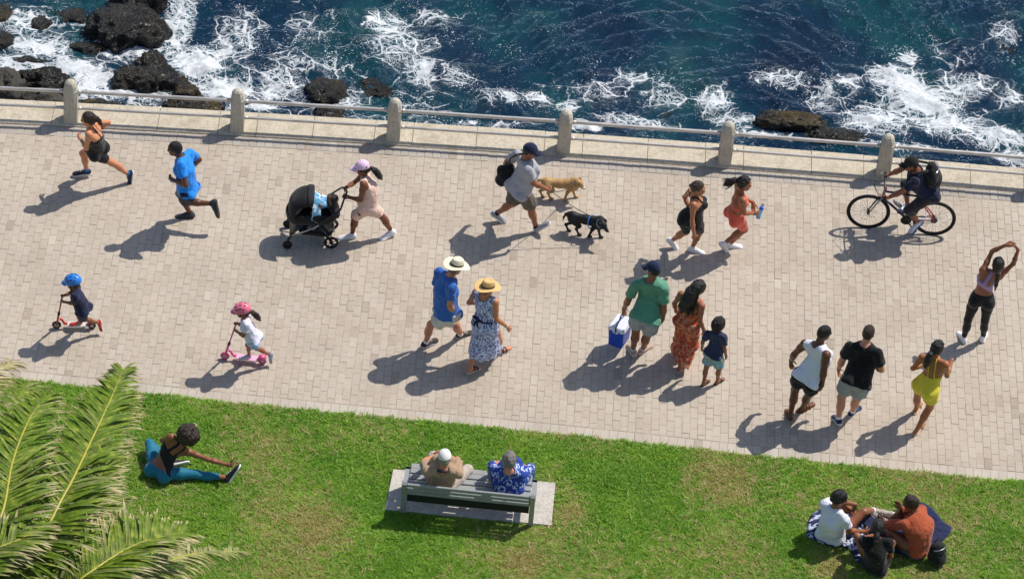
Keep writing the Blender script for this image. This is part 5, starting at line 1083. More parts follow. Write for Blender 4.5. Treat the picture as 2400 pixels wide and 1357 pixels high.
p.strands(H_BLK, rts, eds, 46, .011, .01, spread=.028); p.sandals(mat_cloth('#6d6660'), mat_simple('grey_sole', '#b8afa6', .7))
t = NT('swim_print'); o_ = t.obc(); nz = t.noise(t.scalev(o_, 1, 1, 1.6), 9, 3, .6, 1.5)
t.col(t.ramp(nz, [(0, '#1f8fc0'), (.40, '#35a9d6'), (.46, '#d9b24a'), (.5, '#3aa79a'), (.56, '#2a9bd0'), (.64, '#d88a3a'), (.7, '#1f88b8')])); t.set(Roughness=.8); SWIM = t.m
p = Fig('boy_b', 'boy in navy tee shirt and turquoise patterned shorts beside the long-haired woman', 1.2, 0, '#7d5238', 55, face=50, hs=.95, curl=.7)
p.tee(mat_cloth('#2b3350'), sleeve=.66, hem=.05, off=.018); p.shorts(SWIM, length=.82, off=.024, flare=.02)
p.hair(mat_hair('#0d0b0a', 150), off=.022, wob_=.006); p.sandals(mat_simple('black_rubber', '#1d1c1c', .6), mat_simple('black_rubber', '#1d1c1c', .6), 1, 'flip_flop')
# 15, 16 two men, 17 yellow
p = Fig('tank_m', 'man in white tank top, black shorts and brown sandals', 1.84, 0, '#5c3b29', 50, face=25, pitch=-16, curl=.6, muscle=1.08)
p.tank(mat_cloth('#dedde6'), off=.016, hem=.05, flare=.0, wob_=.005); p.shorts(mat_cloth('#121214'), length=.62, off=.026, flare=.02)
p.hair(mat_hair('#0b0909', 160), off=.005, wob_=.001); p.sandals(mat_simple('brown_leather', '#8a5233', .55), mat_simple('brown_sole', '#6d3f26', .6), 3); p.watch('L', '#2a2a2a', 'bracelet')
p = Fig('black_m', 'man in black tee shirt, light grey shorts and navy sneakers', 1.82, 0, '#b98468', 55, face=62, pitch=-8, girth=1.14, muscle=1.08, curl=.6)
p.tee(mat_cloth('#101013'), sleeve=.66, hem=.06, off=.022); p.shorts(mat_cloth('#a3a3a6'), length=.66, off=.026, flare=.016)
p.hair(mat_hair('#2f2119', 150), off=.007, wob_=.002); p.shoes(mat_cloth('#222f57', .7), WHITE_SOLE, SOCKW, .06); p.watch('L', '#4a4038', 'bracelet')
p = Fig('yel_w', 'woman in yellow strappy playsuit with a black ponytail', 1.68, 1, '#95613f', 55, face=50, girth=1.12, glute=1.1, curl=1.2)
YEL = mat_cloth('#e3cf3c', .75, fold=.25)
p.suit(YEL, 'playsuit', leg=.55, off=.012, front=.06, back=-.075, straps=((.05, .008),), legoff=.012)
ch, r = pony(base=(-.11, 0, -.0), swing=(-.2, 0, -1), L=.27, r=(.022, .04, .05, .048, .03)); p.hair(H_BLK, chain=ch, r=r, wob_=.007); p.sandals(mat_simple('tan_leather', '#b38a62', .6), mat_simple('tan_sole', '#c6a988', .6), 1)
# 18 stretching woman
p = Fig('str_w', 'woman in lilac sports top and black leggings stretching both arms overhead', 1.68, 1, '#80533a', 85, face=88, pitch=5, glute=1.1, curl=.3)
p.leggings(mat_cloth('#111115', .6, fold=.12), upto=1.92, waist=.12); p.bra(mat_cloth('#a889b4', .7, fold=.12), low=-.06, front=.06, back=.015, straps=((.075, .026),))
ch, r = pony(base=(-.11, 0, .02), swing=(-.25, 0, -1), L=.36, r=(.022, .034, .034, .026, .010)); p.hair(H_BLK, chain=ch, r=r); p.shoes(mat_cloth('#e9e9ec', .6, fold=.15), WHITE_SOLE, SOCKW, .05)
# 19 seated stretching woman
p = Fig('sit_w', 'woman in teal leggings and black crop top sitting on the grass touching her foot', 1.72, 1, '#7c4f38', 60, face=45, pitch=-25, curlR=1.2, glute=1.1)
p.leggings(mat_cloth('#116a84', .6, fold=.15), upto=1.78, waist=.05); p.bra(mat_cloth('#0f1015', .7, fold=.12), low=-.11, front=.06, back=.05, straps=((.065, .02),))
V_ = [el(p.hd-p.hf*.02+p.hu*.015, p.hf, p.hl, p.hu, (.155, .155, .15))]
for i in range(60):
    d = nrm(np.random.normal(size=3)); d = d if np.dot(d, p.hf) < .55 else -d
    V_.append(el(p.hd-p.hf*.025+p.hu*.015+d*.125, p.hf, p.hl, p.hu, (.042, .042, .042)))
p.put('curly_hair', V_, mat_hair('#2b1c15', 60), .012, .009, wobble=(.012, 18, 4))
m = MB(); m.torus(p.hd+p.hu*.16+p.hf*.03, p.hf, .03, .012, 12, 6); m.build('scrunchie', mat_cloth('#d8cba0'), p.ob, p.org)
p.shoes(mat_cloth('#1e1b20', .6), WHITE_SOLE, None)
# 20, 21 on the bench
p = Fig('ben_m', 'man in tan shirt and white cap sitting on the bench', 1.74, 0, '#b07c60', 88, face=92, pitch=-18, girth=1.1)
p.tee(mat_cloth('#a58a70'), sleeve=.8, hem=.05, off=.026); p.leggings(mat_cloth('#b9ada0'), 'trousers', upto=1.9, off=.022, waist=.0)
m = MB(); na_ = nrm(p.hd-p.j['nec']); nb_ = orth(p.lc, na_); nc_ = np.cross(nb_, na_); cn = p.j['nec']+na_*.012; m.tube([cn+nb_*math.cos(a)*.074+nc_*math.sin(a)*.074 for a in np.linspace(0, 2*PI, 21)[:-1]], .020, 6, closed=True); m.build('collar', mat_cloth('#26262a'), p.ob, p.org)
p.hair(mat_hair('#8b857d', 140), off=.005); p.cap(mat_cloth('#e4e1da', fold=.15)); p.shoes(mat_cloth('#4a4642'), WHITE_SOLE, SOCKW, .06)
t = NT('blue_leaf_print'); o_ = t.obc(); nz = t.noise(t.scalev(o_, 1, 1, .8), 5.5, 2, .5, 3.0)
t.col(t.mix(t.ramp(nz, [(0, 0), (.55, 0), (.58, 1), (.63, 1), (.66, 0)]), '#1b3f94', '#c4cfe8')); t.set(Roughness=.85); t.bump(t.noise(o_, 10, 3), .4, .04); LEAF = t.m
p = Fig('ben_w', 'grey-haired woman in blue and white printed blouse sitting on the bench', 1.62, 1, '#b5806a', 88, face=88, pitch=-12, girth=1.2)
p.tee(LEAF, 'blouse', sleeve=.95, hem=.05, off=.024, neck=.095); p.leggings(LEAF, 'trousers', upto=1.9, off=.02, waist=.02)
p.hair(mat_hair('#76706b', 110), off=.022, wob_=.006); p.shoes(mat_cloth('#d9d4ce'), WHITE_SOLE, None)
# 22-24 picnic
p = Fig('pic_a', 'man in white tee shirt and dark shorts sitting on the picnic blanket', 1.78, 0, '#7e533a', 40, face=10, pitch=-18, girth=1.05)
p.tee(mat_cloth('#dcdce6'), sleeve=.6, hem=.02, off=.024); p.shorts(mat_cloth('#171b2a'), length=.6, off=.026)
p.hair(mat_hair('#100d0d', 100), off=.020, wob_=.006, front=.07); p.glasses(); p.shoes(mat_cloth('#b7ad9c'), WHITE_SOLE, SOCKW, .05)
p = Fig('pic_b', 'woman in black tee shirt with black hair sitting lowest on the picnic blanket', 1.6, 1, '#80543a', 85, face=85, pitch=-18)
p.tee(mat_cloth('#0e0e11'), sleeve=.6, hem=.02, off=.02); p.shorts(mat_cloth('#1a1d26'), length=.5, off=.018)
ch, r = pony(base=(-.10, 0, -.01), swing=(-.3, 0, -1), L=.30, r=(.03, .036, .034, .026, .010)); p.hair(H_BLK, off=.018, chain=ch, r=r); p.sandals(mat_simple('brown_leather', '#8a5233', .55))
p = Fig('pic_c', 'large man in rust orange tee shirt sitting on the picnic blanket', 1.84, 0, '#6d432e', 150, face=168, pitch=-14, girth=1.22, belly=.8)
p.tee(mat_cloth('#a34e30'), sleeve=.85, hem=.02, off=.028, flare=.02); p.shorts(mat_cloth('#3a3a3e'), length=.88, off=.028)
p.hair(mat_hair('#2a1c14', 110), off=.012, wob_=.004); p.shoes(mat_cloth('#8d8a8a'), WHITE_SOLE, SOCKW, .05)
# ------------------------------------------------------------------ props
BLACKP = mat_simple('black_plastic', '#131315', .45); RUBBER = mat_simple('tyre_rubber', '#101011', .75, bump=.2); ALU = mat_simple('aluminium', '#a9abad', .3, 1.0); CHROME = mat_simple('chrome', '#c9c9c9', .15, 1.0); BLKFAB = mat_cloth('#121215', .75, fold=.3)
Z3 = np.array([0, 0, 1.])
class Loc:
    """local frame: forward, left, up at a ground point"""
    def __init__(s, o, d):
        s.o = np.array([o[0], o[1], 0.]); s.f = nrm([d[0], d[1], 0]); s.l = np.cross(Z3, s.f)
    def __call__(s, f, l, u): return s.o+s.f*f+s.l*l+Z3*u
# --- bench on its concrete pad
pc = [at(921, 1102), at(1302, 1133.5), at(1291.7, 1233.5), at(902, 1196)]
cen = sum(pc)/4; m = MB(); 
top = [cen+(q-cen)*1.0 for q in pc]
m.add([tuple(q+Z3*.03) for q in [cen+(q-cen)*.994 for q in top]]+[tuple(q+Z3*.022) for q in top]+[tuple(q-Z3*.1) for q in top], [(3, 2, 1, 0), (0, 1, 5, 4), (1, 2, 6, 5), (2, 3, 7, 6), (3, 0, 4, 7), (4, 5, 9, 8), (5, 6, 10, 9), (6, 7, 11, 10), (7, 4, 8, 11)])
pad = tag(m.build('concrete_pad', M_CONC, None, tuple(cen), smooth=False), 'pale concrete slab set in the grass under the bench', 'slab')
rl = at(945, 1200, .03); rr = at(1243, 1231, .03); bd = nrm(rr-rl); bl = np.linalg.norm(rr-rl); fd_ = np.cross(Z3, bd); fd_ = fd_ if fd_[1] > 0 else -fd_
bo = (rl+rr)/2; bo[2] = .03
BEN = mat_simple('bench_grey_metal', '#989a9a', .42, .3, var=.12, bump=.1); SLAT = mat_simple('bench_slat_paint', '#8d8f8f', .55, .0, var=.25, bump=.15, bscale=30)
bench = empty('park_bench', bo, 'grey metal bench with horizontal slats facing the sea, two people on it', 'bench')
def bp(x, y, z): return bo+bd*x+fd_*y+Z3*z
for sg in (-1, 1):
    x = sg*bl/2
    m = MB(); path = [(x, .02, 0), (x, .0, .36), (x, -.06, .56), (x, -.08, .645)]
    g = [[bp(x+sg*0+dx, y_, z_) for dx in (-.035, .035)] for (_, y_, z_) in path]; m.sheet(g, .05); m.build('rear_leg', BEN, bench, tuple(bo), False)
    m = MB(); m.sheet([[bp(x+dx, .50, z_) for dx in (-.035, .035)] for z_ in (0, .2, .385)], .05); m.build('front_leg', BEN, bench, tuple(bo), False)
    m = MB(); m.sheet([[bp(x+dx, y_, .36) for dx in (-.035, .035)] for y_ in (.0, .25, .52)], .05); m.build('seat_support', BEN, bench, tuple(bo), False)
    m = MB(); m.sheet([[bp(x+dx, y_, z_) for dx in (-.035, .035)] for y_, z_ in ((-.105, .645), (-.075, .667), (-.02, .645))], .02); m.build('end_cap', BEN, bench, tuple(bo), False)
for y_, z_ in ((.07, .40), (.19, .40), (.31, .40), (.43, .40), (.53, .395)):
    m = MB(); m.box(bp(0, y_, z_), bd, fd_, Z3, bl/2-.04, .048, .017, .006); m.build('seat_slat', SLAT, bench, tuple(bo), False)
for y_, z_ in ((-.016, .425), (-.043, .52), (-.07, .615)):
    m = MB(); m.box(bp(0, y_, z_), bd, nrm(fd_+Z3*.14), nrm(Z3-fd_*.14), bl/2-.036, .016, .032, .006); m.build('back_slat', SLAT, bench, tuple(bo), False)
m = MB(); m.box(bp(0, .03, .285), bd, fd_, Z3, bl/2-.04, .008, .075, .003); m.build('under_seat_shade', mat_simple('bench_shade_dark', '#17181a', .6), bench, tuple(bo), False)  # dark panel added to give the deep shade under the seat
# --- picnic blankets
def blanket(name, poly, z, mat, label, seed):
    P = [at(1850+x/5.493, 1110+y/5.493, z) for x, y in poly]; c = sum(P)/len(P); n = 72; ring = []
    L = len(P)
    for i in range(n):
        u = i/n*L; k = int(u); q = u-k
        p0, p1, p2, p3 = P[(k-1) % L], P[k], P[(k+1) % L], P[(k+2) % L]
        ring.append(.5*((2*p1)+(p2-p0)*q+(2*p0-5*p1+4*p2-p3)*q*q+(3*p1-p0-3*p2+p3)*q**3)*.5+.5*(p1*(1-q)+p2*q))
    R = 12; vs = []; 
    for r in range(1, R+1):
        for p in ring:
            w_ = c+(p-c)*r/R; nz = mnoise.noise(Vector((w_[0]*5+seed, w_[1]*5, 1)))*.018+mnoise.noise(Vector((w_[0]*13+seed, w_[1]*13, 4)))*.012
            vs.append((w_[0], w_[1], z+.012+nz*(.5+.9*r/R)-(.022 if r == R else 0)))
    vs.append(tuple(c+Z3*.01)); fs = []
    for r in range(R-1):
        for k in range(n): fs.append((r*n+k, r*n+(k+1) % n, r*n+n+(k+1) % n, r*n+n+k))
    for k in range(n): fs.append((len(vs)-1, k, (k+1) % n)[::-1])
    o = mesh_obj(name, vs, [q[::-1] for q in fs], mat, None, tuple(c)); sm = o.modifiers.new('thickness', 'SOLIDIFY'); sm.thickness = .012; sm.offset = -1
    return tag(o, label, 'blanket')
t = NT('navy_white_cloth'); o_ = t.obc(); nz = t.noise(o_, 5.5, 3, .5, 1.5); t.col(t.mix(t.ramp(nz, [(0, 0), (.50, 0), (.52, 1), (.60, 1), (.62, 0)]), '#20284a', '#b9c0d8')); t.set(Roughness=.9); t.bump(t.noise(o_, 14, 3), .5, .03)
blanket('picnic_blanket', [(225, 700), (250, 600), (335, 480), (600, 420), (900, 520), (1080, 700), (1260, 900), (1200, 1160), (890, 1150), (800, 960), (560, 930), (330, 850), (235, 800)], .035, t.m, 'navy and white patterned picnic blanket under the man in white', 1)
blanket('picnic_blanket', [(900, 600), (1080, 560), (1300, 520), (1500, 400), (1690, 365), (1830, 440), (1960, 600), (2085, 690), (2050, 780), (1940, 870), (1780, 1000), (1560, 1065), (1370, 1010), (1150, 900)], .055, mat_cloth('#1d2547', .9, fold=.6), 'plain dark navy blanket under the man in rust orange', 5)
# --- backpacks
def backpack(o, f, l, u, sx, sy, sz, label, mat, parent=None):
    """f points away from the wearer's back"""
    org = tuple(o)
    P = [el(o-u*sz*.25, f, l, u, (sx, sy, sz*.72)), el(o+u*sz*.25, f, l, u, (sx*.85, sy*.92, sz*.7)), el(o+f*sx*.5-u*sz*.4, f, l, u, (sx*.7, sy*.75, sz*.45))]
    V, Q = implicit(P, .010, .05, wobble=(.010, 6, 5)); b = mesh_obj('backpack', V, Q, mat, None, org); tag(b, label, 'backpack')
    V, Q = implicit([el(o+f*sx*.95-u*sz*.35, f, l, u, (sx*.35, sy*.62, sz*.34))], .009, .02); mesh_obj('front_pocket', V, Q, mat, b, org)
    m = MB(); m.tube([o+f*sx*math.cos(a)*.86+u*sz*.62+l*sy*.9*math.sin(a) for a in np.linspace(-1.2, 1.2, 9)], .006, 5); m.build('zip', CHROME, b, org)
    m = MB(); m.tube([o-f*sx*.5+u*sz*.85+l*.03, o-f*sx*.3+u*sz*1.12+l*.02, o-f*sx*.3+u*sz*1.12-l*.02, o-f*sx*.5+u*sz*.85-l*.03], .009, 6); m.build('carry_loop', mat, b, org)
    return b
c_ = cyc; bk = (c_.j['che']*.35+c_.j['nec']*.65)-c_.fc*.235-c_.uc*.03
bpk = backpack(bk, -c_.fc, c_.lc, c_.uc, .115, .165, .235, 'black backpack worn by the cyclist', BLKFAB)
for q, sg in (('L', 1), ('R', -1)):
    m = MB(); s_ = c_.j['sh'+q]*.62+c_.j['nec']*.38; pts = [bk+c_.fc*.06+c_.lc*sg*.08+c_.uc*.17, s_-c_.fc*.04+c_.uc*.085, s_+c_.fc*.07+c_.uc*.06, s_+c_.fc*.135-c_.uc*.06, s_+c_.fc*.09-c_.uc*.2+c_.lc*sg*.05, bk+c_.fc*.08+c_.lc*sg*.13-c_.uc*.17]; m.tube(pts, .020, 6); m.build('shoulder_strap', BLKFAB, bpk, tuple(bk))
g_ = at(2192, 1322, .0); fdir = nrm([-.5, .2, 0]); backpack(np.array([g_[0], g_[1]+.02, .21]), nrm([.55, -.75, .12]), nrm([.8, .6, 0]), nrm(np.cross(nrm([.55, -.75, .12]), nrm([.8, .6, 0]))), .11, .135, .20, 'black backpack standing on the grass beside the man in rust orange', BLKFAB)
# --- duffel bag of the dog walker
d_ = dogm; dc = at(1184, 410, 1.02); fdv = np.array([1., 0, 0]); org = tuple(dc)
V, Q = implicit([rc(dc-np.array([.05, 0, .10]), dc+np.array([.06, .02, .12]), .10, .085), el(dc, (1, 0, .6), (0, 1, 0), (-.6, 0, 1), (.10, .10, .19))], .010, .05, wobble=(.008, 6, 8)); duf = tag(mesh_obj('duffel_bag', V, Q, BLKFAB, None, org), 'black duffel bag slung behind the man in grey tee shirt', 'bag')
m = MB(); sN = d_.j['nec']*.62+d_.j['shL']*.38; m.tube([dc+np.array([.04, 0, .19]), d_.j['shL']-d_.fc*.12-d_.uc*.02, sN-d_.fc*.03+d_.uc*.085, sN+d_.fc*.08+d_.uc*.045, d_.j['che']+d_.fc*.16+d_.lc*.02, d_.j['pel']+d_.fc*.12-d_.lp*.12+d_.up*.12, d_.j['pel']-d_.fp*.12+d_.up*.1, dc-np.array([-.02, 0, .16])], .012, 6); m.build('strap', BLKFAB, duf, org)
# --- cool box
gm = green; hp_ = gm.j['haL']+nrm(gm.j['haL']-gm.j['wrL'])*.03; zt = max(.47, hp_[2]-.17)
lc_ = at(1455, 754, zt); ux = at(1462, 776, zt)-at(1425, 762, zt); ux = nrm([ux[0], ux[1], 0]); uy = np.cross(Z3, ux)
hx_, hy_, hh_ = .125, .165, .17; org = (lc_[0], lc_[1], zt-.40)
def taper(c, ax, ay, z0, z1, x0, y0, x1, y1, bev=.02):
    m = MB(); rings = []
    for z, x, y, i in ((z0, x0, y0, bev), (z0+bev, x0, y0, 0), (z1-bev*.5, x1, y1, 0), (z1, x1, y1, bev*.6)):
        x -= i; y -= i; b = .025
        rings.append([np.array([c[0], c[1], z])+ax*p+ay*q for p, q in ((x-b, -y), (x-b*.3, -y+b*.3), (x, -y+b), (x, y-b), (x-b*.3, y-b*.3), (x-b, y), (-x+b, y), (-x+b*.3, y-b*.3), (-x, y-b), (-x, -y+b), (-x+b*.3, -y+b*.3), (-x+b, -y))])
    vs = [p for r in rings for p in r]; fs = []
    for i in range(3):
        for k in range(12): fs.append((i*12+k, i*12+(k+1) % 12, i*12+12+(k+1) % 12, i*12+12+k))
    fs += [tuple(range(11, -1, -1)), tuple(36+k for k in range(12))]; m.add(vs, fs); return m
cool = empty('cool_box', org, 'blue cool box with white lid carried by the man in green', 'cool box')
taper(lc_, ux, uy, zt-.40, zt-.075, hx_*.88, hy_*.88, hx_, hy_).build('box', mat_simple('blue_plastic', '#0f45b8', .35, var=.05), cool, org, False)
taper(lc_, ux, uy, zt-.085, zt, hx_+.010, hy_+.010, hx_-.004, hy_-.004, .022).build('lid', mat_simple('white_plastic', '#d5d8e2', .4), cool, org, False)
for sg in (1, -1):
    m = MB(); m.box(lc_+uy*sg*(hy_+.012)-Z3*.075, ux, uy, Z3, .04, .008, .018, .004); m.build('handle_bracket', mat_simple('white_plastic', '#d5d8e2', .4), cool, org, False)
m = MB(); hv = hp_+nrm(gm.j['haL']-gm.j['wrL'])*.012; pts = [lc_+uy*(hy_+.014)-Z3*.075, lc_+uy*(hy_+.006)+Z3*.03, lc_*.3+hv*.7+uy*.075-Z3*.01, hv+uy*.045, hv-uy*.045, lc_*.3+hv*.7-uy*.075-Z3*.01, lc_-uy*(hy_+.006)+Z3*.03, lc_-uy*(hy_+.014)-Z3*.075]; m.tube(pts, .012, 6); m.build('carry_handle', mat_simple('navy_plastic', '#1a2a66', .4), cool, org)
# --- water bottle
w_ = coral; bc = w_.j['haR']+nrm(w_.j['haR']-w_.j['wrR'])*.045+Z3*.02; ba = nrm(at(1500/4.5225+1450, 380+480/4.5225, bc[2])-at(1430/4.5225+1450, 380+585/4.5225, bc[2])); ba = nrm(ba*.6+Z3*.55); e1 = orth((0, 0, 1), ba); e2 = np.cross(ba, e1)
t = NT('clear_blue_plastic'); t.col('#5aa9d8'); t.set(Roughness=.1); t.b.inputs['Transmission Weight'].default_value = .5; t.b.inputs['Alpha'].default_value = .85
m = MB(); m.lathe(bc-ba*.09, e1, e2, ba, [(.02, 0), (.032, .006), (.033, .06), (.030, .08), (.033, .1), (.033, .15), (.02, .175), (.014, .185)], 14); bot = tag(m.build('water_bottle', t.m, None, tuple(bc)), 'clear blue water bottle in the hand of the coral woman', 'bottle')
m = MB(); m.lathe(bc+ba*.055, e1, e2, ba, [(.0345, 0), (.0345, .03), (.022, .05), (.018, .07)], 14); m.build('sleeve', mat_simple('bottle_blue', '#1c4fb8', .4), bot, tuple(bc))
m = MB(); m.tube([bc+ba*.118, bc+ba*.15], .016, 10); m.build('cap', BLACKP, bot, tuple(bc))
# --- dogs
def dog(feet, headp, nosep, Hb, mat, label, name, mark=None, tailup=.0):
    F = [at(C_(x), D_(y), .02) for x, y in feet]; hl, hr, fl, fr = F
    hips = (hl+hr)/2; shs = (fl+fr)/2; d = nrm((shs-hips)*[1, 1, 0]); L = np.linalg.norm((shs-hips)[:2]); cen = (hips+shs)/2; cen[2] = 0
    L = .40; hp = cen-d*L*.5+Z3*Hb*.9; sp = cen+d*L*.5+Z3*Hb*.9; lat = np.cross(Z3, d)
    P = [ec(hp, cen+Z3*Hb*.86, lat, .062, .072, .066, .078), ec(cen+Z3*Hb*.86, sp-Z3*.015, lat, .066, .078, .078, .10), el(sp-Z3*.04+d*.02, d, lat, Z3, (.10, .075, .11)), el(hp, d, lat, Z3, (.09, .072, .085))]
    hd = at(C_(headp[0]), D_(headp[1]), Hb*1.12); ns = at(C_(nosep[0]), D_(nosep[1]), Hb*.98)
    hd = sp+nrm(hd-sp)*min(.22, max(.16, np.linalg.norm(hd-sp))); fdir = nrm(ns-hd); hu_ = orth(Z3, fdir); hl_ = np.cross(hu_, fdir)
    P += [rc(sp+Z3*.03+d*.03, hd-fdir*.02, .068, .052), el(hd, fdir, hl_, hu_, (.068, .056, .056)), rc(hd+fdir*.05-hu_*.012, hd+fdir*.115-hu_*.02, .036, .026)]
    for i, (ft, base, hind) in enumerate(((hl, hp, 1), (hr, hp, 1), (fl, sp, 0), (fr, sp, 0))):
        sg = 1 if i % 2 == 0 else -1; r0 = base+lat*sg*.045-Z3*.03; ft = ft.copy(); ft[:2] = ft[:2]*.85+(r0[:2]*.15); ft[2] = .022
        if hind:
            kn = r0*.5+ft*.5+d*.055+Z3*.035; hk = ft-d*.045+Z3*.10
            P += [rc(r0, kn, .062, .036), rc(kn, hk, .034, .018), rc(hk, ft, .018, .016)]
        else:
            elb = r0*.55+ft*.45-d*.02; P += [rc(r0, elb, .045, .027), rc(elb, ft, .025, .017)]
        P.append(el(ft+d*.022-Z3*.004, d, lat, Z3, (.034, .022, .018)))
    tl = hp-d*.07+Z3*.05; tp = [tl, tl-d*.04+Z3*(-.02+tailup*.05), tl-d*.065+Z3*(-.07+tailup*.1), tl-d*.075+Z3*(-.13+tailup*.16)]
    for a, b, ra, rb in zip(tp[:-1], tp[1:], (.02, .016, .012), (.016, .012, .007)): P.append(rc(a, b, ra, rb))
    for p_ in P: p_['k'] = .03
    V, Q = implicit(P, .0085, .03); org = tuple(cen)
    o = tag(mesh_obj(name, V, Q, mat, None, org), label, 'dog', 'dogs on leads')
    for sg in (1, -1):
        m = MB(); e0 = hd+hl_*sg*.045+hu_*.035-fdir*.01; m.sheet([[e0+fdir*a*.035*(1-b)+hl_*sg*(.008+.022*b)+hu_*(.03*math.sin(b*2.4)) -fdir*.02*b for a in (-1, 0, 1)] for b in (0, .5, 1)], .008); m.build('ear', mat, o, org)
        m = MB(); m.ellip(hd+fdir*.05+hl_*sg*.032+hu_*.018, fdir*.008, hl_*.008, hu_*.008, 8, 6); m.build('eye', mat_simple('dog_eye', '#070505', .15), o, org)
    m = MB(); m.ellip(hd+fdir*.142-hu_*.012, fdir*.012, hl_*.014, hu_*.011, 8, 6); m.build('nose', mat_simple('dog_nose', '#0a0808' if mark is None else '#6b4a40', .3), o, org)
    if mark:
        V, Q = implicit([rc(hd+fdir*.085-hu_*.02, hd+fdir*.118-hu_*.022, .034, .028)], .007, .02); mesh_obj('muzzle', V, Q, mark, o, org)
    cn = sp*.45+hd*.55; ca = nrm(hd-sp); m = MB(); m.torus(cn+Z3*.0, ca, .064, .009, 20, 6); return o, cn, m, org
C_ = lambda x: 1060+x/4.2405
D_ = lambda y: 300+y/4.2405
def mat_fur(c, c2):
    t = NT('short_fur'); o_ = t.obc(); t.col(t.mix(t.noise(o_, 9, 4, .6), c, c2)); t.set(Roughness=.55); t.b.inputs['Specular IOR Level'].default_value = .35; t.bump(t.noise(t.scalev(o_, 1, 1, 2), 90, 3), .4, .008); return t.m
dg, cn1, m, org = dog([(890, 680), (985, 700), (1100, 705), (1230, 685)][0:2]+[(1230, 685), (1105, 708)], (1255, 550), (1302, 580), .36, mat_fur('#a37a4c', '#bd9866'), 'tan short-haired dog with white muzzle walking ahead of the man', 'dog', mat_simple('white_fur', '#d8cdbd', .7), .3)
m.build('collar', mat_simple('collar_tan', '#c9b98a', .6), dg, org)
dg2, cn2, m, org = dog([(1145, 1015), (1270, 1060), (1475, 1085), (1345, 1070)], (1495, 960), (1552, 1025), .37, mat_fur('#0b0b0d', '#16161a'), 'black dog with blue harness and lowered head walking right', 'dog', None, -.3)
m.build('collar', mat_simple('collar_blue', '#8fa9c4', .5), dg2, org)
hR = dogm.j['haR']+nrm(dogm.j['haR']-dogm.j['wrR'])*.03
def lead(a, b, sag, label):
    m = MB(); m.tube([a*(1-q)+b*q-Z3*sag*math.sin(PI*q) for q in np.linspace(0, 1, 16)], .006, 6); return tag(m.build('dog_lead', mat_simple('lead_web', '#3a3230', .7), None, tuple(a)), label, 'lead')
lead(hR, cn2+Z3*.055, .05, 'thin dark lead from the man to the black dog'); lead(hR+Z3*.01, cn1+Z3*.06, .10, 'thin dark lead from the man to the tan dog')
# blue harness on black dog
hv_ = nrm(cn2-np.array(dg2.location)); m = MB(); hc_ = np.array(dg2.location)+nrm([hv_[0], hv_[1], 0])*.10+Z3*.34; m.torus(hc_-Z3*.015, nrm([hv_[0], hv_[1], .15]), .098, .009, 20, 6); m.build('harness', mat_simple('harness_blue', '#2f6fb8', .5), dg2, tuple(dg2.location))
# --- kick scooters
def scooter(fw, rw, col, deckc, label, fig):
    a = at(*fw, .065); b = at(*rw, .06); L = Loc(b, a-b); wb = np.linalg.norm((a-b)[:2]); org = tuple(L.o); root = empty('kick_scooter', org, label, 'scooter', 'kick scooters')
    pm = mat_simple('scooter_paint', col, .35, .0, coat=.3); hubm = mat_simple('wheel_hub', '#b9b4b0', .4)
    hand = (fig.j['haL']+fig.j['haR'])/2
    for f_, r_, nm in ((wb, .068, 'front_wheel'), (0, .062, 'rear_wheel')):
        m = MB(); m.torus(L(f_, 0, r_), L.l, r_-.018, .018, 28, 10); w = m.build(nm, mat_simple('scooter_tyre', '#1c1a1b' if col.startswith('#b') else '#d04a86', .6), root, org)
        m = MB(); m.disc(L(f_, 0, r_), L.l, r_-.028, .024, 18); m.build('hub', hubm, w, org)
    m = MB(); m.box(L(wb*.40, 0, .085), L.f, L.l, Z3, wb*.31, .055, .010, .005); m.build('deck', mat_simple('scooter_deck', deckc, .6), root, org, False)
    m = MB(); m.tube([L(wb*.69, 0, .085), L(wb*.78, 0, .10), L(wb*.84, 0, .17), L(wb*.90, 0, .185)], [.022, .02, .018, .02], 8); m.build('neck', pm, root, org)
    m = MB(); m.tube([L(wb*.1, 0, .095), L(.03, 0, .15), L(-.05, 0, .13)], [.02, .03, .026], 8, flat=1.6); m.build('rear_guard', pm, root, org)
    st0 = L(wb*.985, 0, .10); m = MB(); m.tube([st0, st0*.6+hand*.4], .017, 8); m.build('lower_stem', pm, root, org)
    m = MB(); m.tube([st0*.62+hand*.38, hand], .0125, 8); m.build('upper_stem', mat_simple('scooter_paint', col, .35, .0, coat=.3), root, org)
    m = MB(); m.tube([st0*.65+hand*.35, st0*.58+hand*.42], .022, 8); m.build('clamp', BLACKP, root, org)
    for sg in (1, -1):
        m = MB(); m.tube([L(wb, sg*.028, .068), L(wb*.97, sg*.026, .155)], .010, 6); m.build('fork_arm', pm, root, org)
        g = fig.j['haL' if sg > 0 else 'haR']; m = MB(); m.tube([hand, g, g+(g-hand)*.35], .012, 8); m.build('handlebar_grip', BLACKP if col.startswith('#b') else pm, root, org)
    return root
F_X = lambda x: 40+x/3.6364
F_Y = lambda y: 600+y/3.6364
scooter((F_X(337), F_Y(587)), (F_X(637), F_Y(592)), '#b8301f', '#c8c2bc', 'red kick scooter with dark wheels under the small boy', boys)
scooter((F_X(1772), F_Y(850)), (F_X(2090), F_Y(893)), '#e0558f', '#e6a8c4', 'pink kick scooter under the small girl', girls)
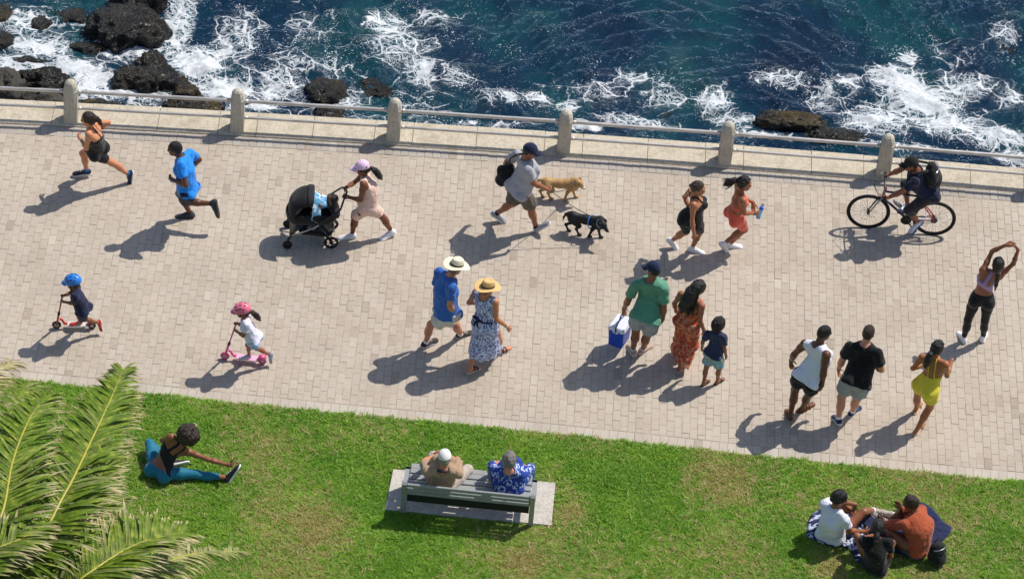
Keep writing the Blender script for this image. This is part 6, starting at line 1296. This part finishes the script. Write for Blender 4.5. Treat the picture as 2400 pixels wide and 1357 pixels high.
# --- bicycle
E_X = lambda x: 1920+x/3.9917
E_Y = lambda y: 320+y/3.9917
RW = .335; fwc = at(E_X(460), E_Y(703), RW); rwc = at(E_X(1075), E_Y(767), RW)
L = Loc(rwc, fwc-rwc); wb = np.linalg.norm((fwc-rwc)[:2]); org = tuple(L.o); bike = empty('bicycle', org, 'dark blue and red city bicycle ridden along the railing', 'bicycle')
FR = mat_simple('frame_navy', '#1d2050', .3, .2, coat=.4); RED = mat_simple('frame_red', '#c8363a', .3, coat=.4)
for f_, nm in ((wb, 'front_wheel'), (0, 'rear_wheel')):
    m = MB(); m.torus(L(f_, 0, RW), L.l, RW-.020, .021, 56, 10); wl_ = m.build(nm, RUBBER, bike, org)
    m = MB(); m.torus(L(f_, 0, RW), L.l, RW-.048, .011, 48, 8); m.build('rim', mat_simple('dark_rim', '#2a2a2c', .35, .6), wl_, org)
    m = MB()
    for k in range(28):
        a_ = 2*PI*k/28; a2 = a_+(.35 if k % 2 else -.35); sg = 1 if k % 4 < 2 else -1
        m.tube([L(f_+.025*math.cos(a2), sg*.03, RW+.025*math.sin(a2)), L(f_+(RW-.05)*math.cos(a_), 0, RW+(RW-.05)*math.sin(a_))], .0022, 4)
    m.build('spokes', ALU, wl_, org)
    m = MB(); m.tube([L(f_, -.05, RW), L(f_, .05, RW)], .022, 10); m.build('hub', BLACKP, wl_, org)
sad = cyc.j['pel']-Z3*.07; bb = L(wb*.42, 0, .28); ht = L(wb*.80, 0, .80); hb_ = L(wb*.83, 0, .66); st_ = L(wb*.28, 0, .74)
def tb(name, pts, r, mat): m = MB(); m.tube(pts, r, 8); return m.build(name, mat, bike, org)
tb('top_tube', [st_, ht-Z3*.03], .017, FR); tb('down_tube', [bb, hb_], .021, FR); tb('seat_tube', [bb, st_], .017, FR); tb('head_tube', [hb_-Z3*.02, ht+Z3*.03], .023, RED)
sadp = L(wb*.22, 0, .86); sd0 = np.dot(sad-L.o, L.f); sadp = L(sd0, np.dot(sad-L.o, L.l)*.3, sad[2]-.05)
tb('seat_post', [st_, sadp], .013, ALU)
m = MB(); m.tube([sadp-L.f*.11, sadp-L.f*.04, sadp+L.f*.06, sadp+L.f*.16], [.05, .07, .04, .022], 10, flat=.45); m.build('saddle', BLACKP, bike, org)
for sg in (1, -1):
    tb('chain_stay', [bb+L.l*sg*.03, L(0, sg*.055, RW)], .010, FR); tb('seat_stay', [st_-Z3*.03+L.l*sg*.02, L(0, sg*.055, RW)], .012, RED); tb('fork_blade', [hb_+L.l*sg*.03, L(wb*.9, sg*.045, .55), L(wb, sg*.045, RW)], [.016, .014, .010], ALU if sg > 0 else BLACKP)
tb('stem', [ht+Z3*.02, ht+Z3*.08+L.f*.02], .016, RED)
hbm = ht+Z3*.10+L.f*.03; hl_, hr_ = cyc.j['haL'], cyc.j['haR']
tb('handlebar', [hl_-(hr_-hl_)*.08, hl_, hl_*.45+hbm*.55, hbm, hr_*.45+hbm*.55, hr_, hr_+(hr_-hl_)*.08], .012, BLACKP)
for g in (hl_, hr_): tb('grip', [g-nrm(hr_-hl_)*.06, g+nrm(hr_-hl_)*.06], .018, BLACKP); tb('brake_lever', [g+L.f*.05, g+L.f*.07+nrm(hr_-hl_)*.08], .006, ALU)
tb('brake_cable', [hr_+L.f*.04, hbm+L.f*.16+Z3*.03, hbm+L.f*.12-Z3*.12, hb_+L.f*.05], .004, BLACKP); tb('brake_cable', [hl_+L.f*.04, hbm+L.f*.17+Z3*.0, hbm+L.f*.10-Z3*.15, hb_+L.f*.04], .004, BLACKP)
m = MB(); m.disc(bb+L.l*.05, L.l, .085, .006, 24); m.build('chainring', BLACKP, bike, org); m = MB(); m.disc(L(0, .045, RW), L.l, .05, .03, 18); m.build('cassette', mat_simple('dark_steel', '#3a3a40', .4, .7), bike, org)
tb('chain', [bb+L.l*.05+Z3*.083, L(0, .045, RW+.05)], .004, BLACKP); tb('chain', [bb+L.l*.05-Z3*.083, L(0, .045, RW-.05)], .004, BLACKP)
for q, sg in (('L', 1), ('R', -1)):
    e, n, w_ = cyc.feet[q]; pt = cyc.j['to'+q]-n*.05
    tb('crank', [bb+L.l*sg*.06, pt-L.l*sg*.03], .011, BLACKP); m = MB(); m.box(pt, e, np.cross(n, e), n, .045, .045, .011, .004); m.build('pedal', BLACKP, bike, org, False)
m = MB(); bt = bb*.45+hb_*.55+Z3*.03+L.f*-.02; ta = nrm(hb_-bb); m.lathe(bt-ta*.09+orth(Z3, ta)*.05, orth(Z3, ta), L.l, ta, [(.03, 0), (.034, .01), (.034, .12), (.024, .15), (.022, .17)], 12); m.build('drink_bottle', mat_simple('grey_bottle', '#8d8f92', .4), bike, org)
# --- stroller
q_ = lambda x, y: (640+x/7.983, 420+y/7.983)
rn = at(*q_(1060, 1185), .113); rf = at(*q_(1115, 845), .113); fn_ = at(*q_(335, 1180), .075); ff = at(*q_(210, 885), .075)
rax = (rn+rf)/2; fax = (fn_+ff)/2; L = Loc(rax, fax-rax); wb = np.linalg.norm((fax-rax)[:2]); tw = np.linalg.norm((rn-rf)[:2])/2; tw = min(tw, .29); tf = .24; org = tuple(L.o)
pr = empty('baby_stroller', org, 'black baby stroller with large hood and a blue cloth over the opening', 'stroller')
for sg in (1, -1):
    m = MB(); m.torus(L(0, sg*tw, .113), L.l, .093, .020, 32, 8); w_ = m.build('rear_wheel', RUBBER, pr, org)
    m = MB(); m.tube([L(0, sg*tw-.02, .113), L(0, sg*tw+.02, .113)], .028, 10)
    for k in range(7): a_ = 2*PI*k/7; m.tube([L(0, sg*tw, .113), L(.085*math.cos(a_), sg*tw, .113+.085*math.sin(a_))], .008, 5)
    m.build('wheel_spokes', BLACKP, w_, org)
    m = MB(); m.torus(L(wb, sg*tf, .075), L.l, .055, .020, 28, 8); w_ = m.build('front_wheel', RUBBER, pr, org); m = MB(); m.disc(L(wb, sg*tf, .075), L.l, .042, .024, 16); m.build('wheel_disc', BLACKP, w_, org)
    m = MB(); m.tube([L(wb+.01, sg*tf, .10), L(wb-.01, sg*tf, .19), L(wb-.05, sg*tf*.97, .24)], [.02, .022, .018], 8); m.build('fork', BLACKP, pr, org)
    m = MB(); m.tube([L(wb-.03, sg*tf*.97, .23), L(wb*.55, sg*.25, .38), L(wb*.30, sg*.26, .50)], .014, 8); m.build('frame_tube', ALU if sg > 0 else BLACKP, pr, org)
    h_ = (np.array(POSE['pram_w']['haL']) if sg > 0 else np.array(POSE['pram_w']['haR']))
    m = MB(); m.tube([L(wb*.45, sg*.25, .44), L(wb*.15, sg*.26, .60), L(-.12, sg*.25, .80)], .014, 8); m.build('handle_tube', BLACKP, pr, org)
    m = MB(); m.tube([L(0, sg*tw*.93, .13), L(wb*.18, sg*.255, .36), L(wb*.33, sg*.255, .50)], .015, 8); m.build('rear_strut', BLACKP, pr, org)
hl_, hr_ = np.array(POSE['pram_w']['haL']), np.array(POSE['pram_w']['haR'])
m = MB(); m.tube([L(-.12, .25, .80), hl_*.6+L(-.12, .25, .80)*.4, hl_, hl_*.5+hr_*.5-L.f*.03, hr_, hr_*.6+L(-.12, -.25, .80)*.4, L(-.12, -.25, .80)], .016, 8); m.build('push_bar', BLACKP, pr, org)
m = MB(); m.tube([L(0, -tw, .113), L(0, tw, .113)], .011, 8); m.build('axle', BLACKP, pr, org)
def shell(name, f0, f1, u0, rad, hw, a0, a1, mat, thick=.014, cx=None):
    g = []
    for a in np.linspace(a0, a1, 13):
        row = []
        for s_ in np.linspace(-1, 1, 15):
            k_ = math.sqrt(max(0, 1-(abs(s_)**3.0)*.9)); rr_ = rad*(.55+.45*k_)
            row.append(L(cx+rr_*math.cos(a), s_*hw, u0+rr_*math.sin(a)))
        g.append(row)
    m = MB(); m.sheet(g, thick); return m.build(name, mat, pr, org)
hood = shell('hood', 0, 0, .62, .31, .235, -.35, 1.75, BLKFAB, cx=wb*.52)
shell('hood_rim', 0, 0, .62, .325, .240, 1.50, 1.80, mat_cloth('#1b1b1f', .7, fold=.2), .018, cx=wb*.52)
V, Q = implicit([ec(L(wb*.12, 0, .56), L(wb*.80, 0, .54), L.l, .235, .20, .23, .19)], .012, .03, subs=[ec(L(wb*.10, 0, .66), L(wb*.80, 0, .66), L.l, .205, .20, .20, .20)], cuts=[(L(0, 0, .70), nrm(Z3+L.f*.0))]); mesh_obj('seat_tub', V, Q, BLKFAB, pr, org)
V, Q = implicit([el(L(-.02, 0, .66), nrm(L.f*.5+Z3), L.l, nrm(Z3*.5-L.f), (.20, .20, .06))], .012, .03); mesh_obj('back_rest', V, Q, BLKFAB, pr, org)
V, Q = implicit([ec(L(wb*.12, 0, .24), L(wb*.62, 0, .26), L.l, .20, .11, .19, .09)], .012, .03, subs=[ec(L(wb*.12, 0, .31), L(wb*.62, 0, .33), L.l, .18, .10, .17, .09)]); mesh_obj('basket', V, Q, BLKFAB, pr, org)
m = MB(); m.sheet([[L(wb*.95-.18*b, s_*.2, .24+.2*b-.03*s_*s_) for s_ in (-1, -.5, 0, .5, 1)] for b in (0, .5, 1)], .02); m.build('foot_panel', mat_simple('dark_teal_panel', '#26302f', .4), pr, org)
m = MB(); m.ellip(L(wb*.45, .08, .30), L.f*.08, L.l*.06, Z3*.03, 10, 6, .08); m.build('basket_bag', mat_cloth('#c9b9a8'), pr, org)
t = NT('blue_white_muslin'); o_ = t.obc(); t.col(t.mix(t.ramp(t.noise(o_, 9, 2, .5, 1.0), [(.42, 0), (.5, 1)]), '#d8e2ee', '#5b9fc8')); t.set(Roughness=.9); t.bump(t.noise(o_, 12, 3), .6, .04)
g = []
for a in np.linspace(0, 1, 9):
    row = []
    for s_ in np.linspace(-1, 1, 13):
        z_ = .935-.36*abs(s_)**2.2-.03*a; row.append(L(wb*.46-.13*a+.012*math.sin(s_*14), s_*(.235-.01*a), z_-.06*a+.008*math.cos(s_*17)))
    g.append(row)
m = MB(); m.sheet(g, .006); tag(m.build('muslin_cloth', t.m, None, org), 'blue and white muslin cloth hanging from the stroller hood', 'cloth')
bh = L(.0, 0, .80); P = [el(bh, Z3, L.l, L.f, (.075, .068, .08)), rc(L(.05, 0, .74), L(.22, 0, .70), .075, .085)]
for sg in (1, -1): P += [rc(L(.08, sg*.07, .75), L(.18, sg*.11, .76), .03, .026), rc(L(.18, sg*.11, .76), L(.25, sg*.06, .80), .026, .024), rc(L(.22, sg*.05, .70), L(.33, sg*.08, .76), .048, .038), rc(L(.33, sg*.08, .76), L(.42, sg*.06, .70), .036, .03)]
V, Q = implicit(P, .009, .03); bab = tag(mesh_obj('person', V, Q, mat_skin('#6b4632'), None, org), 'baby lying in the stroller in white and blue clothes', 'baby')
V, Q = implicit([rc(L(.05, 0, .74), L(.23, 0, .70), .082, .094)]+[rc(L(.08, sg*.07, .75), L(.15, sg*.10, .755), .038, .036) for sg in (1, -1)]+[rc(L(.22, sg*.05, .70), L(.30, sg*.075, .745), .056, .05) for sg in (1, -1)], .009, .02); mesh_obj('romper', V, Q, t.m, bab, org)
V, Q = implicit([el(bh-L.f*.012+Z3*.006, Z3, L.l, L.f, (.078, .072, .083), cut=[(bh+L.f*.02, L.f)])], .008, .02); mesh_obj('hair', V, Q, H_BLK, bab, org)
# ------------------------------------------------------------------ palm
t = NT('palm_leaflet'); ps = t.pos(); tt = t.new('ShaderNodeAttribute', attribute_name='along').outputs['Fac']; dd = t.new('ShaderNodeAttribute', attribute_name='dry').outputs['Fac']
gcol = t.ramp(t.noise(ps, 9, 3), [(.3, '#48601a'), (.55, '#68801f'), (.75, '#a0a542')])
dcol = t.ramp(t.noise(ps, 14, 3), [(.3, '#a58f6a'), (.7, '#d8c6a4')])
mx = t.mix(t.math('ADD', t.ramp(t.math('ADD', tt, t.math('MULTIPLY', t.math('SUBTRACT', t.noise(ps, 6, 2), .5), .5)), [(.70, 0), (.92, .9)]), dd, clamp=True), gcol, dcol)
t.col(mx); t.set(Roughness=.55); t.b.inputs['Specular IOR Level'].default_value = .25
tl_ = t.new('ShaderNodeBsdfTranslucent'); t.link(mx, tl_.inputs[0]); ms = t.new('ShaderNodeMixShader', i_Fac=.15); t.link(t.b.outputs[0], ms.inputs[1]); t.link(tl_.outputs[0], ms.inputs[2]); t.link(ms.outputs[0], t.out.inputs['Surface'])
M_LEAF = t.m; M_RACH = mat_simple('palm_rachis', '#a8a03a', .45, var=.15)
pcx = at(-190, 1420, 5.0); pbase = (pcx[0], pcx[1], 0.)
palm = empty('palm_tree', pbase, 'date palm with arching feather fronds in the lower left corner', 'palm')
m = MB(); rp = random.Random(3); pr_ = [(.30, -.1), (.27, .3)]
zz = .3
while zz < 4.6: pr_ += [(.235+rp.uniform(-.01, .01), zz), (.26+rp.uniform(-.01, .015), zz+.09)]; zz += .13
pr_ += [(.33, 4.8), (.30, 5.1), (.1, 5.3)]
m.lathe(pbase, (1, 0, 0), (0, 1, 0), Z3, pr_, 18, lambda r, z, th: (r*(1+.05*math.sin(9*th+z*24)), z)); m.build('trunk', mat_simple('palm_bark', '#5c4a36', .9, var=.3, bump=.8, bscale=25), palm, pbase)
NLEAF = 0
def cr(P, u):
    n = len(P)-1; k = min(int(u*n), n-1); q = u*n-k; p0, p1, p2, p3 = P[max(k-1, 0)], P[k], P[k+1], P[min(k+2, n)]
    return .5*((2*p1)+(p2-p0)*q+(2*p0-5*p1+4*p2-p3)*q*q+(3*p1-p0-3*p2+p3)*q**3)
def frond(pts, length, nl, dry, droop, seed, vee=.35, fwdang=.48, single=0, wd=.023, up=None):
    global NLEAF
    length *= 1.25; nl = int(nl*1.2)
    r = random.Random(seed); P = [at(a, b, c) for a, b, c in pts]
    m = MB(); cs = [cr(P, u) for u in np.linspace(0, 1, 40)]; m.tube(cs, list(np.linspace(.028, .005, 40)), 7); fr_ = m.build('frond', M_RACH, palm, pbase)
    AV, AF, AT, AD = [], [], [], []
    for i in range(nl):
        u = .03+.97*(i+.5)/nl; c = cr(P, u); tg = nrm(cr(P, min(1, u+.02))-cr(P, max(0, u-.02))); upv = orth(up if up is not None else Z3, tg); sd = np.cross(tg, upv)
        for sg in (1, -1):
            ll = length*(.55+.45*math.sin(PI*min(1, u*.9+.12)))*(1-.35*u**4)*r.uniform(.88, 1.08); fa_ = fwdang+.35*u+r.gauss(0, .07)
            d = nrm(sd*sg*math.cos(fa_)+tg*math.sin(fa_)+upv*(vee+r.gauss(0, .12))); p = c.copy(); w0 = wd*r.uniform(.8, 1.15); nseg = 5; vs = []; al = []
            dr = droop*r.uniform(.6, 1.5); wn_ = nrm(np.cross(d, upv)); 
            for k in range(nseg+1):
                q = k/nseg; wv = w0*math.sin(PI*min(1, q*.82+.16))*(1 if q < 1 else .1); nv = orth(upv, d)
                sdv = np.cross(d, nv); vs += [p-sdv*wv+nv*wv*.45, p, p+sdv*wv+nv*wv*.45]; al += [q]*3
                d = nrm(d-Z3*dr*(.25+q)/nseg*2+sdv*r.gauss(0, .03)); p = p+d*ll/nseg
            fs = []
            for k in range(nseg): a = k*3; fs += [(a, a+1, a+4, a+3), (a+1, a+2, a+5, a+4)]
            dv = min(1, max(0, dry+r.gauss(0, .12))) if r.random() < .5 else max(0, dry-.1)
            if NLEAF < 300 and i % 1 == 0 and single > 0:
                o = mesh_obj('leaflet', vs, fs, M_LEAF, fr_, pbase); single -= 1; NLEAF += 1
                q1 = o.data.attributes.new('along', 'FLOAT', 'POINT'); q1.data.foreach_set('value', np.array(al, np.float32)); q2 = o.data.attributes.new('dry', 'FLOAT', 'POINT'); q2.data.foreach_set('value', np.full(len(al), dv, np.float32))
            else:
                o_ = len(AV); AV += vs; AF += [tuple(x+o_ for x in f) for f in fs]; AT += al; AD += [dv]*len(al)
    if AV:
        o = mesh_obj('leaflets', AV, AF, M_LEAF, fr_, pbase); o['kind'] = 'stuff'
        q1 = o.data.attributes.new('along', 'FLOAT', 'POINT'); q1.data.foreach_set('value', np.array(AT, np.float32)); q2 = o.data.attributes.new('dry', 'FLOAT', 'POINT'); q2.data.foreach_set('value', np.array(AD, np.float32))
CRN = (-190, 1420, 5.0)
frond([CRN, (60, 1290, 5.5), (150, 1160, 5.7), (215, 1030, 5.6), (262, 930, 5.4), (288, 868, 5.2)], .62, 104, .04, .6, 1, single=190, vee=.25)
frond([(-120, 1440, 4.9), (120, 1400, 5.0), (205, 1345, 5.15), (290, 1290, 5.1), (360, 1262, 4.95), (432, 1252, 4.7)], .60, 84, .10, .35, 2, single=110, vee=.35)
frond([CRN, (-80, 1330, 5.6), (0, 1215, 5.9), (30, 1080, 5.9), (70, 980, 5.6), (110, 930, 5.3)], .62, 96, .06, .4, 3, vee=.2)
frond([CRN, (-60, 1390, 5.2), (60, 1290, 5.2), (150, 1205, 5.1), (225, 1130, 4.9), (275, 1050, 4.6)], .55, 92, .12, .35, 4, vee=.45)
frond([CRN, (-20, 1400, 4.9), (90, 1330, 4.8), (160, 1255, 4.6), (220, 1190, 4.3), (285, 1165, 3.9)], .52, 92, .10, .3, 5, vee=.2)
frond([CRN, (0, 1480, 4.7), (200, 1420, 4.6), (330, 1350, 4.5), (440, 1300, 4.2), (560, 1292, 3.6)], .50, 96, .42, .75, 6, vee=.1)
frond([CRN, (-120, 1330, 5.4), (-60, 1200, 5.7), (-20, 1080, 5.7), (10, 1000, 5.4), (60, 905, 4.9)], .60, 90, .12, .5, 7, vee=.2)
frond([CRN, (-120, 1400, 5.6), (-30, 1300, 5.9), (50, 1262, 5.9), (110, 1225, 5.7)], .45, 64, .10, .4, 8, vee=.3)
frond([CRN, (-60, 1480, 4.4), (60, 1440, 4.2), (200, 1400, 3.9), (330, 1390, 3.4)], .5, 70, .55, .7, 9, vee=.1)
frond([CRN, (-200, 1250, 5.2), (-150, 1080, 5.3), (-90, 950, 5.0), (-30, 880, 4.6), (30, 850, 4.1)], .55, 80, .7, .6, 10, vee=.15)
frond([CRN, (-40, 1440, 4.5), (60, 1385, 4.3), (140, 1340, 4.0), (230, 1300, 3.5), (300, 1290, 3.0)], .5, 80, .35, .5, 11, vee=.2)
frond([CRN, (-110, 1360, 4.8), (-30, 1260, 4.7), (40, 1180, 4.5), (120, 1120, 4.2), (190, 1090, 3.8)], .55, 84, .18, .5, 12, vee=.2)
# ------------------------------------------------------------------ grass
t = NT('grass_blade'); ps = t.pos(); rv = t.new('ShaderNodeObjectInfo').outputs['Random']
g1 = t.ramp(t.noise(ps, 1.2, 4, .6), [(.3, '#4f8a18'), (.5, '#6fa024'), (.7, '#94b83a')]); g2 = t.ramp(rv, [(0, '#467f16'), (.5, '#78a528'), (1, '#b2c654')])
dr_ = dryness(t, ps); thr = t.math('GREATER_THAN', t.math('MULTIPLY', dr_, .95), rv)
gc = t.mix(thr, t.mix(.5, g1, g2), t.ramp(rv, [(0, '#c4b47c'), (.6, '#a09a4c')])); t.col(gc); t.set(Roughness=.5); t.b.inputs['Specular IOR Level'].default_value = .3
tl_ = t.new('ShaderNodeBsdfTranslucent'); t.link(gc, tl_.inputs[0]); ms = t.new('ShaderNodeMixShader', i_Fac=.25); t.link(t.b.outputs[0], ms.inputs[1]); t.link(tl_.outputs[0], ms.inputs[2]); t.link(ms.outputs[0], t.out.inputs['Surface']); M_GRASS = t.m
gv, gf = [], []; rg = random.Random(9)
tufts = []
def tuft_geo(n, hgt, spread):
    V, F = [], []
    for i in range(n):
        a = rg.uniform(0, 2*PI); rr = rg.random()*spread; bx_, by_ = rr*math.cos(a), rr*math.sin(a); h = hgt*rg.uniform(.6, 1.2); ln = rg.uniform(.3, 1.3)*h; b = rg.uniform(0, 2*PI); w_ = rg.uniform(.0028, .0048); o = len(V); ca, sa = math.cos(b), math.sin(b)
        V += [(bx_-sa*w_, by_+ca*w_, -.01), (bx_+sa*w_, by_-ca*w_, -.01), (bx_+ca*ln*.35-sa*w_*.9, by_+sa*ln*.35+ca*w_*.9, h*.62), (bx_+ca*ln*.35+sa*w_*.9, by_+sa*ln*.35-ca*w_*.9, h*.62), (bx_+ca*ln, by_+sa*ln, h*.9)]
        F += [(o, o+1, o+3, o+2), (o+2, o+3, o+4)]
    return V, F
# ground patch that carries the tufts
def covered(x, y):
    def inpoly(P):
        c = False
        for i in range(len(P)):
            a, b = P[i], P[i-1]
            if (a[1] > y) != (b[1] > y) and x < (b[0]-a[0])*(y-a[1])/(b[1]-a[1])+a[0]: c = not c
        return c
    return inpoly(pc)
step_ = .06; gx0, gx1 = -10.2, 10.4
GVX = np.arange(gx0, gx1, step_); rows = int(5.6/step_); VV, FF = [], []
for x in GVX:
    for k in range(rows+1): VV.append((x, yl(x)+.012+(.045*mnoise.noise(Vector((x*2.2, 0, 7)))+.03*mnoise.noise(Vector((x*7, 0, 3))))*(k == 0)-k*step_, -.006+.02*mnoise.noise(Vector((x*.8, (yl(x)-k*step_)*.8, 0)))))
for i in range(len(GVX)-1):
    for k in range(rows):
        a = i*(rows+1)+k; cx_, cy_ = VV[a][0]+step_/2, VV[a][1]-step_/2; px_, py_ = topx((cx_, cy_, 0))
        if -330 < px_ < PW+330 and py_ < PH+220 and not covered(cx_, cy_): FF.append((a, a+1, a+rows+2, a+rows+1))
grass = mesh_obj('grass', VV, FF, M_GRASS); tag(grass, 'mown green grass with dry straw patches', 'grass', kind='stuff')
ng = bpy.data.node_groups.new('grass_scatter', 'GeometryNodeTree'); ng.interface.new_socket('Geometry', in_out='INPUT', socket_type='NodeSocketGeometry'); ng.interface.new_socket('Geometry', in_out='OUTPUT', socket_type='NodeSocketGeometry')
N = ng.nodes; gi = N.new('NodeGroupInput'); go = N.new('NodeGroupOutput'); dp = N.new('GeometryNodeDistributePointsOnFaces'); dp.inputs['Density'].default_value = 1900; ng.links.new(gi.outputs[0], dp.inputs['Mesh'])
jn = N.new('GeometryNodeJoinGeometry')
col_t = bpy.data.collections.new('grass_tufts')
for q in range(4):
    V, F = tuft_geo(9, (.034, .042, .028, .05)[q], .03); me = bpy.data.meshes.new('grass_tuft'); me.from_pydata(V, [], F); me.materials.append(M_GRASS); o = bpy.data.objects.new('grass_tuft', me); col_t.objects.link(o)
ci = N.new('GeometryNodeCollectionInfo'); ci.inputs['Collection'].default_value = col_t; ci.inputs['Separate Children'].default_value = True; ci.inputs['Reset Children'].default_value = True
ip = N.new('GeometryNodeInstanceOnPoints'); ip.inputs['Pick Instance'].default_value = True; ng.links.new(dp.outputs['Points'], ip.inputs['Points']); ng.links.new(ci.outputs[0], ip.inputs['Instance'])
rvn = N.new('FunctionNodeRandomValue'); rvn.data_type = 'FLOAT_VECTOR'; rvn.inputs[0].default_value = (0, 0, 0); rvn.inputs[1].default_value = (.25, .25, 6.283); ng.links.new(rvn.outputs[0], ip.inputs['Rotation'])
rsn = N.new('FunctionNodeRandomValue'); rsn.data_type = 'FLOAT'; rsn.inputs[2].default_value = .7; rsn.inputs[3].default_value = 1.35; ng.links.new(rsn.outputs[1], ip.inputs['Scale'])
ng.links.new(ip.outputs[0], go.inputs[0]); md = grass.modifiers.new('scatter', 'NODES'); md.node_group = ng
